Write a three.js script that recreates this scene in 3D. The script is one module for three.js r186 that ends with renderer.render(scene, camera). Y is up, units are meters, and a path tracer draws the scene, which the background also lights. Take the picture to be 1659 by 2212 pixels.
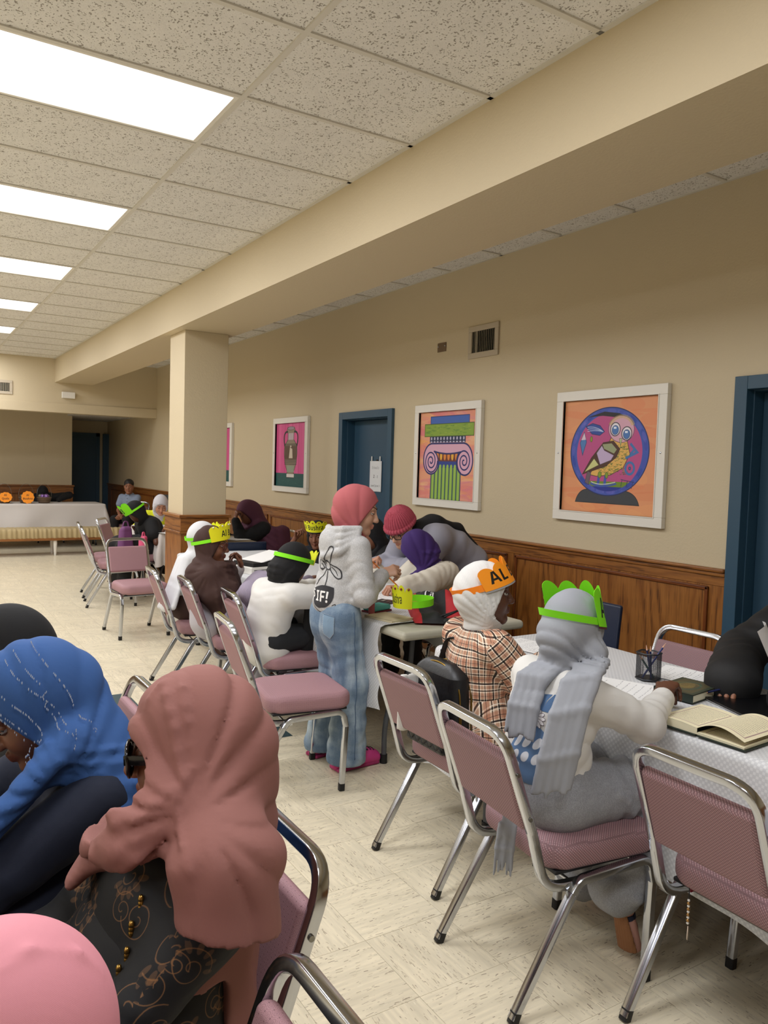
import * as THREE from 'three';
import { RoundedBoxGeometry } from 'three/addons/geometries/RoundedBoxGeometry.js';
import { mergeGeometries, mergeVertices } from 'three/addons/utils/BufferGeometryUtils.js';
import { RectAreaLightUniformsLib } from 'three/addons/lights/RectAreaLightUniformsLib.js';

// ---------- camera, sky, lights, exposure ----------
const scene = new THREE.Scene();
scene.background = new THREE.Color(0x0a0a0a);
const camera = new THREE.PerspectiveCamera(66.44, 1659 / 2212, 0.05, 60);
{
  const right = new THREE.Vector3(0.84854, 0.02946, 0.52831), up = new THREE.Vector3(0.00483, 0.99798, -0.06341), back = new THREE.Vector3(-0.52911, 0.05636, 0.84668);
  camera.quaternion.setFromRotationMatrix(new THREE.Matrix4().makeBasis(right, up, back));
  camera.position.set(0, 1.5076, 0);
}
scene.add(camera);
const renderer = new THREE.WebGLRenderer({ antialias: true });
renderer.toneMapping = THREE.LinearToneMapping;
renderer.toneMappingExposure = 1.04;
renderer.shadowMap.enabled = true;
RectAreaLightUniformsLib.init();
const LIGHT = { color: 0xf9faff, intensity: 14, glow: 2.0 };   // every recessed fluorescent fitting: area light + diffuser glow

// ---------- room constants (metres; X right, Y up, depth Z forward = -z) ----------
const CEIL = 3.0864, XW = 3.772, XT = 1.2766, ZT = 2.677, XB0 = 2.154, XB1 = 2.73, YB = 2.713, ZF = 13.45, ZN = -4.6, XL = -5.4;

// ---------- helpers ----------
const V = (X, Y, Z) => new THREE.Vector3(X, Y, -Z);
let seed = 7;
function rnd() { seed = (seed * 1664525 + 1013904223) >>> 0; return seed / 4294967296; }
const rr = (a, b) => a + (b - a) * rnd();
const clamp = (x, a, b) => Math.min(b, Math.max(a, x)), lerp = (a, b, t) => a + (b - a) * t, smooth = (a, b, x) => { const t = clamp((x - a) / (b - a), 0, 1); return t * t * (3 - 2 * t); };
const names = new Map();
function numbered(n) { const k = names.get(n) ?? 0; names.set(n, k + 1); return k ? n + '_' + String(k).padStart(3, '0') : n; }
function tag(o, label, category, group, kind) { if (label) o.userData.label = label; if (category) o.userData.category = category; if (group) o.userData.group = group; if (kind) o.userData.kind = kind; return o; }
function thing(name, label, category, pos, turn = 0, group) {
  const o = new THREE.Group(); o.name = numbered(name); scene.add(o);
  if (pos) o.position.copy(pos); o.rotation.y = turn;
  return tag(o, label, category, group);
}
function struct(name) { const o = new THREE.Group(); o.name = numbered(name); scene.add(o); o.userData.kind = 'structure'; return o; }
function obj(name, geos, mat, parent = scene) {
  const list = [].concat(geos);
  const g = list.length > 1 ? mergeGeometries(list.map((x) => (x.index ? x.toNonIndexed() : x))) : list[0];
  const m = new THREE.Mesh(g, mat); m.name = numbered(name); m.castShadow = m.receiveShadow = true; parent.add(m); return m;
}
// uv in metres from the dominant axis of each vertex normal; turn swaps u and v
function boxuv(g, turn = false, ou = 0, ov = 0) {
  const p = g.attributes.position, n = g.attributes.normal, uv = new Float32Array(p.count * 2);
  for (let i = 0; i < p.count; i++) {
    const ax = Math.abs(n.getX(i)), ay = Math.abs(n.getY(i)), az = Math.abs(n.getZ(i));
    let u, v;
    if (ax >= ay && ax >= az) { u = p.getZ(i); v = p.getY(i); } else if (ay >= az) { u = p.getX(i); v = p.getZ(i); } else { u = p.getX(i); v = p.getY(i); }
    uv[i * 2] = (turn ? v : u) + ou; uv[i * 2 + 1] = (turn ? u : v) + ov;
  }
  g.setAttribute('uv', new THREE.BufferAttribute(uv, 2)); return g;
}
// box from ranges in room coordinates (X, Y, depth Z)
function boxR(x0, x1, y0, y1, z0, z1, r = 0, turn = false) {
  const w = x1 - x0, h = y1 - y0, d = z1 - z0;
  const g = r ? new RoundedBoxGeometry(w, h, d, 2, Math.min(r, w / 2.01, h / 2.01, d / 2.01)) : new THREE.BoxGeometry(w, h, d);
  g.translate((x0 + x1) / 2, (y0 + y1) / 2, -(z0 + z1) / 2); return boxuv(g, turn);
}
function boxL(w, h, d, x = 0, y = 0, z = 0, r = 0, turn = false, seg = 2) {   // local box
  const g = r ? new RoundedBoxGeometry(w, h, d, seg, Math.min(r, w / 2.01, h / 2.01, d / 2.01)) : new THREE.BoxGeometry(w, h, d);
  g.translate(x, y, z); return boxuv(g, turn);
}
const V3 = (a) => new THREE.Vector3(...a);
function roundPath(pts, rad, seg = 6) {
  const P = pts.map((p) => (p.isVector3 ? p.clone() : V3(p))), out = [P[0]];
  for (let i = 1; i < P.length - 1; i++) {
    const r0 = Array.isArray(rad) ? rad[i - 1] : rad, a = P[i - 1].clone().sub(P[i]), b = P[i + 1].clone().sub(P[i]);
    const r = Math.min(r0, a.length() * 0.49, b.length() * 0.49), A = P[i].clone().addScaledVector(a.normalize(), r), B = P[i].clone().addScaledVector(b.normalize(), r);
    for (let k = 0; k <= seg; k++) { const t = k / seg; out.push(A.clone().multiplyScalar((1 - t) ** 2).addScaledVector(P[i], 2 * t * (1 - t)).addScaledVector(B, t * t)); }
  }
  out.push(P[P.length - 1]); return out;
}
// sweep a closed profile [[n, b], ...] along a path; hint gives the profile's first axis
function sweep(path, prof, hint, closed = false, scaleAt = null) {
  const n = path.length, m = prof.length, pos = [], uv = [], idx = [], h = V3(hint); let len = 0;
  for (let i = 0; i < n; i++) {
    const a = path[closed ? (i - 1 + n) % n : Math.max(0, i - 1)], b = path[closed ? (i + 1) % n : Math.min(n - 1, i + 1)];
    const T = b.clone().sub(a).normalize(), N = h.clone().addScaledVector(T, -h.dot(T)).normalize(), B = T.clone().cross(N);
    if (i) len += path[i].distanceTo(path[i - 1]);
    const s = scaleAt ? scaleAt(i / (n - 1)) : 1;
    for (let j = 0; j <= m; j++) { const q = prof[j % m]; const p = path[i].clone().addScaledVector(N, q[0] * s).addScaledVector(B, q[1] * s); pos.push(p.x, p.y, p.z); uv.push(j / m * 0.08, len); }
  }
  const segs = closed ? n : n - 1;
  for (let i = 0; i < segs; i++) for (let j = 0; j < m; j++) { const a = i * (m + 1) + j, b = ((i + 1) % n) * (m + 1) + j; idx.push(a, b, a + 1, a + 1, b, b + 1); }
  let g = new THREE.BufferGeometry();
  if (!closed) for (const e of [0, n - 1]) {
    const c0 = pos.length / 3; for (let j = 0; j < m; j++) { const k = (e * (m + 1) + j) * 3; pos.push(pos[k], pos[k + 1], pos[k + 2]); uv.push(0, 0); }
    for (let j = 1; j < m - 1; j++) e ? idx.push(c0, c0 + j + 1, c0 + j) : idx.push(c0, c0 + j, c0 + j + 1);
  }
  g.setAttribute('position', new THREE.Float32BufferAttribute(pos, 3)); g.setAttribute('uv', new THREE.Float32BufferAttribute(uv, 2)); g.setIndex(idx);
  // flip if inside out
  g.computeVertexNormals();
  const q = path[0], x = pos[0] - q.x, y = pos[1] - q.y, z = pos[2] - q.z, nn = g.attributes.normal;
  if (nn.getX(0) * x + nn.getY(0) * y + nn.getZ(0) * z < 0) { const a = g.index.array; for (let i = 0; i < a.length; i += 3) { const t = a[i]; a[i] = a[i + 1]; a[i + 1] = t; } g.computeVertexNormals(); }
  return g;
}
const circ = (r, n = 10) => Array.from({ length: n }, (_, i) => [r * Math.cos(i / n * 2 * Math.PI), r * Math.sin(i / n * 2 * Math.PI)]);
function sq(a, b = a, c = 0.0035) { const x = a / 2, y = b / 2; return [[x, -y + c], [x, y - c], [x - c, y], [-x + c, y], [-x, y - c], [-x, -y + c], [-x + c, -y], [x - c, -y]]; }
const tube = (pts, r, n = 8, rad = 0) => sweep(rad ? roundPath(pts, rad) : pts.map((p) => (p.isVector3 ? p : V3(p))), circ(r, n), [0.31, 0.86, 0.41]);

// ---------- textures ----------
const hash2 = (x, y, s) => { let h = Math.imul(x, 374761393) + Math.imul(y, 668265263) + Math.imul(s, 1274126177); h = Math.imul(h ^ (h >>> 13), 1274126177); return ((h ^ (h >>> 16)) >>> 0) / 4294967296; };
function vnoise(x, y, px, py, s) {   // tileable value noise
  const xi = Math.floor(x), yi = Math.floor(y), fx = x - xi, fy = y - yi, u = fx * fx * (3 - 2 * fx), v = fy * fy * (3 - 2 * fy), m = (a, p) => ((a % p) + p) % p;
  const a = hash2(m(xi, px), m(yi, py), s), b = hash2(m(xi + 1, px), m(yi, py), s), c = hash2(m(xi, px), m(yi + 1, py), s), d = hash2(m(xi + 1, px), m(yi + 1, py), s);
  return a + (b - a) * u + (c - a) * v + (a - b - c + d) * u * v;
}
function fbm(u, v, fx, fy, oct, s) { let t = 0, a = 0.5, n = 0; for (let o = 0; o < oct; o++) { t += a * vnoise(u * fx, v * fy, fx, fy, s + o); n += a; a *= 0.5; fx *= 2; fy *= 2; } return t / n; }
function dataTex(w, h, f, srgb = true, rep = null) {
  const d = new Uint8Array(w * h * 4);
  for (let y = 0; y < h; y++) for (let x = 0; x < w; x++) { const c = f(x / w, y / h, x, y), i = (y * w + x) * 4; if (typeof c === 'number') { d[i] = d[i + 1] = d[i + 2] = clamp(c, 0, 255); } else { d[i] = clamp(c[0], 0, 255); d[i + 1] = clamp(c[1], 0, 255); d[i + 2] = clamp(c[2], 0, 255); } d[i + 3] = 255; }
  return fin(new THREE.DataTexture(d, w, h), srgb, rep);
}
function fin(t, srgb, rep) {
  t.magFilter = THREE.LinearFilter; t.minFilter = THREE.LinearMipmapLinearFilter; t.generateMipmaps = true; t.wrapS = t.wrapT = rep === 'clamp' ? THREE.ClampToEdgeWrapping : THREE.RepeatWrapping; if (srgb) t.colorSpace = THREE.SRGBColorSpace;
  if (Array.isArray(rep)) t.repeat.set(rep[0], rep[1]); t.needsUpdate = true; return t;
}
function canvasTex(w, h, draw, rep = 'clamp') { const c = document.createElement('canvas'); c.width = w; c.height = h; const x = c.getContext('2d'); draw(x, w, h); return fin(new THREE.CanvasTexture(c), true, rep); }
const mix3 = (a, b, t) => [a[0] + (b[0] - a[0]) * t, a[1] + (b[1] - a[1]) * t, a[2] + (b[2] - a[2]) * t];
const std = (o) => new THREE.MeshStandardMaterial(o), phys = (o) => new THREE.MeshPhysicalMaterial(o);

const T = {};
T.floor = (() => {   // 0.61 m square of streaked vinyl: streaks run along v
  const W = 1024, c = document.createElement('canvas'); c.width = c.height = W; const x = c.getContext('2d');
  const img = x.createImageData(W, W);
  for (let j = 0; j < W; j++) for (let i = 0; i < W; i++) { const n = fbm(i / W, j / W, 6, 3, 4, 3), m = fbm(i / W, j / W, 60, 7, 3, 9), k = (j * W + i) * 4, f = 1 + (n - 0.5) * 0.1 + (m - 0.5) * 0.13; img.data[k] = 226 * f; img.data[k + 1] = 215 * f; img.data[k + 2] = 188 * f; img.data[k + 3] = 255; }
  x.putImageData(img, 0, 0); x.lineCap = 'round';
  for (let i = 0; i < 1000; i++) {
    const px = rnd() * W, py = rnd() * W, L = 6 + rnd() * rnd() * 46, dx = (rnd() - 0.5) * L * 0.35, dark = rnd();
    x.strokeStyle = dark < 0.62 ? `rgba(120,104,82,${0.2 + rnd() * 0.35})` : dark < 0.84 ? `rgba(84,68,54,${0.3 + rnd() * 0.45})` : `rgba(246,238,216,${0.25 + rnd() * 0.3})`;
    x.lineWidth = 1 + rnd() * 3.4;
    for (const ox of [-W, 0, W]) for (const oy of [-W, 0, W]) { if (px + ox < -60 || px + ox > W + 60 || py + oy < -60 || py + oy > W + 60) continue; x.beginPath(); x.moveTo(px + ox, py + oy); x.lineTo(px + ox + dx, py + oy + L); x.stroke(); }
  }
  return fin(new THREE.CanvasTexture(c), true, [1 / 0.61, 1 / 0.61]);
})();
T.floorBlue = dataTex(256, 256, (u, v) => { const n = fbm(u, v, 40, 5, 3, 5), m = fbm(u, v, 6, 6, 3, 6), s = vnoise(u * 90, v * 14, 90, 14, 8) > 0.93 ? 40 : 0; return [62 + 16 * (n - 0.5) + 14 * (m - 0.5) + s, 84 + 16 * (n - 0.5) + 14 * (m - 0.5) + s, 88 + 16 * (n - 0.5) + 14 * (m - 0.5) + s]; }, true, [1 / 0.4, 1 / 0.4]);
const ceilF = (u, v) => {   // fissured mineral fibre: short worm-like pits
  const a = fbm(u, v, 30, 30, 2, 21), b = fbm(u + a * 0.012, v + a * 0.012, 96, 96, 1, 23), c = fbm(u, v, 150, 60, 1, 25), h = smooth(0.7, 0.8, b * 0.75 + c * 0.25 + (a - 0.5) * 0.3); return 1 - h;
};
T.ceil = dataTex(1024, 1024, (u, v) => { const p = ceilF(u, v), n = fbm(u, v, 8, 8, 4, 27), f = fbm(u, v, 256, 256, 1, 28); const b = 219 + (n - 0.5) * 12 + (f - 0.5) * 16; return mix3([158, 152, 144], [b + 6, b + 4, b], p); }, true, [1 / 0.56, 1 / 0.56]);
T.ceilB = dataTex(1024, 1024, (u, v) => ceilF(u, v) * 200 + fbm(u, v, 256, 256, 1, 28) * 55, false, [1 / 0.56, 1 / 0.56]);
T.paint = dataTex(512, 512, (u, v) => fbm(u, v, 60, 60, 4, 31) * 255, false, [1 / 0.5, 1 / 0.5]);
T.oak = (() => { // flat-sawn oak, grain along v, 0.9 m x 1.8 m
  return dataTex(512, 1024, (u, v) => {
    const w = fbm(u, v, 4, 3, 4, 41), w2 = fbm(u, v, 3, 1, 2, 43), ph = (u * 6 + w2 * 5.5 + w * 1.6) * 6.28 * 1.4, ring = 0.5 + 0.5 * Math.sin(ph), r2 = Math.pow(ring, 2.4);
    const pore = smooth(0.62, 0.82, vnoise(u * 240, v * 22, 240, 22, 45)) * (0.35 + 0.65 * r2), fine = fbm(u, v, 128, 6, 2, 47), big = fbm(u, v, 3, 2, 2, 49);
    let c = mix3([150, 96, 42], [116, 67, 24], r2 * 0.62 + (fine - 0.5) * 0.5 + (big - 0.5) * 0.5); return mix3(c, [66, 36, 12], pore * 0.6);
  }, true, [1 / 0.9, 1 / 1.8]);
})();
T.fabDot = dataTex(128, 128, (u, v) => { // little diagonal bricks, 16 mm repeat
  const a = (u * 2 + v * 2), b = (u * 2 - v * 2), fa = a - Math.floor(a), fb = b - Math.floor(b), row = Math.floor(a) & 1;
  const k = Math.min(smooth(0.22, 0.42, fa) * smooth(0.92, 0.7, fa), smooth(0.08, 0.2, fb) * smooth(0.95, 0.8, fb)), n = hash2(u * 128 | 0, v * 128 | 0, 3) * 14 - 7;
  return mix3([128, 95, 100], [row ? 178 : 170, 141, 143], k).map((q) => q + n);
}, true, [1 / 0.017, 1 / 0.017]);
T.fabScale = dataTex(128, 128, (u, v) => { // fish scales, 17 mm repeat
  let best = 0; for (const [cx, cy] of [[0.5, 0], [0, 0.5], [1, 0.5], [0.5, 1], [0, -0.5], [1, -0.5]]) { const dx = (u - cx), dy = (v - cy), d = Math.hypot(dx, dy); if (d < 0.5 && dy >= -0.5) { const arc = Math.abs((d * 7) % 1 - 0.5) * 2; best = Math.max(best, d < 0.44 ? 0.55 + 0.45 * arc : 0.15); } }
  return mix3([104, 74, 80], [174, 133, 138], best);
}, true, [1 / 0.018, 1 / 0.018]);
T.cloth = dataTex(256, 256, (u, v) => { // damask of small squares, alternating satin and matt, 64 mm repeat
  const i = Math.floor(u * 4), j = Math.floor(v * 4), fx = u * 4 - i, fy = v * 4 - j, on = ((i + j) & 1) ? 1 : 0, e = smooth(0, 0.14, Math.min(fx, 1 - fx)) * smooth(0, 0.14, Math.min(fy, 1 - fy)), th = vnoise(u * 128, v * 128, 128, 128, 4) * 12;
  return mix3([204, 205, 207], [222, 223, 224], on * e).map((q) => q + th - 6);
}, true, [1 / 0.036, 1 / 0.036]);
T.clothR = dataTex(128, 128, (u, v) => { const i = Math.floor(u * 4), j = Math.floor(v * 4); return ((i + j) & 1) ? 120 : 200; }, false, [1 / 0.036, 1 / 0.036]);
T.weave = dataTex(128, 128, (u, v) => 128 + 60 * Math.sin(u * 6.283 * 32) * Math.sin(v * 6.283 * 32) + 60 * (hash2(u * 128 | 0, v * 128 | 0, 9) - 0.5), false, [1 / 0.05, 1 / 0.05]);
T.knit = dataTex(128, 128, (u, v) => 128 + 90 * Math.sin(u * 6.283 * 8) + 40 * Math.sin(v * 6.283 * 16 + Math.abs(u * 16 % 2 - 1) * 3), false, [1 / 0.07, 1 / 0.07]);
T.heather = dataTex(256, 256, (u, v) => { const n = fbm(u, v, 90, 40, 3, 61), m = fbm(u, v, 10, 10, 2, 63); return 212 + (n - 0.5) * 62 + (m - 0.5) * 14; }, true, [1 / 0.1, 1 / 0.1]);
T.denim = dataTex(512, 512, (u, v) => { const n = fbm(u, v, 5, 3, 5, 71), w = hash2(u * 512 | 0, v * 512 | 0, 4) - 0.5, s = fbm(u, v, 3, 14, 3, 75), t = clamp((n - 0.32) * 1.9 + (s - 0.5) * 0.5, 0, 1); return mix3([98, 120, 144], [200, 213, 220], t).map((q) => q + w * 30); }, true, [1 / 0.5, 1 / 0.5]);
T.plaid = canvasTex(512, 512, (x, W) => {
  x.fillStyle = '#e0c8ac'; x.fillRect(0, 0, W, W);
  const bar = (p, w, c) => { x.fillStyle = c; x.fillRect(p * W, 0, w * W, W); x.fillRect(0, p * W, W, w * W); };
  for (const o of [0, 0.5]) { bar(o + 0.02, 0.16, 'rgba(160,82,56,0.36)'); bar(o + 0.3, 0.1, 'rgba(160,96,70,0.26)'); bar(o + 0.215, 0.045, 'rgba(24,18,18,0.85)'); bar(o + 0.435, 0.03, 'rgba(24,18,18,0.75)'); bar(o + 0.1, 0.014, 'rgba(40,26,24,0.6)'); bar(o + 0.27, 0.016, 'rgba(255,248,235,0.8)'); bar(o + 0.4, 0.016, 'rgba(255,248,235,0.7)'); bar(o + 0.48, 0.014, 'rgba(255,248,235,0.6)'); }
}, [1 / 0.12, 1 / 0.12]);
T.abaya = canvasTex(512, 512, (x, W) => { // dark cloth with bronze sprays
  x.fillStyle = '#0b0c0f'; x.fillRect(0, 0, W, W); x.lineCap = 'round';
  for (let k = 0; k < 16; k++) {
    const cx = rnd() * W, cy = rnd() * W, s = 26 + rnd() * 40, rot = rnd() * 6.28;
    for (const ox of [-W, 0, W]) for (const oy of [-W, 0, W]) {
      x.save(); x.translate(cx + ox, cy + oy); x.rotate(rot); x.strokeStyle = 'rgba(140,98,58,0.75)'; x.lineWidth = 3;
      x.beginPath(); for (let t = 0; t < 60; t++) { const a = t * 0.18, r = s * (1 - t / 66); t ? x.lineTo(r * Math.cos(a), r * Math.sin(a)) : x.moveTo(r, 0); } x.stroke();
      if (k % 2) for (let q = 0; q < 6; q++) { x.fillStyle = 'rgba(140,98,60,0.5)'; x.beginPath(); x.ellipse(s * 0.9 * Math.cos(q * 0.5), s * 0.9 * Math.sin(q * 0.5), 15, 7, q * 0.5, 0, 7); x.fill(); }
      x.restore();
    }
  }
}, [1 / 0.32, 1 / 0.32]);
T.quilt = dataTex(64, 64, (u, v) => { const a = Math.abs(((u + v) * 2) % 2 - 1), b = Math.abs(((u - v + 2) * 2) % 2 - 1); return 255 * Math.min(1, 2.5 * Math.min(a, 1 - Math.abs(1 - a) * 0, b)); }, false, [1 / 0.04, 1 / 0.04]);
T.brush = dataTex(256, 64, (u, v) => 150 + 80 * (fbm(u, v, 2, 60, 2, 81) - 0.5), false, [1 / 0.3, 1 / 0.05]);

// ---------- materials ----------
const M = {
  wall: std({ color: 0xcabb9c, roughness: 0.62, bumpMap: T.paint, bumpScale: 0.0006 }),
  wallR: std({ color: 0xc9ba9b, roughness: 0.55, bumpMap: T.paint, bumpScale: 0.0006 }),
  ceil: std({ map: T.ceil, bumpMap: T.ceilB, bumpScale: 0.0015, roughness: 0.95 }),
  tee: std({ color: 0xd2cec4, roughness: 0.55 }),
  floor: phys({ map: T.floor, roughness: 0.3, specularIntensity: 0.9 }),
  floorBlue: phys({ map: T.floorBlue, roughness: 0.3, specularIntensity: 0.9 }),
  subfloor: std({ color: 0x6a5f4c, roughness: 0.9 }),
  oak: phys({ map: T.oak, roughness: 0.38, clearcoat: 0.25, clearcoatRoughness: 0.3 }),
  oakDark: phys({ map: T.oak, color: 0xc8a884, roughness: 0.4 }),
  teal: phys({ color: 0x2c4d63, roughness: 0.45 }),
  tealDoor: phys({ color: 0x2b4a60, roughness: 0.5, bumpMap: T.paint, bumpScale: 0.0003 }),
  dark: std({ color: 0x15161a, roughness: 0.7 }),
  white: std({ color: 0xe9e6de, roughness: 0.5 }),
  frame: phys({ color: 0xe6e2d8, roughness: 0.4 }),
  grey: std({ color: 0x8d867b, roughness: 0.5 }),
  chrome: phys({ color: 0xc4c8d0, metalness: 1, roughness: 0.16, roughnessMap: null }),
  steel: phys({ color: 0x8a8983, metalness: 1, roughness: 0.3 }),
  rubber: std({ color: 0x111113, roughness: 0.6 }),
  fabDot: std({ map: T.fabDot, bumpMap: T.fabDot, bumpScale: 0.0006, roughness: 0.7 }),
  fabScale: std({ map: T.fabScale, bumpMap: T.fabScale, bumpScale: 0.0006, roughness: 0.7 }),
  cloth: phys({ map: T.cloth, roughness: 1, roughnessMap: T.clothR, bumpMap: T.weave, bumpScale: 0.0003 }),
  plastic: phys({ color: 0xb5b2a0, roughness: 0.45, bumpMap: T.paint, bumpScale: 0.0005 }),
  tan: std({ color: 0x8f8168, roughness: 0.9, bumpMap: T.weave, bumpScale: 0.0004 }),
  linen: std({ color: 0xd6d0cb, roughness: 0.85, bumpMap: T.weave, bumpScale: 0.0004 }),
  beige: std({ color: 0xb29f76, roughness: 0.9, bumpMap: T.weave, bumpScale: 0.0004 }),
  paper: std({ color: 0xf1f0ee, roughness: 0.75, side: THREE.DoubleSide }),
  navy: phys({ color: 0x14213a, roughness: 0.4 }),
  black: std({ color: 0x0c0c0e, roughness: 0.7, bumpMap: T.weave, bumpScale: 0.0004 }),
  brass: phys({ color: 0xb08a58, metalness: 1, roughness: 0.25 }),
  bronze: phys({ color: 0x3a2d20, metalness: 0.8, roughness: 0.4 }),
};
// ---------- room shell ----------
{
  const fl = struct('floor');
  obj('subfloor', boxR(XL, XW + 0.3, -0.12, -0.004, ZN, 17.3), M.subfloor, fl);
  const S = 0.3048, x0 = 1.5683, z0 = 3.2764, G = 0.0005, vars = [];
  for (let k = 0; k < 12; k++) { const g = new THREE.BoxGeometry(S - 2 * G, 0.004, S - 2 * G); g.translate(0, -0.002, 0); boxuv(g, k % 2 === 1, rnd(), rnd()); vars.push(g); }
  const list = [];
  for (let i = -21; i <= 7; i++) for (let j = -25; j <= 46; j++) {
    const cx = x0 + (i + 0.5) * S, cz = z0 + (j + 0.5) * S; if (cx < XL || cx > XW + 0.1 || cz > 17.2 || cz < ZN) continue;
    const v = new THREE.Vector3(cx, -1.5076, -cz).applyQuaternion(camera.quaternion.clone().invert()), d = -v.z, px = 829.5 + 1689 * v.x / d, py = 1106 - 1689 * v.y / d;
    const vis = d > 0.3 && px > -260 && px < 1920 && py < 2500; list.push({ i, j, cx, cz, score: vis ? d : 1e3 + Math.abs(cx) + Math.abs(cz) });
  }
  list.sort((a, b) => a.score - b.score);
  const rest = [];
  const blue = new Set(['0,2', '0,3', '-1,3', '-2,5', '-3,5', '-3,4', '-2,4', '-1,2']);
  list.forEach((t, n) => {
    const par = (t.i + t.j) & 1, g = vars[2 * Math.floor(hash2(t.i, t.j, 1) * 6) + par];
    if (n < 300) { const isB = blue.has(t.i + ',' + t.j); const m = new THREE.Mesh(g, isB ? M.floorBlue : M.floor); m.name = numbered(isB ? 'blue_tile' : 'tile'); m.position.set(t.cx, rr(-0.0004, 0), -t.cz); m.receiveShadow = true; fl.add(m); }
    else rest.push(g.clone().toNonIndexed().translate(t.cx, 0, -t.cz));
  });
  const rm = obj('far_tiles', rest, M.floor, fl); rm.userData.kind = 'stuff';
}
{
  const c = struct('ceiling');
  obj('ceiling_slab', boxR(XL, XW + 0.2, CEIL + 0.02, CEIL + 0.16, ZN, ZF + 0.3), M.ceil, c);
  const rows = []; for (let k = -6; k <= 17; k++) rows.push(k);
  const lit = (k) => ((k % 3) + 3) % 3 === 1;
  const panel = (x0, x1, k, nm = 'ceiling_panel') => { const za = ZT + 0.61 * k + 0.004, zb = Math.min(ZF, ZT + 0.61 * (k + 1) - 0.004), g = boxR(x0, x1, CEIL + 0.003, CEIL + 0.018, za, zb); const p = g.attributes.uv, ou = rnd(), ov = rnd(); for (let i = 0; i < p.count; i++) p.setXY(i, p.getX(i) + ou, p.getY(i) + ov); const m = obj(nm, g, M.ceil, c); if (rnd() < 0.25) m.rotation.x = 0; return m; };
  for (const k of rows) {
    panel(XT + 0.004, XB0, k); panel(XB1, XW, k);
    if (!lit(k)) panel(XT - 1.214, XT - 0.004, k);
    panel(XT - 2.434, XT - 1.224, k);
  }
  const tee = (x0, x1, z0, z1) => obj('tee', boxR(x0, x1, CEIL - 0.004, CEIL + 0.012, z0, z1), M.tee, c);
  tee(XT - 0.012, XT + 0.012, -1.0, ZF); tee(XT - 1.232, XT - 1.208, -1.0, ZF);
  tee(XB0 - 0.022, XB0, -1.0, ZF); tee(XW - 0.02, XW, 1.2, ZF); tee(XB1, XB1 + 0.02, -1, ZF);
  for (const k of rows) { const z = ZT + 0.61 * k; if (z < -1) continue; tee(XT + 0.012, XB0, z - 0.012, z + 0.012); tee(XB1, XW, z - 0.012, z + 0.012); tee(XT - 1.21, XT - 0.012, z - 0.012, z + 0.012); }
}
// recessed fluorescent fittings
{
  let n = 0; const order = ['first and largest in view', 'second', 'third', 'fourth', 'fifth', 'sixth'];
  for (const xr of [XT - 0.012, XT - 0.012 - 3.66]) for (let k = -5; k <= 16; k += 3) {
    const za = ZT + 0.61 * k + 0.014, zb = za + 0.582, x1 = xr, x0 = xr - 1.194, cx = (x0 + x1) / 2, cz = (za + zb) / 2, inRow = xr > 0 && k >= 1;
    const t = thing('ceiling_light', inRow ? `recessed fluorescent ceiling light, ${order[(k - 1) / 3]} in the row running away` : xr > 0 ? 'recessed fluorescent ceiling light overhead or behind the viewer' : 'recessed fluorescent ceiling light in the far parallel row over the unseen half of the hall', 'ceiling light', V(cx, CEIL, cz), 0, 'ceiling lights in rows');
    const f = []; const w = x1 - x0, d = zb - za, e = 0.018;
    f.push(boxL(w, 0.01, e, 0, 0.004, -d / 2 + e / 2), boxL(w, 0.01, e, 0, 0.004, d / 2 - e / 2), boxL(e, 0.01, d - 2 * e, -w / 2 + e / 2, 0.004, 0), boxL(e, 0.01, d - 2 * e, w / 2 - e / 2, 0.004, 0));
    obj('frame', f, M.frame, t);
    const g = new RoundedBoxGeometry(w - 2 * e, 0.008, d - 2 * e, 2, 0.003); g.translate(0, 0.008, 0);
    const dm = obj('diffuser', g, M.glow ??= std({ color: 0xffffff, emissive: LIGHT.color, emissiveIntensity: LIGHT.glow, roughness: 0.4 }), t); dm.castShadow = false;
    const L = new THREE.RectAreaLight(LIGHT.color, LIGHT.intensity, w - 2 * e, d - 2 * e); L.position.set(0, -0.004, 0); L.rotation.x = -Math.PI / 2; t.add(L); L.name = 'lamp'; n++;
  }
}
// beam and pillar
{
  const b = struct('beam'); obj('beam_body', boxR(XB0, XB1, YB, CEIL + 0.02, ZN, ZF), M.wall, b);
  const p = struct('pillar'), x0 = 2.242, x1 = 2.66, z0 = 7.1, z1 = 7.55;
  obj('pillar_shaft', boxR(x0, x1, 0, YB, z0, z1, 0.004), M.wall, p);
  const rect = (e) => [[x0 - e, z0 - e], [x1 + e, z0 - e], [x1 + e, z1 + e], [x0 - e, z1 + e]].map(([x, z]) => V(x, 0, z));
  const ring = (y, prof) => sweep(rect(0).map((q) => q.clone().setY(y)), prof, [0, 1, 0], true);
  const side = (x0, x1, z0, z1, y0, y1) => boxR(x0, x1, y0, y1, z0, z1, 0.002);
  const e = 0.018;
  for (const a of [[x0 - e, x0, z0 - e, z1 + e], [x1, x1 + e, z0 - e, z1 + e], [x0, x1, z0 - e, z0], [x0, x1, z1, z1 + e]]) obj('oak_panel', side(...a, 0.14, 0.86), M.oak, p);
  const E = 0.03;
  for (const [y0, y1, s] of [[0.0, 0.15, 0.032], [0.845, 0.865, 0.036], [0.865, 0.99, 0.026], [0.99, 1.02, 0.042]]) obj(y0 < 0.1 ? 'oak_base' : y1 - y0 > 0.1 ? 'oak_rail' : 'oak_moulding', boxR(x0 - s, x1 + s, y0, y1, z0 - s, z1 + s, 0.006, true), M.oak, p);
}
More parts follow.
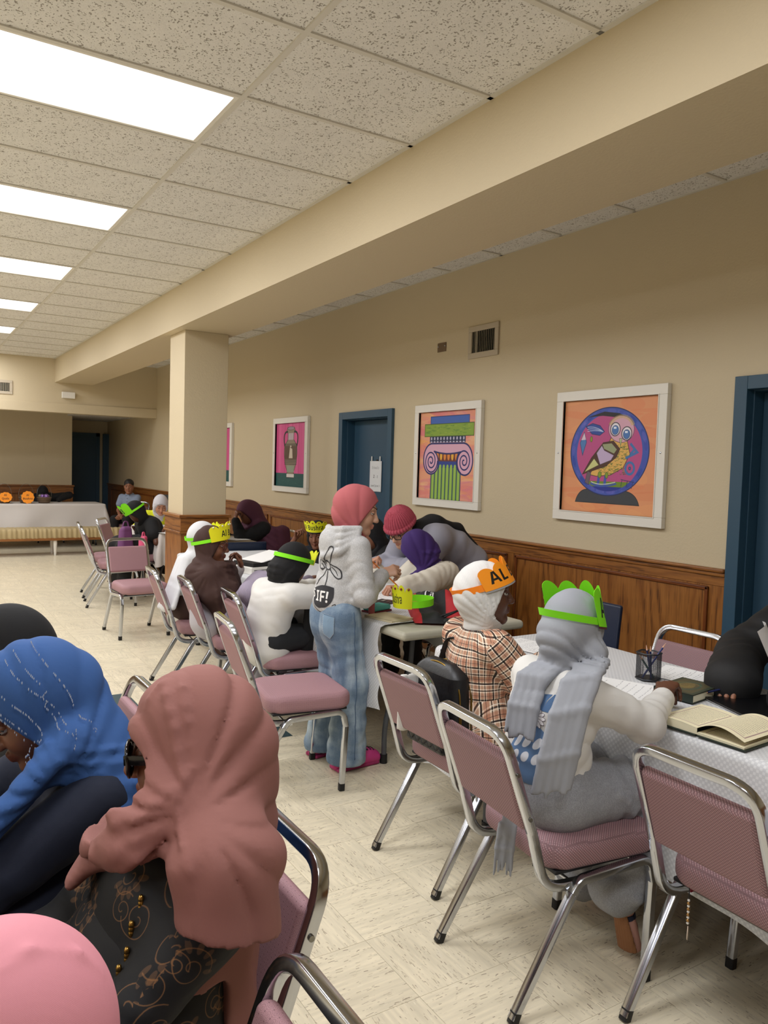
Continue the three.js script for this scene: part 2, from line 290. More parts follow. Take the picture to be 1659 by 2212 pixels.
// walls
{
  const holes = [[1.58, 2.475], [5.978, 6.817]], TH = 0.16, dH = 1.97;
  const w = struct('wall_right');
  obj('plaster', [boxR(XW, XW + TH, 0, CEIL + 0.02, ZN, holes[0][0] - 0.014), boxR(XW, XW + TH, 0, CEIL + 0.02, holes[0][1] + 0.014, holes[1][0] - 0.014), boxR(XW, XW + TH, 0, CEIL + 0.02, holes[1][1] + 0.014, 17.1), boxR(XW, XW + TH, dH + 0.014, CEIL + 0.02, holes[0][0] - 0.014, holes[0][1] + 0.014), boxR(XW, XW + TH, dH + 0.014, CEIL + 0.02, holes[1][0] - 0.014, holes[1][1] + 0.014)], M.wallR, w);
  const wains = (za, zb, panels) => {
    obj('oak_board', boxR(XW - 0.012, XW, 0.1, 0.99, za, zb), M.oak, w);
    obj('oak_cap', [boxR(XW - 0.04, XW, 0.998, 1.02, za, zb, 0.008, true), boxR(XW - 0.026, XW, 0.975, 1.0, za, zb, 0.008, true)], M.oak, w);
    obj('oak_rail', boxR(XW - 0.016, XW - 0.002, 0.925, 0.985, za, zb, 0.002, true), M.oak, w);
    obj('oak_base', boxR(XW - 0.02, XW, 0, 0.11, za, zb, 0.004, true), M.oak, w);
    for (const [a, b] of panels) {
      const y0 = 0.2, y1 = 0.915, m = 0.022;
      const mid = (a + b) / 2;
      for (const [c, d] of [[a + m, mid - 0.0008], [mid + 0.0008, b - m]]) { const g = boxR(XW - 0.0155, XW - 0.012, y0 + m, y1 - m, c, d); const q = g.attributes.uv; for (let i = 0; i < q.count; i++) q.setXY(i, q.getX(i) + c * 0.37, q.getY(i) + d); obj('oak_panel', g, M.oak, w); }
      obj('oak_moulding', [boxR(XW - 0.026, XW - 0.01, y0, y0 + m, a, b, 0.006, true), boxR(XW - 0.026, XW - 0.01, y1 - m, y1, a, b, 0.006, true), boxR(XW - 0.026, XW - 0.01, y0, y1, a, a + m, 0.006), boxR(XW - 0.026, XW - 0.01, y0, y1, b - m, b, 0.006)], M.oakDark, w);
    }
  };
  wains(2.55, 5.905, [[2.648, 4.22], [4.306, 5.83]]);
  const ps = []; for (let z = 7.0; z < 16.5; z += 1.62) ps.push([z, Math.min(16.85, z + 1.53)]);
  wains(6.9, 16.95, ps); wains(ZN, 1.5, [[-0.9, 0.6]]);
  // doors in the right wall: pressed steel frames, leaf set back
  const door = (n, a, b, set) => {
    const d = struct('door_' + n), f = 0.073;
    const fr = (x0, x1, y0, y1, z0, z1) => boxR(x0, x1, y0, y1, z0, z1, 0.003);
    obj('door_frame', [fr(XW - 0.03, XW + 0.03, 0, 2.04, a - f, a), fr(XW - 0.03, XW + 0.03, 0, 2.04, b, b + f), fr(XW - 0.03, XW + 0.03, dH, 2.04, a, b)], M.teal, d);
    obj('door_reveal', [fr(XW + 0.03, XW + set + 0.05, 0, dH, a - 0.02, a + 0.006), fr(XW + 0.03, XW + set + 0.05, 0, dH, b - 0.006, b + 0.02), fr(XW + 0.03, XW + set + 0.05, dH - 0.006, dH + 0.02, a, b)], M.teal, d);
    obj('door_leaf', boxR(XW + set, XW + set + 0.045, 0.008, dH - 0.01, a + 0.009, b - 0.009), M.tealDoor, d);
    return d;
  };
  const d1 = door(1, holes[1][0], holes[1][1], 0.11);
  obj('door_viewer', boxR(XW + 0.105, XW + 0.112, 1.545, 1.585, 6.345, 6.37, 0.002), M.bronze, d1);
  const d2 = door(2, holes[0][0], holes[0][1], 0.11);
  obj('kick_plate', boxR(XW + 0.104, XW + 0.112, 0.72, 0.965, 1.86, 2.36, 0.002), M.bronze, d2);
  {
    const pts = [[0, 0.035], [0.006, 0.035], [0.01, 0.026], [0.014, 0.014], [0.04, 0.012], [0.046, 0.02], [0.056, 0.029], [0.07, 0.029], [0.078, 0.022], [0.079, 0.012], [0.074, 0.0]];
    const g = new THREE.LatheGeometry(pts.map(([h, r]) => new THREE.Vector2(r, h)), 24); g.rotateZ(Math.PI / 2); g.translate(XW + 0.104, 0.85, -2.305); obj('door_knob', g, M.brass, d2);
  }
  obj('doorway_back', [boxR(XW + 0.3, XW + 0.32, 0, 2.1, 1.4, 2.6), boxR(XW + 0.3, XW + 0.32, 0, 2.1, 5.9, 6.9)], M.dark, w);
  // hall behind and beside the camera (never in frame)
  const wl = struct('wall_left'); obj('plaster', boxR(XL - 0.16, XL, 0, CEIL + 0.02, ZN, ZF + 0.3), M.wall, wl);
  const wn = struct('wall_near'); obj('plaster', boxR(XL - 0.16, XW + TH, 0, CEIL + 0.02, ZN - 0.16, ZN), M.wall, wn);
  // far wall: header over a deep recess
  const wf = struct('wall_far');
  obj('header', boxR(XL, XW, 2.37, CEIL + 0.02, ZF, ZF + 0.22), M.wall, wf);
  obj('header_band', boxR(XL, XW, 2.236, 2.385, ZF - 0.02, ZF + 0.22, 0.003), M.wall, wf);
  obj('recess_wall', boxR(XL, 2.78, 0, 2.45, 15.5, 17.1), M.wall, wf);
  obj('recess_pier', boxR(2.3, 2.782, 0.98, 2.34, 15.488, 15.51), M.wall, wf);
  obj('oak_board', boxR(XL, 2.8, 0.1, 0.9, 15.475, 15.5), M.oak, wf);
  obj('oak_rail', boxR(XL, 2.81, 0.875, 0.985, 15.465, 15.5, 0.003, true), M.oak, wf);
  obj('oak_moulding', boxR(XL, 2.815, 0.85, 0.875, 15.455, 15.5, 0.006, true), M.oak, wf);
  obj('oak_cap', boxR(XL, 2.825, 0.985, 1.015, 15.445, 15.5, 0.006, true), M.oak, wf);
  obj('recess_ceiling', boxR(XL, XW, 2.345, 2.45, ZF + 0.2, 15.5), M.ceil, wf);
  obj('corridor_ceiling', boxR(2.7, XW, 2.3, 2.45, ZF + 0.2, 17.1), M.ceil, wf);
  obj('corridor_end', boxR(2.7, XW + TH, 0, 2.45, 17.1, 17.26), M.wall, wf);
  obj('recess_side', boxR(XL - 0.16, XL, 0, 2.45, ZF, 17.1), M.wall, wf);
  const d3 = struct('door_3');
  obj('door_frame', [boxR(2.85, 2.92, 0, 2.05, 17.05, 17.1), boxR(3.54, 3.61, 0, 2.05, 17.05, 17.1), boxR(2.85, 3.61, 1.98, 2.05, 17.05, 17.1)], M.teal, d3);
  obj('door_leaf', boxR(2.92, 3.54, 0, 1.98, 17.07, 17.1), M.tealDoor, d3);
  const d4 = struct('door_4'); obj('door_leaf', boxR(3.655, 3.772, 0, 2.04, 16.95, 17.0), M.tealDoor, d4);
}
// air vents, plates, box, stray wire
{
  const vent = (name, label, w, h, pos, turn, nSlat) => {
    const t = thing(name, label, 'air vent', pos, turn), e = 0.042;
    obj('frame', [boxL(w, e, 0.014, 0, h / 2 - e / 2, 0.007, 0.003), boxL(w, e, 0.014, 0, -h / 2 + e / 2, 0.007, 0.003), boxL(e, h - 2 * e, 0.014, -w / 2 + e / 2, 0, 0.007, 0.003), boxL(e, h - 2 * e, 0.014, w / 2 - e / 2, 0, 0.007, 0.003)], M.ventFrame ??= std({ color: 0xb9ac96, roughness: 0.5 }), t);
    obj('backing', boxL(w - 2 * e, h - 2 * e, 0.002, 0, 0, 0.002), M.dark, t);
    for (let i = 0; i < nSlat; i++) { const g = boxL(0.003, h - 2 * e, 0.016, 0, 0, 0); g.rotateY(i === 2 ? -0.9 : 0.45 + 0.2 * hash2(i, 3, 4)); g.translate(-w / 2 + e + (w - 2 * e) * (i + 0.5) / nSlat, 0, 0.009); obj('slat', g, M.ventSlat ??= std({ color: 0x8f8672, roughness: 0.5 }), t); }
    return t;
  };
  vent('air_vent', 'square air vent with upright slats high on the right wall', 0.356, 0.244, V(XW, 2.487, 4.682), -Math.PI / 2, 13);
  vent('air_vent', 'dark slatted air vent above the far recess', 0.44, 0.215, V(1.318, 2.583, ZF), 0, 15);
  const p = thing('blank_plate', 'small blank steel plate with two screws left of the wall vent', 'wall plate', V(XW, 2.499, 5.218), -Math.PI / 2);
  obj('plate', boxL(0.115, 0.073, 0.006, 0, 0, 0.003, 0.002), M.plateM = phys({ color: 0x7d6a55, metalness: 0.7, roughness: 0.4 }), p);
  for (const x of [-0.046, 0.046]) obj('screw', new THREE.SphereGeometry(0.006, 10, 8).translate(x, 0.008, 0.006), M.chrome, p);
  const b = thing('wall_box', 'small white box on the far wall under the beam end', 'wall box', V(2.35, 2.52, ZF - 0.021)); obj('cover', boxL(0.2, 0.1, 0.05, 0, 0, 0.02, 0.008), M.white, b); obj('seam', boxL(0.202, 0.004, 0.03, 0, -0.02, 0.02), M.grey, b);
  const wire = tube([V(2.745, CEIL, 3.985), V(2.77, 3.02, 3.99), V(2.775, 2.94, 3.98), V(2.758, 2.86, 3.96), V(2.745, 2.79, 3.945), V(2.735, 2.775, 3.94), V(2.72, 2.778, 3.94)], 0.0055, 8, 0.03);
  tag(obj('loose_cable', wire, M.rubber), 'loose black cable end hanging from the ceiling beside the beam', 'cable');
}
// ---------- implicit surfaces: smooth unions of tapered limbs, meshed on a sparse grid ----------
const h3 = (x, y, z) => { let h = Math.imul(x, 374761393) ^ Math.imul(y, 668265263) ^ Math.imul(z, 2147483647 - 1640531527); h = Math.imul(h ^ (h >>> 13), 1274126177); return ((h ^ (h >>> 16)) >>> 0) / 4294967296; };
function n3(x, y, z) {
  const X = Math.floor(x), Y = Math.floor(y), Z = Math.floor(z), a = x - X, b = y - Y, c = z - Z, u = a * a * (3 - 2 * a), v = b * b * (3 - 2 * b), w = c * c * (3 - 2 * c);
  const L = (p, q, t) => p + (q - p) * t;
  return L(L(L(h3(X, Y, Z), h3(X + 1, Y, Z), u), L(h3(X, Y + 1, Z), h3(X + 1, Y + 1, Z), u), v), L(L(h3(X, Y, Z + 1), h3(X + 1, Y, Z + 1), u), L(h3(X, Y + 1, Z + 1), h3(X + 1, Y + 1, Z + 1), u), v), w) * 2 - 1;
}
const sub3 = (a, b) => [a[0] - b[0], a[1] - b[1], a[2] - b[2]], add3 = (a, b, s = 1) => [a[0] + b[0] * s, a[1] + b[1] * s, a[2] + b[2] * s], dot3 = (a, b) => a[0] * b[0] + a[1] * b[1] + a[2] * b[2], len3 = (a) => Math.hypot(a[0], a[1], a[2]), nrm = (a) => { const l = len3(a) || 1; return [a[0] / l, a[1] / l, a[2] / l]; }, crs = (a, b) => [a[1] * b[2] - a[2] * b[1], a[2] * b[0] - a[0] * b[2], a[0] * b[1] - a[1] * b[0]], mid3 = (a, b, t = 0.5) => [lerp(a[0], b[0], t), lerp(a[1], b[1], t), lerp(a[2], b[2], t)];
// wr: ring folds along a limb {a amplitude, f folds per metre, p phase, c centre 0..1, w width}
function cap(a, b, ra, rb = ra, wr = null) {
  const d = sub3(b, a), L2 = dot3(d, d) || 1e-9, L = Math.sqrt(L2), c = mid3(a, b), R = L / 2 + Math.max(ra, rb) + (wr ? wr.a * 2 : 0), ax = a[0], ay = a[1], az = a[2], dx = d[0], dy = d[1], dz = d[2];
  return { c, R, f: (x, y, z) => {
    const px = x - ax, py = y - ay, pz = z - az; let t = (px * dx + py * dy + pz * dz) / L2; t = t < 0 ? 0 : t > 1 ? 1 : t;
    const ex = px - dx * t, ey = py - dy * t, ez = pz - dz * t; let r = ra + (rb - ra) * t;
    if (wr) { const g = Math.exp(-(((t - wr.c) / wr.w) ** 2)); r += wr.a * g * Math.sin(t * L * wr.f * 6.283 + 4.5 * n3(x * 9, y * 9, z * 9) + (wr.p || 0)); }
    return Math.sqrt(ex * ex + ey * ey + ez * ez) - r;
  } };
}
function ell(c, r, ax = null) {
  const [F, U, S] = ax || [[1, 0, 0], [0, 1, 0], [0, 0, 1]], m = Math.max(...r), mn = Math.min(...r);
  return { c, R: m, f: (x, y, z) => {
    const px = x - c[0], py = y - c[1], pz = z - c[2], a = (px * F[0] + py * F[1] + pz * F[2]) / r[0], b = (px * U[0] + py * U[1] + pz * U[2]) / r[1], d = (px * S[0] + py * S[1] + pz * S[2]) / r[2];
    const k0 = Math.sqrt(a * a + b * b + d * d), q = Math.sqrt((a / r[0]) ** 2 + (b / r[1]) ** 2 + (d / r[2]) ** 2); return k0 < 1e-4 ? -mn : k0 * (k0 - 1) / q;
  } };
}
// flattened limb: wide along w, thin across it
function ecap(a, b, w, A, B, n = null) {
  const d = sub3(b, a), L = len3(d), D = nrm(d); let W = sub3(w, D.map((q) => q * dot3(w, D))); W = nrm(W); const N = crs(D, W), c = mid3(a, b), R = L / 2 + Math.max(...A, ...B);
  return { c, R: R + (n ? n.a * 2 : 0), f: (x, y, z) => {
    const px = x - a[0], py = y - a[1], pz = z - a[2], t0 = (px * D[0] + py * D[1] + pz * D[2]) / L, t = t0 < 0 ? 0 : t0 > 1 ? 1 : t0, over = (t0 - t) * L, pw = px * W[0] + py * W[1] + pz * W[2], pn = px * N[0] + py * N[1] + pz * N[2], rw = A[0] + (B[0] - A[0]) * t, rn = A[1] + (B[1] - A[1]) * t, m = Math.min(rw, rn);
    const l = Math.sqrt((pw / rw) ** 2 + (pn / rn) ** 2 + (over / m) ** 2); let e = (l - 1) * m; if (l > 1) { const g = Math.sqrt((pw / rw / rw) ** 2 + (pn / rn / rn) ** 2 + (over / m / m) ** 2); e = l * (l - 1) / g; }
    if (n) e -= n.a * n3((pw) * n.fx, t0 * L * n.fy, pn * n.fx + (n.s || 0)); return e;
  } };
}
class Field {
  constructor(k = 0.02) { this.k = k; this.p = []; this.s = []; this.d = null; this.amp = 0; }
  add(q, k = this.k) { for (const x of [].concat(q)) this.p.push({ ...x, k }); return this; }
  chain(pts, rs, k = this.k) { for (let i = 0; i + 1 < pts.length; i++) this.add(cap(pts[i], pts[i + 1], rs[i] ?? rs, rs[i + 1] ?? rs), k); return this; }
  cut(q, k = 0.006) { for (const x of [].concat(q)) this.s.push({ ...x, k }); return this; }
  fold(f, amp) { const o = this.d; this.d = o ? (x, y, z) => o(x, y, z) + f(x, y, z) : f; this.amp += amp; return this; }
  at(x, y, z) {
    let d = 1e3; const P = this.p;
    for (let i = 0; i < P.length; i++) { const q = P[i], ex = x - q.c[0], ey = y - q.c[1], ez = z - q.c[2], far = Math.sqrt(ex * ex + ey * ey + ez * ez) - q.R; if (far > d + q.k) continue; const e = q.f(x, y, z), k = q.k, m = Math.max(k - Math.abs(d - e), 0) / k; d = Math.min(d, e) - m * m * k * 0.25; }
    if (this.d && Math.abs(d) < 0.06) d += this.d(x, y, z);
    for (const q of this.s) { const e = -q.f(x, y, z), k = q.k, m = Math.max(k - Math.abs(d - e), 0) / k; d = Math.max(d, e) + m * m * k * 0.25; }
    return d;
  }
  grad(x, y, z, e = 0.003) { return nrm([this.at(x + e, y, z) - this.at(x - e, y, z), this.at(x, y + e, z) - this.at(x, y - e, z), this.at(x, y, z + e) - this.at(x, y, z - e)]); }
  onto(p, off = 0) { let q = [...p]; for (let i = 0; i < 6; i++) { const d = this.at(...q) - off; if (Math.abs(d) < 5e-4) break; const g = this.grad(...q); q = add3(q, g, -d); } return q; }
  // raised fold along a rough line, pressed onto the surface as it stands
  ridge(pts, r, k = 0.018, sink = 0.35) { const q = []; for (let i = 0; i + 1 < pts.length; i++) { const n = Math.max(1, Math.round(len3(sub3(pts[i + 1], pts[i])) / 0.035)); for (let j = 0; j < n; j++) q.push(mid3(pts[i], pts[i + 1], j / n)); } q.push(pts[pts.length - 1]); const s = q.map((p) => this.onto(p, -r * sink)); return { q: s, r, k }; }
  ridges(list) { const L = list.map((a) => this.ridge(...a)); for (const { q, r, k } of L) this.chain(q, q.map((_, i) => r * (i === 0 || i === q.length - 1 ? 0.55 : 1)), k); return this; }
  bounds() { const lo = [1e3, 1e3, 1e3], hi = [-1e3, -1e3, -1e3]; for (const q of this.p) for (let i = 0; i < 3; i++) { lo[i] = Math.min(lo[i], q.c[i] - q.R); hi[i] = Math.max(hi[i], q.c[i] + q.R); } return [lo, hi]; }
  mesh(h, box = null) {
    let [lo, hi] = box || this.bounds(); lo = lo.map((v) => v - 2.5 * h); hi = hi.map((v) => v + 2.5 * h);
    const B = 4, n = [0, 1, 2].map((i) => Math.ceil((hi[i] - lo[i]) / h / B) * B), [nx, ny, nz] = n, sx = 1, sy = nx + 1, sz = (nx + 1) * (ny + 1), val = new Float32Array(sz * (nz + 1)).fill(NaN), act = [], rad = Math.sqrt(3) * B * h * 0.5 * 1.25 + this.amp + 0.012;
    for (let k = 0; k < nz; k += B) for (let j = 0; j < ny; j += B) for (let i = 0; i < nx; i += B) {
      if (Math.abs(this.at(lo[0] + (i + B / 2) * h, lo[1] + (j + B / 2) * h, lo[2] + (k + B / 2) * h)) > rad) continue; act.push([i, j, k]);
      for (let c = 0; c <= B; c++) for (let b = 0; b <= B; b++) for (let a = 0; a <= B; a++) { const o = (i + a) + (j + b) * sy + (k + c) * sz; if (val[o] !== val[o]) val[o] = this.at(lo[0] + (i + a) * h, lo[1] + (j + b) * h, lo[2] + (k + c) * h); }
    }
    const id = new Int32Array(val.length).fill(-1), pos = [], idx = [], E = [[0, 1], [2, 3], [4, 5], [6, 7], [0, 2], [1, 3], [4, 6], [5, 7], [0, 4], [1, 5], [2, 6], [3, 7]], v = new Float32Array(8);
    for (const [i0, j0, k0] of act) for (let k = k0; k < k0 + B; k++) for (let j = j0; j < j0 + B; j++) for (let i = i0; i < i0 + B; i++) {
      const o = i + j * sy + k * sz; let m = 0; for (let q = 0; q < 8; q++) { v[q] = val[o + (q & 1) + (q & 2 ? sy : 0) + (q & 4 ? sz : 0)]; if (v[q] < 0) m |= 1 << q; } if (m === 0 || m === 255) continue;
      let X = 0, Y = 0, Z = 0, c = 0; for (const [a, b] of E) if ((v[a] < 0) !== (v[b] < 0)) { const t = v[a] / (v[a] - v[b]); X += (a & 1) + ((b & 1) - (a & 1)) * t; Y += (a >> 1 & 1) + ((b >> 1 & 1) - (a >> 1 & 1)) * t; Z += (a >> 2) + ((b >> 2) - (a >> 2)) * t; c++; }
      id[o] = pos.length / 3; pos.push(lo[0] + (i + X / c) * h, lo[1] + (j + Y / c) * h, lo[2] + (k + Z / c) * h);
    }
    const quad = (a, b, c, d, f) => { if (a < 0 || b < 0 || c < 0 || d < 0) return; f ? idx.push(a, b, c, a, c, d) : idx.push(a, c, b, a, d, c); };
    for (const [i0, j0, k0] of act) for (let k = k0; k < k0 + B; k++) for (let j = j0; j < j0 + B; j++) for (let i = i0; i < i0 + B; i++) {
      const o = i + j * sy + k * sz, s = val[o] < 0; if (id[o] < 0) continue;
      if (j && k && s !== (val[o + 1] < 0)) quad(id[o], id[o - sy], id[o - sy - sz], id[o - sz], s);
      if (i && k && s !== (val[o + sy] < 0)) quad(id[o], id[o - sz], id[o - 1 - sz], id[o - 1], s);
      if (i && j && s !== (val[o + sz] < 0)) quad(id[o], id[o - 1], id[o - 1 - sy], id[o - sy], s);
    }
    const g = new THREE.BufferGeometry(); g.setAttribute('position', new THREE.Float32BufferAttribute(pos, 3)); g.setIndex(idx); g.computeVertexNormals(); return g;
  }
}
// texture coordinates in metres: per triangle from the dominant axis, or wound round the nearest of the given bones
function clothUV(g, bones = null, ou = 0) {
  const q = g.toNonIndexed(), p = q.attributes.position, n = q.attributes.normal, uv = new Float32Array(p.count * 2), BN = bones && bones.map(([a, b, R, ref]) => { const D = nrm(sub3(b, a)); let W = nrm(sub3(ref, D.map((t) => t * dot3(ref, D)))); return { a, b, D, W, N: crs(D, W), R, L: len3(sub3(b, a)) }; });
  for (let t = 0; t < p.count; t += 3) {
    if (BN) {
      const c = [0, 1, 2].map((i) => (p.array[t * 3 + i] + p.array[t * 3 + 3 + i] + p.array[t * 3 + 6 + i]) / 3); let best = null, bd = 1e9;
      for (const B of BN) { const v = sub3(c, B.a), s = clamp(dot3(v, B.D), 0, B.L), d = len3(sub3(v, B.D.map((e) => e * s))) / B.R; if (d < bd) { bd = d; best = B; } }
      let a0 = 0; for (let j = 0; j < 3; j++) { const v = [p.getX(t + j) - best.a[0], p.getY(t + j) - best.a[1], p.getZ(t + j) - best.a[2]]; let a = Math.atan2(dot3(v, best.N), dot3(v, best.W)); if (j === 0) a0 = a; else { while (a - a0 > Math.PI) a -= 2 * Math.PI; while (a - a0 < -Math.PI) a += 2 * Math.PI; } uv[(t + j) * 2] = a * best.R; uv[(t + j) * 2 + 1] = dot3(v, best.D); }
    } else {
      const nx = Math.abs(n.getX(t) + n.getX(t + 1) + n.getX(t + 2)), ny = Math.abs(n.getY(t) + n.getY(t + 1) + n.getY(t + 2)), nz = Math.abs(n.getZ(t) + n.getZ(t + 1) + n.getZ(t + 2));
      for (let j = 0; j < 3; j++) { const i = t + j, X = p.getX(i), Y = p.getY(i), Z = p.getZ(i); uv[i * 2] = (nx >= ny && nx >= nz ? Z : X) + ou; uv[i * 2 + 1] = ny > nx && ny > nz ? Z : Y; }
    }
  }
  q.setAttribute('uv', new THREE.BufferAttribute(uv, 2)); return q;
}

// ---------- figures. Local frame: x forward, y up, z to the person's right ----------
const D2R = Math.PI / 180;
function rotF(yaw, pitch, roll = 0) { // yaw to the person's left, pitch down, roll to the right shoulder: returns [F, U, R]
  const m = new THREE.Matrix4().makeRotationFromEuler(new THREE.Euler(roll * D2R, yaw * D2R, -pitch * D2R, 'YZX')), e = m.elements; return [[e[0], e[1], e[2]], [e[4], e[5], e[6]], [e[8], e[9], e[10]]];
}
function ik(a, w, l1, l2, pole) { const d = sub3(w, a); let L = len3(d); const D = nrm(d), m = (l1 + l2) * 0.995; if (L > m) { w = add3(a, D, m); L = m; } const x = (l1 * l1 - l2 * l2 + L * L) / (2 * L), h = Math.sqrt(Math.max(0, l1 * l1 - x * x)); let P = sub3(pole, D.map((q) => q * dot3(pole, D))); P = nrm(P); return [add3(add3(a, D, x), P, h), w]; }
function figure(o) {
  const S = o.S, hs = o.hs ?? (0.45 + 0.55 * S), sit = o.sit ?? true, J = {}, L1 = (o.lean?.[0] ?? 0) * D2R, L2 = (o.lean?.[1] ?? 0) * D2R, side = o.side ?? 0, dir = (L) => nrm([Math.sin(L), Math.cos(L), side]);
  J.pel = o.pel ?? [0, sit ? 0.46 + 0.105 * S : 0.9 * S * 0.98, 0]; J.wst = add3(J.pel, dir(L1), 0.19 * S); J.chs = add3(J.wst, dir((L1 + L2) / 2), 0.17 * S); J.nck = add3(J.chs, dir(L2), 0.14 * S); J.up = dir(L2); J.fw = [J.up[1], -J.up[0], 0];
  const tw = (o.twist ?? 0) * D2R, rt = nrm([Math.sin(tw), 0, Math.cos(tw)]); J.rt = rt;
  const [F, U, R] = rotF(o.head?.[0] ?? 0, o.head?.[1] ?? 0, o.head?.[2] ?? 0);
  if (o.headAt) { // head placed in room coordinates: the spine bends from the hips to meet it
    const g = GL(o); J.hd = g(...o.headAt); if (o.pelAt) J.pel = g(...o.pelAt);
    const d = nrm(add3(nrm(sub3(J.hd, J.pel)), U, o.nb ?? 0.9)); J.nck = add3(add3(J.hd, d, -(o.neckL ?? 0.15) * hs), F, -0.03 * hs);
    const L = len3(sub3(J.nck, J.pel)), c = add3(mid3(J.pel, J.nck, 0.45), nrm([-(J.nck[1] - J.pel[1]), J.nck[0] - J.pel[0], 0]), (o.hunch ?? 0.1) * L), bz = (t) => add3(add3(J.pel.map((v) => v * (1 - t) ** 2), c, 2 * t * (1 - t)), J.nck, t * t);
    J.wst = bz(0.36); J.chs = bz(0.72); J.up = nrm(sub3(J.nck, J.chs)); J.fw = nrm([J.up[1], -J.up[0], 0]);
  }
  const sw = (o.sw ?? 0.158) * S, drop = 0.05 * S; J.sR = add3(add3(J.nck, rt, sw), J.up, -drop); J.sL = add3(add3(J.nck, rt, -sw), J.up, -drop);
  J.F = F; J.U = U; J.R = R; J.ax = [F, U, R];
  J.hd = o.headAt ? J.hd : add3(add3(add3(J.nck, nrm(add3(J.up, U)), (o.neckL ?? 0.15) * hs), F, 0.025 * hs), o.headOff ?? [0, 0, 0]);
  J.H = (f, u, r) => [J.hd[0] + hs * (F[0] * f + U[0] * u + R[0] * r), J.hd[1] + hs * (F[1] * f + U[1] * u + R[1] * r), J.hd[2] + hs * (F[2] * f + U[2] * u + R[2] * r)];
  const ua = 0.275 * S, fa = 0.25 * S;
  for (const q of ['R', 'L']) { const s = q === 'R' ? 1 : -1, a = o.arm?.[q] ?? {}; const w = a.w ?? [J.pel[0] + 0.3 * S, J.pel[1] + 0.06, 0.1 * s]; [J['e' + q], J['w' + q]] = ik(J['s' + q], w, ua, fa, a.pole ?? [-0.3, -1, 0.5 * s]); }
  const hw = 0.085 * S; for (const q of ['R', 'L']) { const s = q === 'R' ? 1 : -1, l = o.leg?.[q] ?? {}; J['h' + q] = add3(J.pel, [0, sit ? -0.01 : -0.02, hw * s]); J['k' + q] = l.k ?? (sit ? add3(J['h' + q], [0.4 * S, 0.0, 0.03 * s]) : add3(J['h' + q], [0.02, -0.42 * S, 0.01 * s])); J['a' + q] = l.a ?? (sit ? [J['k' + q][0] - 0.02, Math.max(0.075 * S, J['k' + q][1] - 0.4 * S), J['k' + q][2]] : add3(J['k' + q], [-0.02, -0.4 * S, 0])); J['t' + q] = l.t ?? add3(J['a' + q], [0.15 * S, -0.05 * S, 0.02 * s]); }
  return { o, S, hs, J };
}
// head and face in its own fine field
function headField(P, plain = false) {
  const { J, hs } = P, H = J.H, f = new Field(0.022 * hs), E = (c, r, k) => f.add(ell(H(...c), r.map((x) => x * hs), J.ax), k * hs);
  E([-0.012, 0.028, 0], [0.094, 0.1, 0.076], 0.02); E([0.03, -0.035, 0], [0.06, 0.075, 0.058], 0.03);
  if (!plain) {
    f.add(cap(H(0.0, -0.055, -0.052), H(0.062, -0.096, -0.014), 0.02 * hs, 0.017 * hs), 0.03 * hs); f.add(cap(H(0.0, -0.055, 0.052), H(0.062, -0.096, 0.014), 0.02 * hs, 0.017 * hs), 0.03 * hs);
    E([0.07, -0.1, 0], [0.02, 0.018, 0.022], 0.02); for (const s of [-1, 1]) { E([0.052, -0.028, 0.036 * s], [0.03, 0.03, 0.024], 0.025); f.add(cap(H(0.083, 0.034, 0.012 * s), H(0.072, 0.036, 0.048 * s), 0.009 * hs, 0.008 * hs), 0.016 * hs); E([-0.008, 0, 0.077 * s], [0.02, 0.032, 0.008], 0.006); }
    f.add(cap(H(0.086, 0.018, 0), H(0.108, -0.024, 0), 0.008 * hs, 0.0125 * hs), 0.012 * hs); for (const s of [-1, 1]) E([0.099, -0.028, 0.011 * s], [0.011, 0.008, 0.008], 0.006);
    for (const s of [-1, 1]) f.cut(ell(H(0.099, 0.012, 0.034 * s), [0.018 * hs, 0.012 * hs, 0.018 * hs], J.ax), 0.014 * hs);
    for (const s of [-1, 1]) f.add(cap(H(0.093, -0.055, 0), H(0.08, -0.057, 0.02 * s), 0.0075 * hs, 0.004 * hs), 0.006 * hs).add(cap(H(0.091, -0.067, 0), H(0.079, -0.064, 0.018 * s), 0.008 * hs, 0.004 * hs), 0.006 * hs);
  }
  f.add(cap(H(-0.022, -0.05, 0), P.J.nck, 0.052 * hs, 0.055 * hs), 0.03 * hs); return f;
}
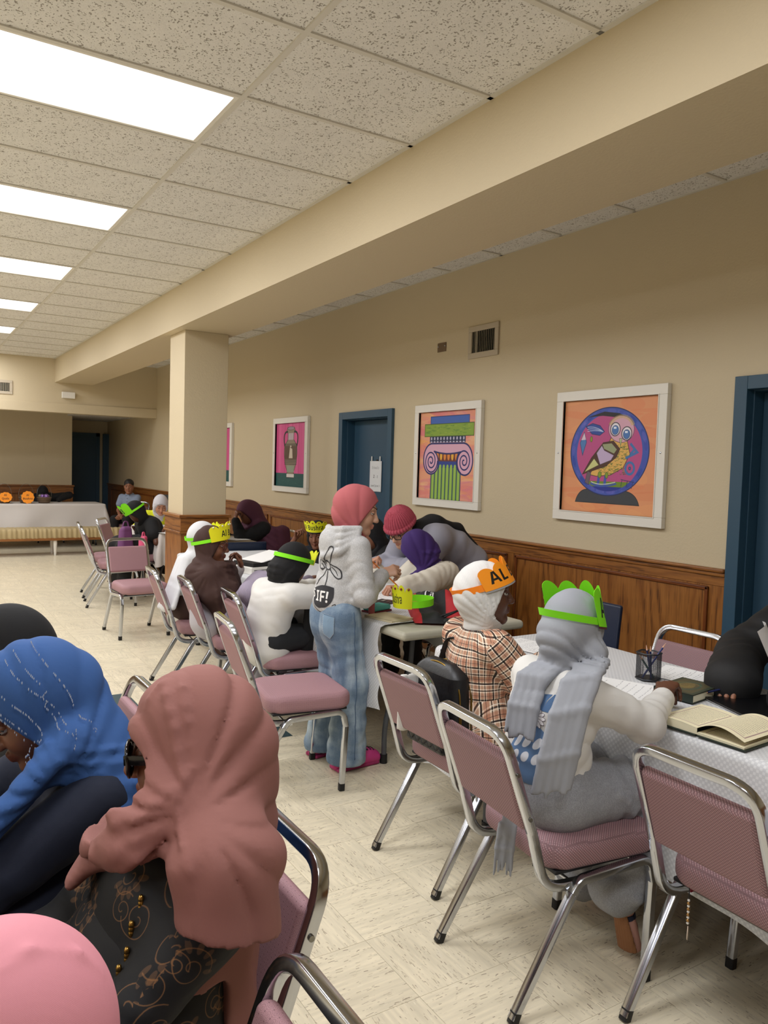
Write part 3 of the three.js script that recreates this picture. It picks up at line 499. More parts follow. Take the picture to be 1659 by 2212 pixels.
// a hand: W wrist, D along the metacarpals, N out of the palm, T thumb side; curl per finger [index, middle, ring, little, thumb] 0..1
function handField(W, D, N, T, s, curl, elbow, spread = 0.05) {
  const f = new Field(0.006 * s); D = nrm(D); N = nrm(sub3(N, D.map((q) => q * dot3(N, D)))); let t0 = crs(D, N); if (dot3(t0, T) < 0) t0 = t0.map((q) => -q); T = t0;
  const at = (d, t, n) => [0, 1, 2].map((i) => W[i] + s * (D[i] * d + T[i] * t + N[i] * n));
  f.add(cap(add3(W, nrm(sub3(elbow, W)), 0.09 * s), W, 0.026 * s, 0.022 * s), 0.02 * s); f.add(ecap(at(0.012, 0, 0), at(0.075, 0, 0), T, [0.024 * s, 0.014 * s], [0.037 * s, 0.0135 * s]), 0.02 * s); f.add(ell(at(0.03, 0.026, 0.006), [0.03 * s, 0.016 * s, 0.014 * s], [D, T, N]), 0.014 * s);
  [[0.03, 0.044, 0.026, 0.02], [0.0095, 0.049, 0.03, 0.022], [-0.011, 0.045, 0.027, 0.021], [-0.03, 0.034, 0.021, 0.018]].forEach(([t, a, b, c], i) => {
    const r = (i === 3 ? 0.0078 : 0.0088) * s, ph = curl[i]; let p = at(0.082 - (i === 3 ? 0.012 : i === 2 ? 0.003 : 0), t, 0), ang = 0.1 + ph * 1.35, q = (L) => { const d = Math.cos(ang), n = Math.sin(ang), sp = (t / 0.03) * spread; const e = [0, 1, 2].map((k) => p[k] + s * L * (D[k] * d + N[k] * n + T[k] * sp)); return e; };
    let e = q(a); f.add(cap(at(0.06, t * 0.9, 0), p, r * 1.05, r * 1.08)); f.add(cap(p, e, r * 1.05, r), 0.004 * s); p = e; ang += 0.15 + ph * 1.55; e = q(b); f.add(cap(p, e, r, r * 0.92), 0.003 * s); p = e; ang += 0.1 + ph * 0.8; e = q(c); f.add(cap(p, e, r * 0.92, r * 0.8), 0.003 * s);
  });
  const c = curl[4], p0 = at(0.022, 0.03, 0.006), p1 = at(0.055, 0.05 - 0.012 * c, 0.012 + 0.024 * c), p2 = at(0.082, 0.054 - 0.03 * c, 0.016 + 0.034 * c), p3 = at(0.1 , 0.05 - 0.036 * c, 0.018 + 0.036 * c);
  f.add(cap(p0, p1, 0.0145 * s, 0.0115 * s), 0.014 * s).add(cap(p1, p2, 0.011 * s, 0.0098 * s), 0.004 * s).add(cap(p2, p3, 0.0098 * s, 0.0078 * s), 0.004 * s); f.box = [add3(W, [-0.13 * s, -0.13 * s, -0.13 * s]), add3(W, [0.13 * s, 0.13 * s, 0.13 * s])]; f.box = [0, 1].map((e) => at(0.085, 0, 0).map((v) => v + (e ? 0.135 : -0.135) * s)); return f;
}
const skinM = (color) => phys({ color, vertexColors: true, roughness: 0.5, sheen: 0.15, sheenRoughness: 0.5 });
const trim = (g, keep) => { const i = g.index.array, p = g.attributes.position, o = []; for (let t = 0; t < i.length; t += 3) { const c = [0, 1, 2].map((k) => (p.getX(i[t + k]) * (k === 0) + p.getY(i[t + k]) * (k === 1) + p.getZ(i[t + k]) * (k === 2))); const m = [0, 1, 2].map((k) => (p.array[i[t] * 3 + k] + p.array[i[t + 1] * 3 + k] + p.array[i[t + 2] * 3 + k]) / 3); if (keep(m)) o.push(i[t], i[t + 1], i[t + 2]); } g.setIndex(o); return g; };
// the continuous body: hidden trunk and limbs coarse, head and hands fine, one geometry
function person(P, label, skin, hands = {}, face = true, det = 1) {
  const { o, J, S, hs } = P, t = thing('person', label, 'person', V(o.X, 0, o.Z), (o.h ?? 0) * D2R, o.group);
  const b = new Field(0.03), r = S;
  b.add(ecap(J.pel, J.wst, J.rt, [0.12 * r, 0.085 * r], [0.105 * r, 0.075 * r])).add(ecap(J.wst, J.chs, J.rt, [0.105 * r, 0.075 * r], [0.125 * r, 0.085 * r])).add(cap(J.chs, J.nck, 0.09 * r, 0.05 * r)).add(cap(J.nck, J.hd, 0.045 * hs, 0.045 * hs));
  for (const q of ['R', 'L']) b.add(cap(J['s' + q], J['e' + q], 0.04 * r, 0.032 * r)).add(cap(J['e' + q], J['w' + q], 0.031 * r, 0.021 * r), 0.02).add(cap(J.chs, J['s' + q], 0.06 * r, 0.045 * r)).add(cap(J['h' + q], J['k' + q], 0.07 * r, 0.047 * r)).add(cap(J['k' + q], J['a' + q], 0.044 * r, 0.03 * r)).add(cap(J['a' + q], J['t' + q], 0.03 * r, 0.024 * r));
  const gs = [b.mesh(0.017)], hf = headField(P, !face);
  const hb = [J.hd.map((v) => v - 0.15 * hs), J.hd.map((v) => v + 0.15 * hs)]; gs.push(hf.mesh((face ? 0.0042 : 0.008) * det, hb));
  for (const q in hands) { const a = hands[q], w = J['w' + q], e = J['e' + q], f = handField(w, a.D ?? sub3(w, e), a.N, a.T, (a.s ?? 1) * S, a.curl ?? [0.5, 0.5, 0.55, 0.6, 0.5], e, a.spread); gs.push(f.mesh(0.0034 * (a.det ?? 1), f.box)); }
  const lip = J.H(0.09, -0.061, 0), g = mergeGeometries(gs), p = g.attributes.position, col = new Float32Array(p.count * 3);
  for (let i = 0; i < p.count; i++) { const v = sub3([p.getX(i), p.getY(i), p.getZ(i)], lip), u = dot3(v, J.U) / hs, rr2 = dot3(v, J.R) / hs, ff = dot3(v, J.F) / hs; const k = face && Math.abs(u) < 0.013 * (1 - (rr2 / 0.03) ** 2) && ff > -0.03 ? 1 : 0; col[i * 3] = 1 - 0.08 * k; col[i * 3 + 1] = 1 - 0.32 * k; col[i * 3 + 2] = 1 - 0.3 * k; }
  g.setAttribute('color', new THREE.BufferAttribute(col, 3)); obj('body', g, skinM(skin), t);
  if (face) for (const s of [-1, 1]) {
    const e = new THREE.SphereGeometry(0.0135 * hs, 16, 12), c = J.H(0.0735, 0.0125, 0.034 * s); e.translate(...c); const eye = obj('eye', e, M.eye ??= phys({ color: 0xb9b0a6, roughness: 0.15 }), t);
    const d = nrm([J.F[0] + J.R[0] * 0.12 * s, J.F[1] + J.R[1] * 0.12 * s - 0.1, J.F[2] + J.R[2] * 0.12 * s]), ir = new THREE.SphereGeometry(0.0085 * hs, 14, 10); ir.scale(1, 1, 1); ir.translate(...add3(c, d, 0.0072 * hs)); obj('iris', ir, M.iris ??= phys({ color: 0x20130c, roughness: 0.1 }), eye);
    const lidG = (th, tilt) => { const g = new THREE.SphereGeometry(0.0148 * hs, 18, 10, 0, Math.PI * 2, 0, th), ax = nrm(add3(J.U.map((v) => v * (tilt > 0 ? 1 : -1)), J.F, Math.abs(tilt))); g.applyQuaternion(new THREE.Quaternion().setFromUnitVectors(new THREE.Vector3(0, 1, 0), V3(ax))); g.translate(...c); return g; };
    const ug = lidG(o.lidded ?? 1.34, 0.12), lg = lidG(1.16, -0.05); for (const g of [ug, lg]) g.setAttribute('color', new THREE.BufferAttribute(new Float32Array(g.attributes.position.count * 3).fill(0.92), 3)); obj('eyelid', [ug, lg], skinM(skin), t);
    const lid = []; for (let i = 0; i <= 8; i++) { const a = (i / 8 - 0.5) * 2; lid.push(V3(J.H(0.0835 - 0.007 * a * a, 0.019 - 0.006 * a * a, (0.034 + 0.016 * a) * s))); } obj('eyelash', sweep(lid, circ(0.0016 * hs, 6), J.U), M.hairM ??= std({ color: 0x0d0a09, roughness: 0.6 }), t);
    const br = []; for (let i = 0; i <= 8; i++) { const a = i / 8; br.push(V3(hf.onto(J.H(0.088 - 0.022 * a * a, 0.036 + 0.009 * Math.sin(a * 2.6), (0.014 + 0.04 * a) * s), 0.0006))); } obj('eyebrow', sweep(br, circ(0.0032 * hs, 6), J.U, false, (q) => 1 - 0.6 * q), M.hairM, t);
  }
  P.t = t; P.headF = hf; return t;
}
const fab = (color, o = {}) => phys({ color, roughness: 0.85, sheen: 0.25, sheenRoughness: 0.6, sheenColor: new THREE.Color(color).multiplyScalar(0.6), bumpMap: T.weave, bumpScale: 0.0003, ...o });
function wear(P, name, field, h, mat, o = {}) { const g = clothUV(field.mesh(h, o.box), o.bones); if (o.label) return tag(obj(name, g, mat, o.to ?? P.t), o.label); return obj(name, g, mat, o.to ?? P.t); }
// loose top with sleeves
function topField(P, q = {}) {
  const { J } = P, S = P.S * (q.w ?? 0.9), e = q.ease ?? 0.02, f = new Field(0.035 * S), n = { a: q.wa ?? 0.009, fx: 5, fy: 16, s: q.seed ?? 1 }, hem = q.hem ?? -0.06;
  const low = add3(J.pel, nrm(sub3(J.wst, J.pel)), hem * S), W = (w, d) => [w * S + e, d * S + e];
  f.add(ecap(low, J.wst, J.rt, W(...(q.hip ?? [0.15, 0.118])), W(...(q.waist ?? [0.138, 0.105])), n)); f.add(ecap(J.wst, J.chs, J.rt, W(...(q.waist ?? [0.138, 0.105])), W(0.15, 0.105), n), 0.05 * S); f.add(ecap(J.chs, add3(J.nck, J.up, -0.06 * S), J.rt, W(0.15, 0.105), W(0.125, 0.07), { a: 0.004, fx: 6, fy: 8 }), 0.05 * S);
  f.add(cap(add3(J.nck, J.up, -0.05 * S), add3(J.nck, J.up, -0.005 * S), 0.085 * S, 0.062 * S), 0.04 * S);
  for (const s of ['R', 'L']) { if (q.sleeves === false) { f.add(cap(J['s' + s], mid3(J['s' + s], J['e' + s], 0.5), 0.055 * S + e * 0.8, 0.056 * S + e), 0.045 * S); continue; }
    const sl = q.sl ?? 1; f.add(cap(J['s' + s], J['e' + s], (0.052 * S + e * 0.8) * sl, (0.047 * S + e * 0.7) * sl, { a: 0.003, f: 15, c: 0.85, w: 0.35, p: s === 'R' ? 1 : 3 }), 0.045 * S); const we = mid3(J['e' + s], J['w' + s], q.cuff ?? 0.93); f.add(cap(J['e' + s], we, (0.047 * S + e * 0.7) * sl, 0.033 * S + e * (q.wide ?? 0.55), { a: 0.003, f: 14, c: 0.3, w: 0.5, p: 2 }), 0.03 * S); if (q.ribs !== false) f.add(cap(mid3(J['e' + s], J['w' + s], (q.cuff ?? 0.93) - 0.05), we, 0.03 * S + e * 0.35, 0.029 * S + e * 0.2), 0.01); }
  if (q.ribs !== false) f.add(ecap(low, add3(low, nrm(sub3(J.wst, J.pel)), 0.035 * S), J.rt, W(0.146, 0.112), W(0.15, 0.116)), 0.012);
  return f;
}
function legsField(P, q = {}) {
  const { J, S } = P, e = q.ease ?? 0.015, f = new Field(0.04 * S); f.add(ecap(add3(J.pel, [0, -0.03 * S, 0]), add3(J.pel, nrm(sub3(J.wst, J.pel)), 0.1 * S), J.rt, [0.145 * S + e, 0.115 * S + e], [0.135 * S + e, 0.105 * S + e]));
  for (const s of ['R', 'L']) { f.add(cap(J['h' + s], J['k' + s], (q.th ?? 0.085) * S + e, (q.kn ?? 0.06) * S + e, { a: q.wa ?? 0.006, f: 13, c: 0.85, w: 0.35 }), 0.05 * S); f.add(cap(J['k' + s], mid3(J['k' + s], J['a' + s], q.cut ?? 0.98), (q.kn ?? 0.06) * S + e, (q.an ?? 0.045) * S + e, { a: q.wa ?? 0.006, f: 12, c: 0.75, w: 0.5 }), 0.03 * S); }
  return f;
}
function shoe(P, q, mat, sole) { const { J, S, t } = P, a = J['a' + q], e = J['t' + q], d = nrm(sub3(e, a)), f = new Field(0.02), heel = add3(a, [-0.02 * S, -0.035 * S, 0]); f.add(ecap(heel, add3(e, [0, 0, 0]), [0, 0, 1], [0.034 * S, 0.03 * S], [0.042 * S, 0.024 * S])).add(cap(a, heel, 0.034 * S, 0.03 * S)).add(ell(add3(e, [0.02 * S, 0, 0]), [0.05 * S, 0.026 * S, 0.042 * S])); return obj('shoe', clothUV(f.mesh(0.007)), mat, t); }
// head scarf round the face; returns the field so that folds and tails can be added before meshing
function scarfField(P, q = {}) {
  const { J, hs, S } = P, H = J.H, f = new Field(0.03 * hs), g = q.g ?? 0.016, E = (c, r, k) => f.add(ell(H(...c), r.map((x) => (x + g) * hs), J.ax), k);
  E([-0.014, 0.026, 0], [0.097, 0.101, 0.079], 0.03); E([0.012, -0.04, 0], [0.075, 0.085, 0.066], 0.04);
  f.add(cap(H(0.0, -0.075, 0), add3(J.nck, J.up, -0.015 * S), (0.066 + g * 0.5) * hs, (q.nk ?? 0.085) * S), 0.04);
  if (q.cape !== 0) { const c = q.cape ?? 0.08; f.add(ecap(add3(J.nck, J.up, -0.01 * S), add3(J.nck, J.up, -c * S), J.rt, [0.075 * S, 0.07 * S], [(q.cw ?? 0.15) * S + 0.02, 0.085 * S + 0.025]), 0.05); }
  P.cutFace = () => { const o = q.face ?? {}, a = ell(H(0.11, o.u ?? -0.022, o.r ?? 0), [0.14 * hs, (o.h ?? 0.1) * hs, (o.w ?? 0.13) * hs], J.ax), sl = o.slant ?? 0.4, p0 = H(o.f ?? 0.046, -0.02, 0), n = nrm(add3(J.F, J.U, -sl)); f.cut({ c: a.c, R: a.R, f: (x, y, z) => Math.max(a.f(x, y, z), -((x - p0[0]) * n[0] + (y - p0[1]) * n[1] + (z - p0[2]) * n[2])) }, 0.005); };
  const yw = q.yaw ?? 0; f.J = J; return f;
}
function rimRidge(P, f, o, r = 0.006) { // the rolled edge around the face
  const { J, hs } = P, pts = []; for (let i = 0; i <= 22; i++) { const a = i / 22 * 2 * Math.PI; pts.push(J.H(0.075 - 0.035 * (1 - Math.sin(a)) * 0.5, -0.02 + 0.1 * Math.sin(a), 0.078 * Math.cos(a))); } f.chain(pts.map((p) => f.onto(p, -0.001)), pts.map(() => r * hs), 0.008); return f;
}
// pleats that fan out from a point: c centre, a the axis they turn about, n pleats per radian, faded in from near
function fan(c, a, ref, n, amp, near, far, sd = 0) {
  const A = nrm(a), W = nrm(sub3(ref, A.map((q) => q * dot3(ref, A)))), B = crs(A, W);
  return (x, y, z) => { const v = [x - c[0], y - c[1], z - c[2]], p = dot3(v, W), q = dot3(v, B), r = Math.hypot(p, q), t = Math.atan2(q, p), w = smooth(0, near, r) * (1 - smooth(far * 0.6, far, Math.hypot(r, dot3(v, A)))); if (w <= 0) return 0; const ph = t * n * 0.5 + 1.5 * n3(t * 2.4 + sd, r * 4, sd) + sd, s = Math.pow(Math.sin(ph) ** 2 + 0.012, 0.27); return -amp * w * ((s - 0.65) * (0.75 + 0.5 * n3(t * 3, r * 6, sd + 3))); };
}
// soft creases across a direction, warped so that they wander and fade in and out
function crease(dir, f, amp, sd) { const D = nrm(dir); return (x, y, z) => { const u = x * D[0] + y * D[1] + z * D[2], q = n3(x * 5 + sd, y * 5, z * 5), a = Math.sin(u * f * 2 + 5.5 * q + sd), w = smooth(-0.25, 0.5, n3(x * 7, y * 7 + sd, z * 7)); return -amp * w * (Math.pow(a * a + 0.02, 0.3) - 0.6); }; }
// hanging cloth end made of narrow strands side by side
function strands(f, pts, w, width, n, r, sd = 1) { const W = nrm(w); for (let i = 0; i < n; i++) { const q = (i / (n - 1) - 0.5) * width, j = 0.5 - hash2(i, sd, 3), P2 = pts.map((p, k) => add3(add3(p, W, q * (1 + 0.15 * k / pts.length)), [0, 1, 0], k === pts.length - 1 ? j * 0.03 : 0)); const nn = crs(W, nrm(sub3(pts[1], pts[0]))); f.chain(P2.map((p, k) => add3(p, nn, (i % 2 ? 1 : -1) * r * 0.45)), P2.map((_, k) => r * (k === P2.length - 1 ? 0.6 : 0.85 + 0.3 * hash2(i, k, sd))), r * 1.3); } return f; }
// paper crown: band round the head and a scalloped front plate that leans out; all in head coordinates
function crown(P, q) {
  const { J, hs, t } = P, H = J.H, c = tag(new THREE.Group(), q.label); c.name = numbered('paper_crown'); t.add(c); const rF = q.rf ?? 0.118, rS = q.rs ?? 0.1, u0 = q.u ?? 0.055, tilt = q.tilt ?? 0.25, yaw = (q.yaw ?? 0) * D2R, up = q.up ?? 0.095;
  const put = (a, v, rad, out) => { const f = Math.cos(a) * (rF + out) - (tilt + (q.back ?? 0)) * v, r = Math.sin(a) * (rS + out), u = u0 + v + tilt * (f * Math.cos(yaw) + r * Math.sin(yaw)); const ca = Math.cos(yaw), sa = Math.sin(yaw); return H(f * 1 - 0.012, u, r); };
  const strip = (nm, a0, a1, lo, hi, out, mat, lean = 0, n = 72, th = 0.0012) => { const pos = [], uv = [], idx = []; for (let i = 0; i <= n; i++) { const s = i / n, a = yaw + a0 + (a1 - a0) * s, L = lo(s), T2 = hi(s); for (const [v, o2] of [[L, out], [L, out + th], [T2, out + th], [T2, out]]) { pos.push(...put(a, v, 0, o2 + lean * (v - L))); uv.push(s, clamp(v / up, 0, 1)); } } for (let i = 0; i < n; i++) for (let k = 0; k < 4; k++) { const A = i * 4 + k, B = i * 4 + (k + 1) % 4; idx.push(A, B, A + 4, B, B + 4, A + 4); } const e = n * 4; idx.push(0, 2, 1, 0, 3, 2, e, e + 1, e + 2, e, e + 2, e + 3); const g = new THREE.BufferGeometry(); g.setAttribute('position', new THREE.Float32BufferAttribute(pos, 3)); g.setAttribute('uv', new THREE.Float32BufferAttribute(uv, 2)); g.setIndex(idx); const g2 = g.toNonIndexed(), U2 = g2.attributes.uv; for (let i = 0; i < n; i++) for (let v = 0; v < 6; v++) U2.setXY((i * 4 + 3) * 6 + v, 0.004, 0.985); g2.computeVertexNormals(); return obj(nm, g2, mat, c); };
  const half = q.half ?? 0.95; strip('band', half - 0.1, 2 * Math.PI - half + 0.1, () => 0.0, () => q.bandH ?? 0.024, 0, q.bandMat);
  const n = q.points ?? 5; const top = (s) => { const k = s * n, fr = k - Math.floor(k), m = Math.abs(Math.floor(k) - (n - 1) / 2) / ((n - 1) / 2 || 1); return up * (0.7 + (0.3 - 0.1 * m) * Math.pow(Math.sin(Math.PI * fr), 0.6) - 0.06 * m); }; const pl = strip('front_plate', half, -half, () => -0.004, top, 0.003, q.plateMat, q.flare ?? 0.12);
  if (q.foam) strip('foam_strip', half, -half, () => -0.012, () => 0.004, 0.002, q.foam);
  if (q.gems) for (let i = 0; i < n; i++) { const a = yaw + half - 2 * half * (i + 0.5) / n; const g = new THREE.SphereGeometry(0.006 * hs, 10, 8); g.translate(...put(a, up * (q.gemV ?? 0.78), 0, 0.006 + (q.flare ?? 0.12) * up * 0.78)); obj('gem', g, q.gems, c); }
  return c;
}
const crownTex = (bg, ink, text, x0, size, bars = true) => canvasTex(512, 160, (x, W, Hh) => { x.fillStyle = bg; x.fillRect(0, 0, W, Hh); x.fillStyle = ink; x.font = `bold ${size}px sans-serif`; x.fillText(text, x0, 128); });
// flat print laid on a garment: grid pressed onto its surface
function decal(P, field, c, u, v, w, h, tex, mesh, off = 0.0016, n = 26) {
  const pos = [], uv = [], idx = []; for (let j = 0; j <= n; j++) for (let i = 0; i <= n; i++) { const p = field.onto(add3(add3(c, u, (i / n - 0.5) * w), v, (j / n - 0.5) * h), off); pos.push(...p); uv.push(i / n, j / n); } for (let j = 0; j < n; j++) for (let i = 0; i < n; i++) { const a = j * (n + 1) + i; idx.push(a, a + 1, a + n + 2, a, a + n + 2, a + n + 1); }
  const g = new THREE.BufferGeometry(); g.setAttribute('position', new THREE.Float32BufferAttribute(pos, 3)); g.setAttribute('uv', new THREE.Float32BufferAttribute(uv, 2)); g.setIndex(idx); g.computeVertexNormals(); const m = obj('print', g, std({ map: tex, alphaTest: 0.5, roughness: 0.75, side: THREE.DoubleSide }), mesh); m.castShadow = false; return m;
}
function glasses(P, mat, lens, big = 1) { const { J, hs, t } = P, g = new THREE.Group(); g.name = numbered('glasses'); t.add(g); for (const s of [-1, 1]) { const pts = []; for (let i = 0; i < 20; i++) { const a = i / 20 * 6.2832; pts.push(V3(J.H(0.104 - 0.012 * Math.abs(Math.cos(a) * 0.5 + 0.5), 0.008 + 0.022 * big * Math.sign(Math.sin(a)) * Math.abs(Math.sin(a)) ** 0.75, (0.035 + 0.027 * big * Math.sign(Math.cos(a)) * Math.abs(Math.cos(a)) ** 0.75) * s))); } obj('rim', sweep(pts, circ(0.0026 * big, 6), J.F, true), mat, g); if (lens) { const sh = new THREE.BufferGeometry(), c = J.H(0.1, 0.008, 0.035 * s), pp = [...c]; pts.forEach((p) => pp.push(p.x, p.y, p.z)); const ix = []; for (let i = 0; i < 20; i++) ix.push(0, 1 + i, 1 + (i + 1) % 20); sh.setAttribute('position', new THREE.Float32BufferAttribute(pp, 3)); sh.setIndex(ix); sh.computeVertexNormals(); obj('lens', sh, lens, g); } obj('temple', sweep([V3(J.H(0.098, 0.016, 0.06 * s * Math.min(big, 1.1))), V3(J.H(0.06, 0.014, 0.07 * s)), V3(J.H(0.0, 0.01, 0.078 * s))], big > 1.1 ? [[0.008, 0.0015], [0.008, -0.0015], [-0.008, -0.0015], [-0.008, 0.0015]] : circ(0.0018, 6), J.U), mat, g); } obj('bridge', sweep([V3(J.H(0.104, 0.012, -0.01)), V3(J.H(0.112, 0.015, 0)), V3(J.H(0.104, 0.012, 0.01))], circ(0.0022 * big, 6), J.U), mat, g); return g; }
// ---------- stacking banquet chairs ----------
const SQ = sq(0.026, 0.025);
let seatG = null;
function seatGeo() {   // cushion: rounded in plan, soft edges, domed top
  if (seatG) return seatG; const f = new Field(0.01), a = 0.2, pr = 0.075, h = 0.041, e = 0.03;
  f.p.push({ c: [0, 0, 0], R: 0.3, k: 0.01, f: (x, y, z) => { const w = a * (1 + 0.04 * x / a), qx = Math.abs(x) - (a + 0.005 - pr), qz = Math.abs(z) - (w - pr), dp = Math.hypot(Math.max(qx, 0), Math.max(qz, 0)) + Math.min(Math.max(qx, qz), 0) - pr, yy = y - (y > -0.02 ? 0.014 * Math.max(0, 1 - (x / a) ** 2) * Math.max(0, 1 - (z / a) ** 2) : 0), u = dp + e, v = Math.abs(yy) - h + e; return Math.min(Math.max(u, v), 0) + Math.hypot(Math.max(u, 0), Math.max(v, 0)) - e; } });
  seatG = boxuv(f.mesh(0.008)); return seatG;
}
function makeChair(fab) {
  const t = new THREE.Group();
  const X = (x) => x - 0.25;
  for (const s of [-1, 1]) {
    const z = 0.2 * s;
    const rear = [[X(0.0), 0.012, z * 1.01], [X(0.19), 0.325, z]], front = [[X(0.492), 0.3, z], [X(0.475), 0.012, z * 1.04]];
    for (const [a, b] of [rear, [front[1], front[0]]]) {
      const leg = obj('leg', sweep([V3(a), V3(b)], SQ, [0, 0, 1]), M.chrome, t);
      const d = V3(b).sub(V3(a)).normalize(); const c0 = V3(a).addScaledVector(d, -0.0), c1 = V3(a).addScaledVector(d, 0.022);
      obj('foot_cap', [sweep([V3([a[0], 0.001, a[2]]).addScaledVector(d, 0), c1], sq(0.027, 0.027, 0.004), [0, 0, 1])], M.rubber, leg);
    }
    obj('seat_rail', sweep(roundPath([V3(rear[1]), V3([X(0.215), 0.358, z]), V3([X(0.478), 0.372, z]), V3(front[0])], [0.03, 0.06], 8), SQ, [0, 0, 1]), M.chrome, t);
  }
  // back hoop: one tube, from under the seat up, over and down
  const hp = (s) => [V3([X(0.235), 0.34, 0.18 * s]), V3([X(0.105), 0.345, 0.18 * s]), V3([X(0.062), 0.5, 0.18 * s])];
  const A = hp(-1), B = hp(1).reverse(), top = (s) => V3([X(-0.045), 0.798, 0.178 * s]);
  obj('back_frame', sweep(roundPath([...A, top(-1), top(1), ...B], [0.07, 0.02, 0.075, 0.075, 0.02, 0.07], 8), SQ, [1, 0.25, 0.001]), M.chrome, t);
  obj('crossbar', tube([V3([X(0.2), 0.347, -0.19]), V3([X(0.2), 0.347, 0.19])], 0.006, 8), M.chrome, t);
  obj('crossbar', tube([V3([X(0.44), 0.36, -0.19]), V3([X(0.44), 0.36, 0.19])], 0.006, 8), M.chrome, t);
  { // backrest pad, gently curved, in the tilted plane of the hoop
    const g = boxL(0.036, 0.232, 0.342, 0, 0, 0, 0.017, false, 4), p = g.attributes.position;
    const g2 = new RoundedBoxGeometry(0.036, 0.232, 0.342, 6, 0.017), q = g2.attributes.position;
    for (let i = 0; i < q.count; i++) q.setX(i, q.getX(i) - 0.02 * (1 - (q.getZ(i) / 0.17) ** 2) + 0.006);
    g2.computeVertexNormals(); boxuv(g2); g2.rotateZ(0.33); g2.translate(X(0.018), 0.625, 0); obj('backrest', g2, fab, t);
    for (const s of [-1, 1]) for (const y of [0.56, 0.69]) { const f = new THREE.CylinderGeometry(0.006, 0.006, 0.03, 8); f.rotateX(Math.PI / 2); f.translate(X(0.062 - (y - 0.5) * 0.36), y, s * 0.181); obj('screw', f, M.steel, t); }
  }
  { // domed seat cushion
    const g = seatGeo().clone(); g.translate(X(0.325), 0.42, 0); obj('seat', g, fab, t);
    obj('seat_board', boxL(0.36, 0.012, 0.36, X(0.325), 0.38, 0, 0.004), M.rubber, t);
  }
  return t;
}
const chairProto = { dot: makeChair(M.fabDot), scale: makeChair(M.fabScale) };
// place by the middle of its rear feet (X, Z) and the heading it faces (degrees, 0 = towards the right wall, 90 = away from the camera)
function chair(kind, X, Z, deg, label, group = 'mauve stacking banquet chairs') {
  const c = chairProto[kind].clone(), h = deg * Math.PI / 180; c.name = numbered('banquet_chair'); scene.add(c);
  c.traverse((o) => { if (o !== c) o.name = numbered(o.name.replace(/_\d{3}$/, '')); });
  c.position.copy(V(X + 0.25 * Math.cos(h), 0, Z + 0.25 * Math.sin(h))); c.rotation.y = h; return tag(c, label, 'chair', group);
}
const seatOf = (X, Z, deg, d = 0.3) => { const h = deg * Math.PI / 180; return [X + d * Math.cos(h), Z + d * Math.sin(h)]; };
const CH = {
  c3: ['dot', 1.6, 2.35, 0, 'mauve banquet chair with a black backpack inside its back, under the plaid girl'],
  c4: ['dot', 1.444, 1.738, -5.9, 'mauve banquet chair under the girl in grey hijab and white sweatshirt'],
  c5: ['dot', 1.7, 1.19, -1, 'empty mauve banquet chair with a bead charm dangling, beside the open book'],
  c6: ['dot', 1.6, 0.74, -3, 'mauve banquet chair cut off by the right edge of the photo'],
  c1: ['scale', 1.311, 3.381, -7.5, 'empty mauve banquet chair right behind the standing girl in jeans'],
  cb: ['scale', 1.6, 4.08, -6, 'mauve banquet chair under the girl in black hijab and white sweatshirt'],
  ca: ['scale', 1.52, 4.62, -6, 'mauve banquet chair under the girl in the brown hijab'],
  cd: ['scale', 1.46, 5.13, -6, 'mauve banquet chair beside the pillar, under the child in white behind the brown hijab'],
  c0: ['scale', 1.76, 7.14, -86, 'empty mauve banquet chair standing alone left of the pillar, seat towards the camera'],
  ce: ['scale', 1.66, 8.45, -8, 'nearer of the two mauve chairs seen side-on left of the pillar'],
  cf: ['scale', 1.74, 9.05, -8, 'farther of the two mauve chairs seen side-on left of the pillar'],
  cg: ['scale', 2.12, 9.7, -30, 'small distant mauve chair with a yellow ribbon, in front of the pleated bench'],
  ch: ['scale', 2.78, 9.02, 190, 'mauve chair hung with purple and pink bags under the child in black'],
  cw: ['dot', 3.06, 2.25, 180, 'empty mauve banquet chair between the near table and the oak wall panels'],
  cp3: ['scale', 0.6, 1.36, 180, 'mauve banquet chair under the woman in sunglasses and mauve hijab'],
  cp2: ['scale', 0.56, 1.84, 180, 'mauve banquet chair under the woman in the blue hijab'],
  cp1: ['scale', 0.62, 2.42, 180, 'mauve chair glimpsed between the blue hijab and the mauve hijab'],
  cp4: ['scale', 0.44, 0.84, 180, 'mauve chair whose chrome hoop just enters at the bottom edge of the photo'],
  c13: ['dot', 3.42, 4.3, 180, 'mauve chair under the girl in the purple hijab'],
  c12: ['dot', 3.4, 4.95, 180, 'mauve chair under the person all in black at the middle table'],
  c10: ['dot', 3.4, 5.75, 180, 'mauve chair under the girl wearing the Al Bushra crown'],
  c11: ['dot', 3.58, 7.72, 180, 'mauve chair under the woman in maroon by the wall'],
  c17: ['dot', 3.1, 1.62, 180, 'mauve chair under the person in black at the right edge'],
};
const seats = {};
for (const k in CH) { const [f, X, Z, d, l] = CH[k]; seats[k] = { X, Z, d, o: chair(f, X, Z, d, l) }; }
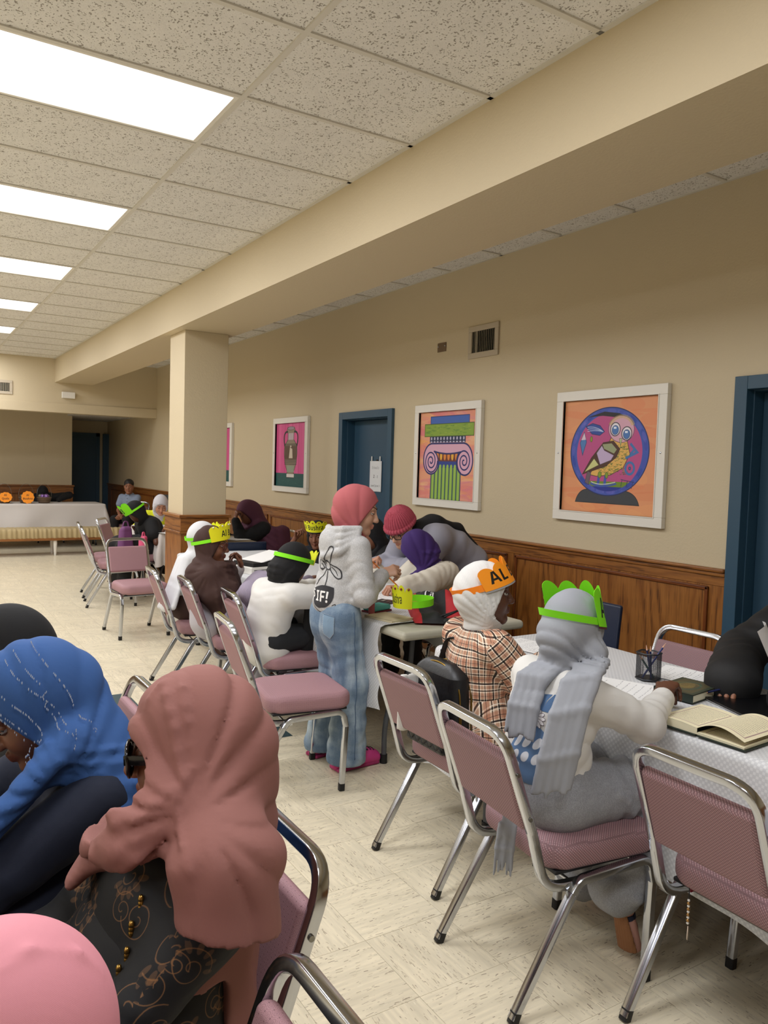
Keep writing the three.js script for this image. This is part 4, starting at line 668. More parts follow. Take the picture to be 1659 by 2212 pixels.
// navy moulded chairs
function navyChair(X, Z, deg, label) {
  const h = deg * Math.PI / 180, t = thing('plastic_chair', label, 'chair', V(X, 0, Z), h, 'navy moulded chairs');
  const b = new RoundedBoxGeometry(0.03, 0.4, 0.44, 5, 0.014), p = b.attributes.position; for (let i = 0; i < p.count; i++) { const y = p.getY(i) / 0.2, z = p.getZ(i); p.setZ(i, z * (1 - 0.1 * Math.max(0, y))); p.setX(i, p.getX(i) - 0.04 * (1 - (z / 0.22) ** 2)); } b.computeVertexNormals(); b.rotateZ(0.16); b.translate(-0.2, 0.62, 0); obj('backrest', b, M.navy, t);
  obj('seat', boxL(0.44, 0.03, 0.44, 0.02, 0.44, 0, 0.014), M.navy, t);
  for (const x of [-0.18, 0.2]) for (const z of [-0.19, 0.19]) obj('leg', tube([[x, 0.43, z * 0.9], [x * 1.12, 0, z * 1.06]], 0.011, 8), M.chrome, t);
}
navyChair(3.02, 3.0, 180, 'navy plastic chair at the far end of the near table, behind the plaid girl');
navyChair(2.62, 6.72, 90, 'navy plastic chair pushed to the tan covered table by the pillar');

// ---------- tables ----------
function foldingTable(label, x0, x1, z0, z1, top, mat) {
  const t = thing('folding_table', label, 'table', V((x0 + x1) / 2, 0, (z0 + z1) / 2)), w = x1 - x0, d = z1 - z0;
  obj('tabletop', boxL(w, 0.045, d, 0, top - 0.0225, 0, 0.02, false, 4), mat, t);
  for (const s of [-1, 1]) for (const q of [-1, 1]) { const z = s * (d / 2 - 0.28), x = q * (w / 2 - 0.09); obj('leg', tube([[x * 0.45, top - 0.05, z], [x * 0.5, top - 0.3, z], [x * 0.92, 0.3, z], [x, 0.18, z], [x, 0.02, z]], 0.014, 8, 0.12), M.tableLeg ??= std({ color: 0x4f5154, roughness: 0.5 }), t); obj('foot_cap', new THREE.CylinderGeometry(0.019, 0.019, 0.045, 10).translate(x, 0.0235, z), M.rubber, t); }
  for (const s of [-1, 1]) obj('crossbar', tube([[-w * 0.22, top - 0.35, s * (d / 2 - 0.28)], [w * 0.22, top - 0.35, s * (d / 2 - 0.28)]], 0.011, 8), M.tableLeg, t);
  return t;
}
// cloth draped over a rectangle; drop(s) gives its hang at perimeter parameter s, in metres
function drape(x0, x1, z0, z1, y, drop, amp, freq, sd, r = 0.025) {
  const cx = (x0 + x1) / 2, cz = (z0 + z1) / 2, a = (x1 - x0) / 2, b = (z1 - z0) / 2, per = [];
  const N = 30, step = 0.02, corner = 0.04;
  const push = (x, z, nx, nz) => per.push([x, z, nx, nz]);
  const edge = (xa, za, xb, zb, nx, nz) => { const L = Math.hypot(xb - xa, zb - za), n = Math.max(2, Math.round(L / step)); for (let i = 0; i < n; i++) push(xa + (xb - xa) * i / n, za + (zb - za) * i / n, nx, nz); };
  const arc = (px, pz, a0) => { for (let i = 0; i < 8; i++) { const t = a0 + i / 8 * Math.PI / 2; push(px + corner * Math.cos(t), pz + corner * Math.sin(t), Math.cos(t), Math.sin(t)); } };
  edge(a, -b + corner, a, b - corner, 1, 0); arc(a - corner, b - corner, 0); edge(a - corner, b, -a + corner, b, 0, 1); arc(-a + corner, b - corner, Math.PI / 2); edge(-a, b - corner, -a, -b + corner, -1, 0); arc(-a + corner, -b + corner, Math.PI); edge(-a + corner, -b, a - corner, -b, 0, -1); arc(a - corner, -b + corner, 1.5 * Math.PI);
  const n = per.length, rows = [], pos = [], uv = []; let len = 0;
  const sArr = per.map((p, i) => { if (i) len += Math.hypot(p[0] - per[i - 1][0], p[1] - per[i - 1][1]); return len; });
  for (const k of [0.02, 0.35, 0.7, 0.9]) rows.push({ f: k });
  rows.push({ f: 1, in: r }); for (let q = 1; q <= 4; q++) rows.push({ arc: q / 4 * Math.PI / 2 }); for (let q = 1; q <= 22; q++) rows.push({ t: q / 22 });
  for (const R of rows) for (let i = 0; i <= n; i++) {
    const p = per[i % n], s = sArr[i % n]; let x, z, yy, d = 0;
    if (R.f !== undefined) { x = (p[0] - p[2] * r) * R.f; z = (p[1] - p[3] * r) * R.f; yy = y; d = -r; }
    else if (R.arc) { const o = -r + r * Math.sin(R.arc); x = p[0] + p[2] * o; z = p[1] + p[3] * o; yy = y - r + r * Math.cos(R.arc); d = -r + R.arc * r; }
    else {
      const D = drop(p[0] + cx, p[1] + cz, s), t = R.t, h = D * t, cn = Math.abs(p[2] * p[3]) * 2;
      const w = Math.sin(s * freq + sd) * 0.6 + Math.sin(s * freq * 0.47 + sd * 2.3) * 0.7 + (fbm((s / len), 0.3, Math.round(len * freq / 5), 4, 2, sd) - 0.5) * 1.4;
      const o = amp * smooth(0, 0.8, t) * (w + 0.5) + cn * 0.05 * t + 0.01 * t; x = p[0] + p[2] * o; z = p[1] + p[3] * o; yy = y - r - h; d = h + 0.57 * r;
    }
    pos.push(x, yy, -z); uv.push(x + p[2] * d + cx, z + p[3] * d + cz);
    if (R.f !== undefined) { uv[uv.length - 2] = x + cx; uv[uv.length - 1] = z + cz; }
    else { uv[uv.length - 2] = p[0] + p[2] * (d) + cx; uv[uv.length - 1] = p[1] + p[3] * (d) + cz; }
  }
  const idx = []; for (let j = 0; j < rows.length - 1; j++) for (let i = 0; i < n; i++) { const A = j * (n + 1) + i, B = A + n + 1; idx.push(A, A + 1, B, A + 1, B + 1, B); }
  const g = new THREE.BufferGeometry(); g.setAttribute('position', new THREE.Float32BufferAttribute(pos, 3)); g.setAttribute('uv', new THREE.Float32BufferAttribute(uv, 2)); g.setIndex(idx); g.computeVertexNormals(); g.translate(cx, 0, -cz); return g;
}
M.cloth.side = M.linen.side = M.tan.side = M.beige.side = THREE.DoubleSide;
foldingTable('long folding table by the oak wall, hidden under the silver grey patterned cloth', 1.995, 2.7, 0.7, 2.74, 0.735, M.plastic);
tag(obj('tablecloth', drape(1.985, 2.71, 0.69, 2.75, 0.742, (x, z) => 0.46 + 0.03 * Math.sin(z * 3), 0.016, 17, 1.7), M.cloth), 'silver grey cloth woven with small squares over the near table', 'tablecloth');
foldingTable('folding table with bare grey plastic edge in the middle of the hall', 2.02, 2.78, 3.03, 4.86, 0.735, M.plastic);
foldingTable('white folding table in line behind the middle table, holding the open binder', 2.02, 2.78, 4.9, 6.5, 0.735, M.plastic);
{ // cloth that stops short of the near end
  const pr = [], half = 0.4, xs = []; const P = [];
  for (let i = 0; i <= 14; i++) P.push([2.0 - 0.004, 0.745 - 0.41 * (1 - i / 14) - 0.012, (1 - i / 14)]);
  P.push([2.004, 0.7415, 0], [2.014, 0.7455, 0]); for (let i = 1; i < 10; i++) P.push([2.014 + 0.75 * i / 10, 0.7455 + 0.0015 * Math.sin(i * 2.1), 0]); P.push([2.79, 0.7455, 0], [2.8, 0.7415, 0]); for (let i = 0; i <= 8; i++) P.push([2.804, 0.73 - 0.3 * i / 8, i / 8]);
  const nz = 90, pos = [], uv = [], idx = [], m = P.length; let L = 0; const ls = P.map((p, i) => { if (i) L += Math.hypot(p[0] - P[i - 1][0], p[1] - P[i - 1][1]); return L; });
  for (let k = 0; k <= nz; k++) for (let i = 0; i < m; i++) { const z = 3.2 + 0.02 * Math.sin(i * 0.7) + (6.45 - 3.2) * k / nz, w = P[i][2] * (0.012 * Math.sin(z * 21) + 0.014 * Math.sin(z * 9.3 + 1) + 0.006); pos.push(P[i][0] + (i < m / 2 ? -w : w), P[i][1] + (i < 15 ? 0.012 * (1 - i / 14) * Math.sin(z * 5) : 0), -z); uv.push(ls[i], z); }
  for (let k = 0; k < nz; k++) for (let i = 0; i < m - 1; i++) { const A = k * m + i, B = A + m; idx.push(A, A + 1, B, A + 1, B + 1, B); }
  const g = new THREE.BufferGeometry(); g.setAttribute('position', new THREE.Float32BufferAttribute(pos, 3)); g.setAttribute('uv', new THREE.Float32BufferAttribute(uv, 2)); g.setIndex(idx); g.computeVertexNormals();
  tag(obj('tablecloth', g, M.cloth), 'silver grey cloth on the middle table, stopping short of its bare plastic end', 'tablecloth');
}
foldingTable('table behind the pillar, covered by the tan cloth', 2.72, 3.04, 7.22, 8.5, 0.735, M.plastic);
tag(obj('tablecloth', drape(2.71, 3.05, 7.2, 8.52, 0.742, () => 0.2, 0.008, 12, 4), M.tan), 'short tan cloth on the table beside the pillar', 'tablecloth');
foldingTable('table left of the pillar where the children in black and white hijabs sit', 2.47, 3.2, 8.62, 9.85, 0.705, M.plastic);
tag(obj('tablecloth', drape(2.46, 3.21, 8.61, 9.86, 0.712, (x, z) => 0.16 + 0.2 * Math.max(0, 1 - Math.hypot(x - 2.46, z - 8.61) / 0.3), 0.01, 12, 2.2), M.linen), 'white cloth with a hanging pointed corner beside the pillar', 'tablecloth');
foldingTable('long table inside the far recess under the crumpled white cloth', 0.6, 3.06, 14.0, 14.78, 0.735, M.plastic);
tag(obj('tablecloth', drape(0.59, 3.08, 13.99, 14.8, 0.742, (x, z) => 0.36 + 0.1 * smooth(2.5, 1.6, x) + 0.05 * Math.sin(x * 3), 0.03, 9, 5.1), M.linen), 'crumpled white cloth on the long table at the far end', 'tablecloth');
{ // bench with a pleated cover
  const t = thing('bench', 'low bench with pleated beige cover and oak rail along the far end', 'bench', V(1.75, 0, 13.1));
  const pts = []; const nz = 240, prof = [[-0.2, 0.27], [-0.208, 0.3], [-0.204, 0.36], [-0.196, 0.4], [-0.17, 0.418], [0, 0.422], [0.17, 0.42], [0.2, 0.4], [0.2, 0.3]], pos = [], uv = [], idx = [];
  for (let k = 0; k <= nz; k++) for (let i = 0; i < prof.length; i++) { const x = -1.35 + 2.7 * k / nz, pl = 0.007 * Math.sin(x * 95 + Math.sin(x * 7) * 2) + 0.005 * Math.sin(x * 41), side = i < 4 || i > 6 ? 1 : 0.25; pos.push(x, prof[i][1] + pl * 0.6 * (i === 4 || i === 3 ? 1 : 0.4), -(prof[i][0] - (i < 4 ? pl : -pl) * side)); uv.push(x, i * 0.06); }
  for (let k = 0; k < nz; k++) for (let i = 0; i < prof.length - 1; i++) { const A = k * prof.length + i, B = A + prof.length; idx.push(A, A + 1, B, A + 1, B + 1, B); }
  const g = new THREE.BufferGeometry(); g.setAttribute('position', new THREE.Float32BufferAttribute(pos, 3)); g.setAttribute('uv', new THREE.Float32BufferAttribute(uv, 2)); g.setIndex(idx); g.computeVertexNormals(); obj('pleated_cover', g, M.beige, t);
  obj('oak_rail', boxL(2.7, 0.04, 0.41, 0, 0.255, 0, 0.006, true), M.oak, t);
  for (const x of [-1.1, 0.34, 1.2]) for (const z of [-0.15, 0.15]) { const l = new THREE.LatheGeometry([[0.026, 0.235], [0.03, 0.2], [0.026, 0.12], [0.02, 0.04], [0.018, 0.0]].map(([r, y]) => new THREE.Vector2(r, y)), 14); l.translate(x, 0, z); obj('leg', l, M.white, t); }
}

// ---------- things on the tables ----------
const TT = 0.7445;   // top of the cloth on the near and middle tables
function sheet(w, d, curl, seg = 10, y = 0.0012) {
  const g = new THREE.PlaneGeometry(w, d, seg, seg); g.rotateX(-Math.PI / 2); const p = g.attributes.position;
  for (let i = 0; i < p.count; i++) { const x = p.getX(i) / w + 0.5, z = p.getZ(i) / d + 0.5; p.setY(i, y + curl(x, z)); } g.computeVertexNormals(); return g;
}
const writing = (seedN, head, lines, ink = '60,60,70', bg = '#f2f2f1', slant = 0) => canvasTex(256, 360, (x, W, H) => {
  x.fillStyle = bg; x.fillRect(0, 0, W, H); x.lineWidth = 1.5; seed = seedN * 977;
  for (let i = 0; i < lines; i++) { const y = 30 + i * (H - 60) / lines; x.strokeStyle = `rgba(${ink},${0.4 + rnd() * 0.4})`; let px = 24 + rnd() * 10; while (px < W - 30) { const l = 8 + rnd() * 26; x.beginPath(); x.moveTo(px, y); for (let q = 0; q < l; q += 3) x.lineTo(px + q, y + (rnd() - 0.5) * 6); x.stroke(); px += l + 7; if (rnd() < 0.06) break; } }
});
function paper(label, X, Z, deg, w, d, tex, curl = () => 0, y = TT, group = 'loose sheets of paper on the tables') {
  const o = obj('paper_sheet', sheet(w, d, curl), std({ map: tex, roughness: 0.8, side: THREE.DoubleSide })); o.position.copy(V(X, y, Z)); o.rotation.y = deg * Math.PI / 180; return tag(o, label, 'paper', group);
}
const W1 = writing(3, 1, 18), W2 = writing(5, 1, 9), W3 = writing(8, 1, 24);
paper('worksheet under the writing hand of the girl in grey hijab', 2.2, 1.86, 24, 0.21, 0.29, W2, (x, z) => 0.012 * Math.max(0, x - 0.75) * 4 * 0.3);
paper('handwritten sheet lying behind the green book by the pencil cup', 2.555, 1.875, 14, 0.19, 0.25, W1, (x, z) => 0.012 * Math.pow(Math.max(0, x - 0.6), 2) * 4);
paper('printed sheet in front of the plaid girl', 2.36, 2.52, 10, 0.2, 0.28, W3);
paper('white notebook page under the hands of the girl in purple hijab', 2.36, 3.86, 80, 0.22, 0.3, W2, () => 0, TT + 0.004);
paper('newsprint sheet on the middle table behind the drawstring bag', 2.36, 3.58, 60, 0.24, 0.3, W3, () => 0);
paper('open white sheets beside the standing girl on the middle table', 2.3, 4.2, 85, 0.3, 0.3, W1, (x) => 0.012 * Math.sin(x * 3.1), TT);
paper('white sheet among black straps near the girl with black hijab', 2.35, 4.62, 70, 0.3, 0.22, W1, (x) => 0.008 * Math.sin(x * 3.1), TT);
// closed green book with gold medallion
function closedBook(name, label, X, Z, deg, w, d, h, coverMat, topTex) {
  const t = thing(name, label, 'book', V(X, TT + 0.001, Z), deg * Math.PI / 180);
  obj('pages', boxL(w - 0.008, h - 0.006, d - 0.006, 0.002, h / 2, 0), M.pages ??= std({ color: 0xe8e2c6, roughness: 0.8, bumpMap: T.brush, bumpScale: 0.0003 }), t);
  obj('cover', [boxL(w, 0.003, d, 0, 0.0015, 0, 0.001), boxL(w, 0.003, d, 0, h - 0.0015, 0, 0.001), boxL(0.003, h, d, -w / 2 + 0.0015, h / 2, 0, 0.001)], coverMat, t);
  if (topTex) { const g = new THREE.PlaneGeometry(w - 0.004, d - 0.004); g.rotateX(-Math.PI / 2); g.translate(0, h + 0.0004, 0); obj('cover_print', g, std({ map: topTex, roughness: 0.45 }), t); }
  return t;
}
const greenCover = std({ color: 0x1d2a22, roughness: 0.5 });
closedBook('closed_book', 'closed dark green book with a gold medallion, behind the writing hand', 2.353, 1.722, 9, 0.2, 0.145, 0.03, greenCover, canvasTex(256, 190, (x, W, H) => {
  x.fillStyle = '#4c4730'; x.fillRect(0, 0, W, H); x.strokeStyle = '#24382e'; x.lineWidth = 12; x.strokeRect(10, 10, W - 20, H - 20); x.strokeStyle = '#2b4a3e'; x.lineWidth = 12; x.beginPath(); x.ellipse(W / 2, H / 2, 78, 52, 0, 0, 7); x.stroke(); x.fillStyle = '#6b5c34'; x.beginPath(); x.ellipse(W / 2, H / 2, 50, 30, 0, 0, 7); x.fill(); x.strokeStyle = '#8a773f'; x.lineWidth = 2; for (let i = 0; i < 14; i++) { x.beginPath(); x.ellipse(W / 2, H / 2, 12 + i * 5, 6 + i * 4, i * 0.4, 0, 2); x.stroke(); }
}));
{ // open book: two page blocks, a lifted leaf, dark cover
  const t = thing('open_book', 'open book of printed script at the near edge of the silver cloth', 'book', V(2.112, TT + 0.001, 1.43), 0.06);
  const pageTex = canvasTex(320, 512, (x, W, H) => { x.fillStyle = '#efe6c4'; x.fillRect(0, 0, W, H); x.strokeStyle = '#a58a86'; x.lineWidth = 7; x.strokeRect(34, 60, W - 60, H - 110); x.lineWidth = 3; for (let i = 0; i < 15; i++) { const y = 86 + i * 25; let px = 50; while (px < W - 50) { const l = 4 + rnd() * 12; x.strokeStyle = 'rgba(58,48,44,0.85)'; x.beginPath(); x.moveTo(px, y + 4); x.quadraticCurveTo(px + l / 2, y - 9 * rnd(), px + l, y + 3); x.stroke(); px += l + 3; } x.strokeStyle = 'rgba(120,100,96,0.4)'; x.lineWidth = 1; x.beginPath(); x.moveTo(40, y + 14); x.lineTo(W - 34, y + 14); x.stroke(); x.lineWidth = 3; } });
  const pageM = std({ map: pageTex, roughness: 0.75, side: THREE.DoubleSide });
  obj('cover', [boxL(0.235, 0.004, 0.135, 0, 0.002, -0.071, 0.001), boxL(0.235, 0.004, 0.15, 0, 0.002, 0.078, 0.001)], greenCover, t);
  const block = (s, D, h0, h1, lift) => { // pages from the spine (z=0) outwards
    const n = 18, pos = [], uv = [], idx = []; const w = 0.112;
    const H = (q) => h0 + (h1 - h0) * q + lift * Math.sin(Math.min(1, q * 1.15) * Math.PI * 0.85) ;
    for (let i = 0; i <= n; i++) { const q = i / n; for (const x of [-w, w]) { pos.push(x, 0.005 + H(q), s * q * D); uv.push(s < 0 ? 1 - q : q, x < 0 ? 0 : 1); } }
    for (let i = 0; i < n; i++) { const a = i * 2; idx.push(a, a + 1, a + 2, a + 1, a + 3, a + 2); }
    const g = new THREE.BufferGeometry(); g.setAttribute('position', new THREE.Float32BufferAttribute(pos, 3)); g.setAttribute('uv', new THREE.Float32BufferAttribute(uv, 2)); g.setIndex(idx); g.computeVertexNormals(); obj('page', g, pageM, t);
    const sp = [], si = []; // the block's edges
    for (let i = 0; i <= n; i++) { const q = i / n; sp.push(-w, 0.0045, s * q * D, -w, 0.0045 + H(q), s * q * D); } for (let i = 0; i <= n; i++) { const q = i / n; sp.push(w, 0.0045, s * q * D, w, 0.0045 + H(q), s * q * D); }
    for (let b = 0; b < 2; b++) for (let i = 0; i < n; i++) { const a = b * 2 * (n + 1) + i * 2; si.push(a, a + 1, a + 2, a + 1, a + 3, a + 2); }
    const e = 2 * n, f = 2 * (n + 1) + 2 * n; si.push(e, e + 1, f, e + 1, f + 1, f);
    const g2 = new THREE.BufferGeometry(); g2.setAttribute('position', new THREE.Float32BufferAttribute(sp, 3)); g2.setIndex(si); const g3 = g2.toNonIndexed(); g3.computeVertexNormals(); g3.setAttribute('uv', new THREE.Float32BufferAttribute(new Float32Array(g3.attributes.position.count * 2), 2)); obj('page_block', g3, M.pagesD ??= std({ color: 0xe3dcbd, roughness: 0.85, side: THREE.DoubleSide }), t);
  };
  block(-1, 0.13, 0.018, 0.02, 0.004); block(1, 0.146, 0.006, 0.004, 0.0);
  { const n = 20, pos = [], uv = [], idx = []; for (let i = 0; i <= n; i++) { const q = i / n, z = -0.004 + 0.15 * q, y = 0.022 + 0.03 * Math.sin(q * Math.PI * 0.95) * (1 - 0.35 * q); for (const x of [-0.112, 0.112]) { pos.push(x, y, z); uv.push(q, x < 0 ? 0 : 1); } } for (let i = 0; i < n; i++) { const a = i * 2; idx.push(a, a + 1, a + 2, a + 1, a + 3, a + 2); } const g = new THREE.BufferGeometry(); g.setAttribute('position', new THREE.Float32BufferAttribute(pos, 3)); g.setAttribute('uv', new THREE.Float32BufferAttribute(uv, 2)); g.setIndex(idx); g.computeVertexNormals(); obj('lifted_leaf', g, pageM, t); }
}
{ // wire mesh pencil cup
  const t = thing('pencil_cup', 'hexagonal black wire mesh pencil cup on the silver cloth', 'pencil cup', V(2.395, TT + 0.001, 1.925), 0.3), n = 6, R = 0.046, H = 0.1;
  const hex = (r, y) => Array.from({ length: n }, (_, i) => new THREE.Vector3(r * Math.cos(i / n * 6.2832), y, r * Math.sin(i / n * 6.2832)));
  for (const [y, nm] of [[H, 'rim'], [0.003, 'base_ring']]) obj(nm, sweep(hex(R, y), circ(0.0028, 6), [0, 1, 0], true), M.steelDark ??= phys({ color: 0x44464a, metalness: 0.8, roughness: 0.35 }), t);
  const w = []; const a = hex(R * 0.985, 0); for (let i = 0; i < n; i++) for (let k = 0; k < 12; k++) { const p = a[i].clone().lerp(a[(i + 1) % n], k / 12); w.push(new THREE.CylinderGeometry(0.0005, 0.0005, H, 4).translate(p.x, H / 2, p.z)); }
  for (let q = 1; q < 26; q++) w.push(sweep(hex(R * 0.985, H * q / 26), circ(0.0005, 3), [0, 1, 0], true));
  const wm = obj('wire_mesh', w.map((g) => { g.deleteAttribute('uv'); return g; }), M.steelDark, t); wm.userData.kind = 'stuff';
  obj('base', new THREE.CylinderGeometry(R * 0.97, R * 0.97, 0.003, 6).translate(0, 0.003, 0).rotateY(Math.PI / 6), M.steelDark, t);
}
function pencil(label, a, b, color, group = 'pencils') {
  const d = b.clone().sub(a), L = d.length(), t = thing('pencil', label, 'pencil', a); t.quaternion.setFromUnitVectors(new THREE.Vector3(0, 1, 0), d.normalize());
  t.userData.group = group;
  obj('barrel', new THREE.CylinderGeometry(0.0038, 0.0038, L - 0.02, 6).translate(0, (L - 0.02) / 2, 0), std({ color, roughness: 0.35 }), t);
  obj('tip', new THREE.CylinderGeometry(0.0008, 0.0038, 0.02, 6).translate(0, L - 0.01, 0), M.pencilWood ??= std({ color: 0xd9a98c, roughness: 0.8 }), t); return t;
}
pencil('navy pencil leaning out to the right of the mesh cup', V(2.375, TT + 0.006, 1.935), V(2.455, TT + 0.135, 1.9), 0x1b2a6b);
pencil('left of two upright navy pencils in the mesh cup', V(2.395, TT + 0.006, 1.91), V(2.388, TT + 0.128, 1.935), 0x1a2350);
pencil('right of two upright navy pencils in the mesh cup', V(2.405, TT + 0.006, 1.92), V(2.4, TT + 0.125, 1.925), 0x1a2350);
pencil('greenish pencil tilted left inside the mesh cup', V(2.41, TT + 0.006, 1.91), V(2.37, TT + 0.09, 1.95), 0x3a5554);
{ // black folder with white edge and the sheet above it
  const t = thing('black_folder', 'black glossy folder with pale edge in front of the person in black', 'folder', V(2.46, TT + 0.001, 1.5), -0.35); obj('cover', boxL(0.3, 0.008, 0.22, 0, 0.006, 0, 0.003), M.folderB ??= phys({ color: 0x0b0b0d, roughness: 0.25 }), t); obj('pages', boxL(0.296, 0.004, 0.216, 0.001, 0.002, 0), M.paper, t);
}
// middle table
{ const t = thing('tablet', 'black tablet lying on the white sheets of the middle table', 'tablet', V(2.3, TT + 0.006, 3.68), 0.5); obj('case', boxL(0.16, 0.012, 0.09, 0, 0.006, 0, 0.005), M.folderB, t); obj('lens', boxL(0.04, 0.002, 0.02, 0.03, 0.013, 0, 0.001), M.grey, t); }
{ const t = thing('pouch', 'teal cloth pouch with dark red base beside the standing girl', 'pouch', V(2.16, TT + 0.001, 3.5), 0.35); const g = new RoundedBoxGeometry(0.14, 0.028, 0.09, 6, 0.013), p = g.attributes.position; for (let i = 0; i < p.count; i++) p.setY(i, p.getY(i) + 0.008 * Math.sin(p.getX(i) * 50) * Math.cos(p.getZ(i) * 40)); g.computeVertexNormals(); boxuv(g); g.translate(0, 0.024, 0); obj('body', g, std({ color: 0x58b0a6, roughness: 0.8 }), t); obj('base', boxL(0.145, 0.01, 0.095, 0, 0.006, 0, 0.004), std({ color: 0x6a1f2a, roughness: 0.7 }), t); }
closedBook('folder', 'cream folder at the near corner of the cloth by the standing girl', 2.115, 3.31, 12, 0.15, 0.2, 0.012, std({ color: 0xd8cba8, roughness: 0.7 }));
{ // binder far on the second table
  const t = thing('binder', 'open white ring binder on the table before the brown hijab', 'binder', V(2.2, TT, 5.16), 0.25); obj('back_cover', boxL(0.34, 0.05, 0.25, 0, 0.026, 0, 0.006), M.white, t); const g = boxL(0.34, 0.006, 0.25, 0, 0, 0, 0.002); g.rotateZ(0.2); g.translate(0.02, 0.095, -0.02); obj('front_cover', g, M.paper, t); obj('pages', boxL(0.3, 0.03, 0.23, 0, 0.064, 0, 0.003), M.black, t); const r = boxL(0.3, 0.004, 0.002, 0, 0.03, 0.126); obj('label_slot', r, M.rubber, t);
}
{ const t = thing('cup', 'grey paper cup on the tan cloth before the woman in maroon', 'cup', V(2.83, 0.745, 7.62)); const g = new THREE.LatheGeometry([[0, 0.003], [0.028, 0.003], [0.036, 0.1], [0.039, 0.102], [0.037, 0.104], [0.034, 0.1], [0.026, 0.006], [0, 0.006]].map(([r, y]) => new THREE.Vector2(r, y)), 24); obj('body', g, M.grey, t); }
paper('white papers by the grey cup on the tan table', 2.9, 7.48, 20, 0.2, 0.28, W2, () => 0, 0.745);
paper('sheets under the head of the child in white hijab', 2.62, 8.62, 20, 0.3, 0.25, W2, () => 0, 0.716);
// drawstring bag lying on the middle table, crown on top of it
{
  const t = thing('drawstring_bag', 'red and black drawstring bag with white print slumped on the middle table', 'bag', V(2.47, TT, 3.36), 0.98);
  const redM = std({ color: 0xb01e26, roughness: 0.75, bumpMap: T.weave, bumpScale: 0.0004, side: THREE.DoubleSide }), blkM = std({ color: 0x101113, roughness: 0.75, bumpMap: T.weave, bumpScale: 0.0004, side: THREE.DoubleSide });
  const nx = 60, nz = 40, L = 0.66, Wd = 0.36; const H = (u, v) => { const e = Math.pow(Math.sin(Math.PI * u), 0.45) * Math.pow(Math.sin(Math.PI * v), 0.45); return e * (0.05 + 0.05 * u + 0.018 * Math.sin(u * 9 + v * 5) + 0.012 * Math.sin(v * 17 + u * 6) + 0.01 * Math.sin(u * 23)); };
  const part = (nm, mat, v0, v1, off, bottom) => { const pos = [], uv = [], idx = []; for (let i = 0; i <= nx; i++) for (let j = 0; j <= nz; j++) { const u = i / nx, v = v0 + (v1 - v0) * j / nz, taper = 1 - 0.25 * Math.pow(1 - u, 2) ; pos.push((u - 0.5) * L, (bottom ? 0.002 : H(u, v)) + off, (v - 0.5) * Wd * taper); uv.push(u, 1 - j / nz); } for (let i = 0; i < nx; i++) for (let j = 0; j < nz; j++) { const A = i * (nz + 1) + j, B = A + nz + 1; bottom ? idx.push(A, B, A + 1, A + 1, B, B + 1) : idx.push(A, A + 1, B, A + 1, B + 1, B); } const g = new THREE.BufferGeometry(); g.setAttribute('position', new THREE.Float32BufferAttribute(pos, 3)); g.setAttribute('uv', new THREE.Float32BufferAttribute(uv, 2)); g.setIndex(idx); g.computeVertexNormals(); return obj(nm, g, mat, t); };
  part('red_side', redM, 0.58, 1, 0.001); part('red_side', redM, 0, 0.14, 0.001); part('underside', redM, 0, 1, 0, true);
  part('black_panel', std({ roughness: 0.75, side: THREE.DoubleSide, map: canvasTex(512, 256, (x, W, H2) => { x.fillStyle = '#121315'; x.fillRect(0, 0, W, H2); x.fillStyle = '#e8e8e8'; x.save(); x.translate(330, 60); x.rotate(Math.PI / 2); x.font = 'italic bold 74px serif'; x.fillText('Ca', 0, 60); x.font = '16px sans-serif'; x.fillText('Canadian Quran', 0, -10); x.font = 'italic 22px serif'; x.fillText('Discover Islam', -20, -60); x.fillText('Foundation', 0, -34); x.restore(); x.save(); x.translate(470, 40); x.rotate(Math.PI / 2); x.font = 'italic 26px serif'; x.fillText('Muslim Assoc.', 0, 0); x.restore(); }) }), 0.14, 0.58, 0.002);
  obj('drawn_neck', tube([[-0.32, 0.012, 0.02], [-0.36, 0.02, 0.05], [-0.38, 0.012, 0.1]], 0.018, 8, 0.02), blkM, t);
  for (const k of [0, 1]) obj('cord', tube([[-0.3, 0.03, -0.02 + k * 0.03], [-0.28, 0.06, 0.08], [-0.1 + k * 0.08, 0.075, 0.16], [-0.2, 0.012, 0.21 - k * 0.02], [-0.34, 0.008, 0.14]], 0.005, 6, 0.05), M.rubber, t);
}
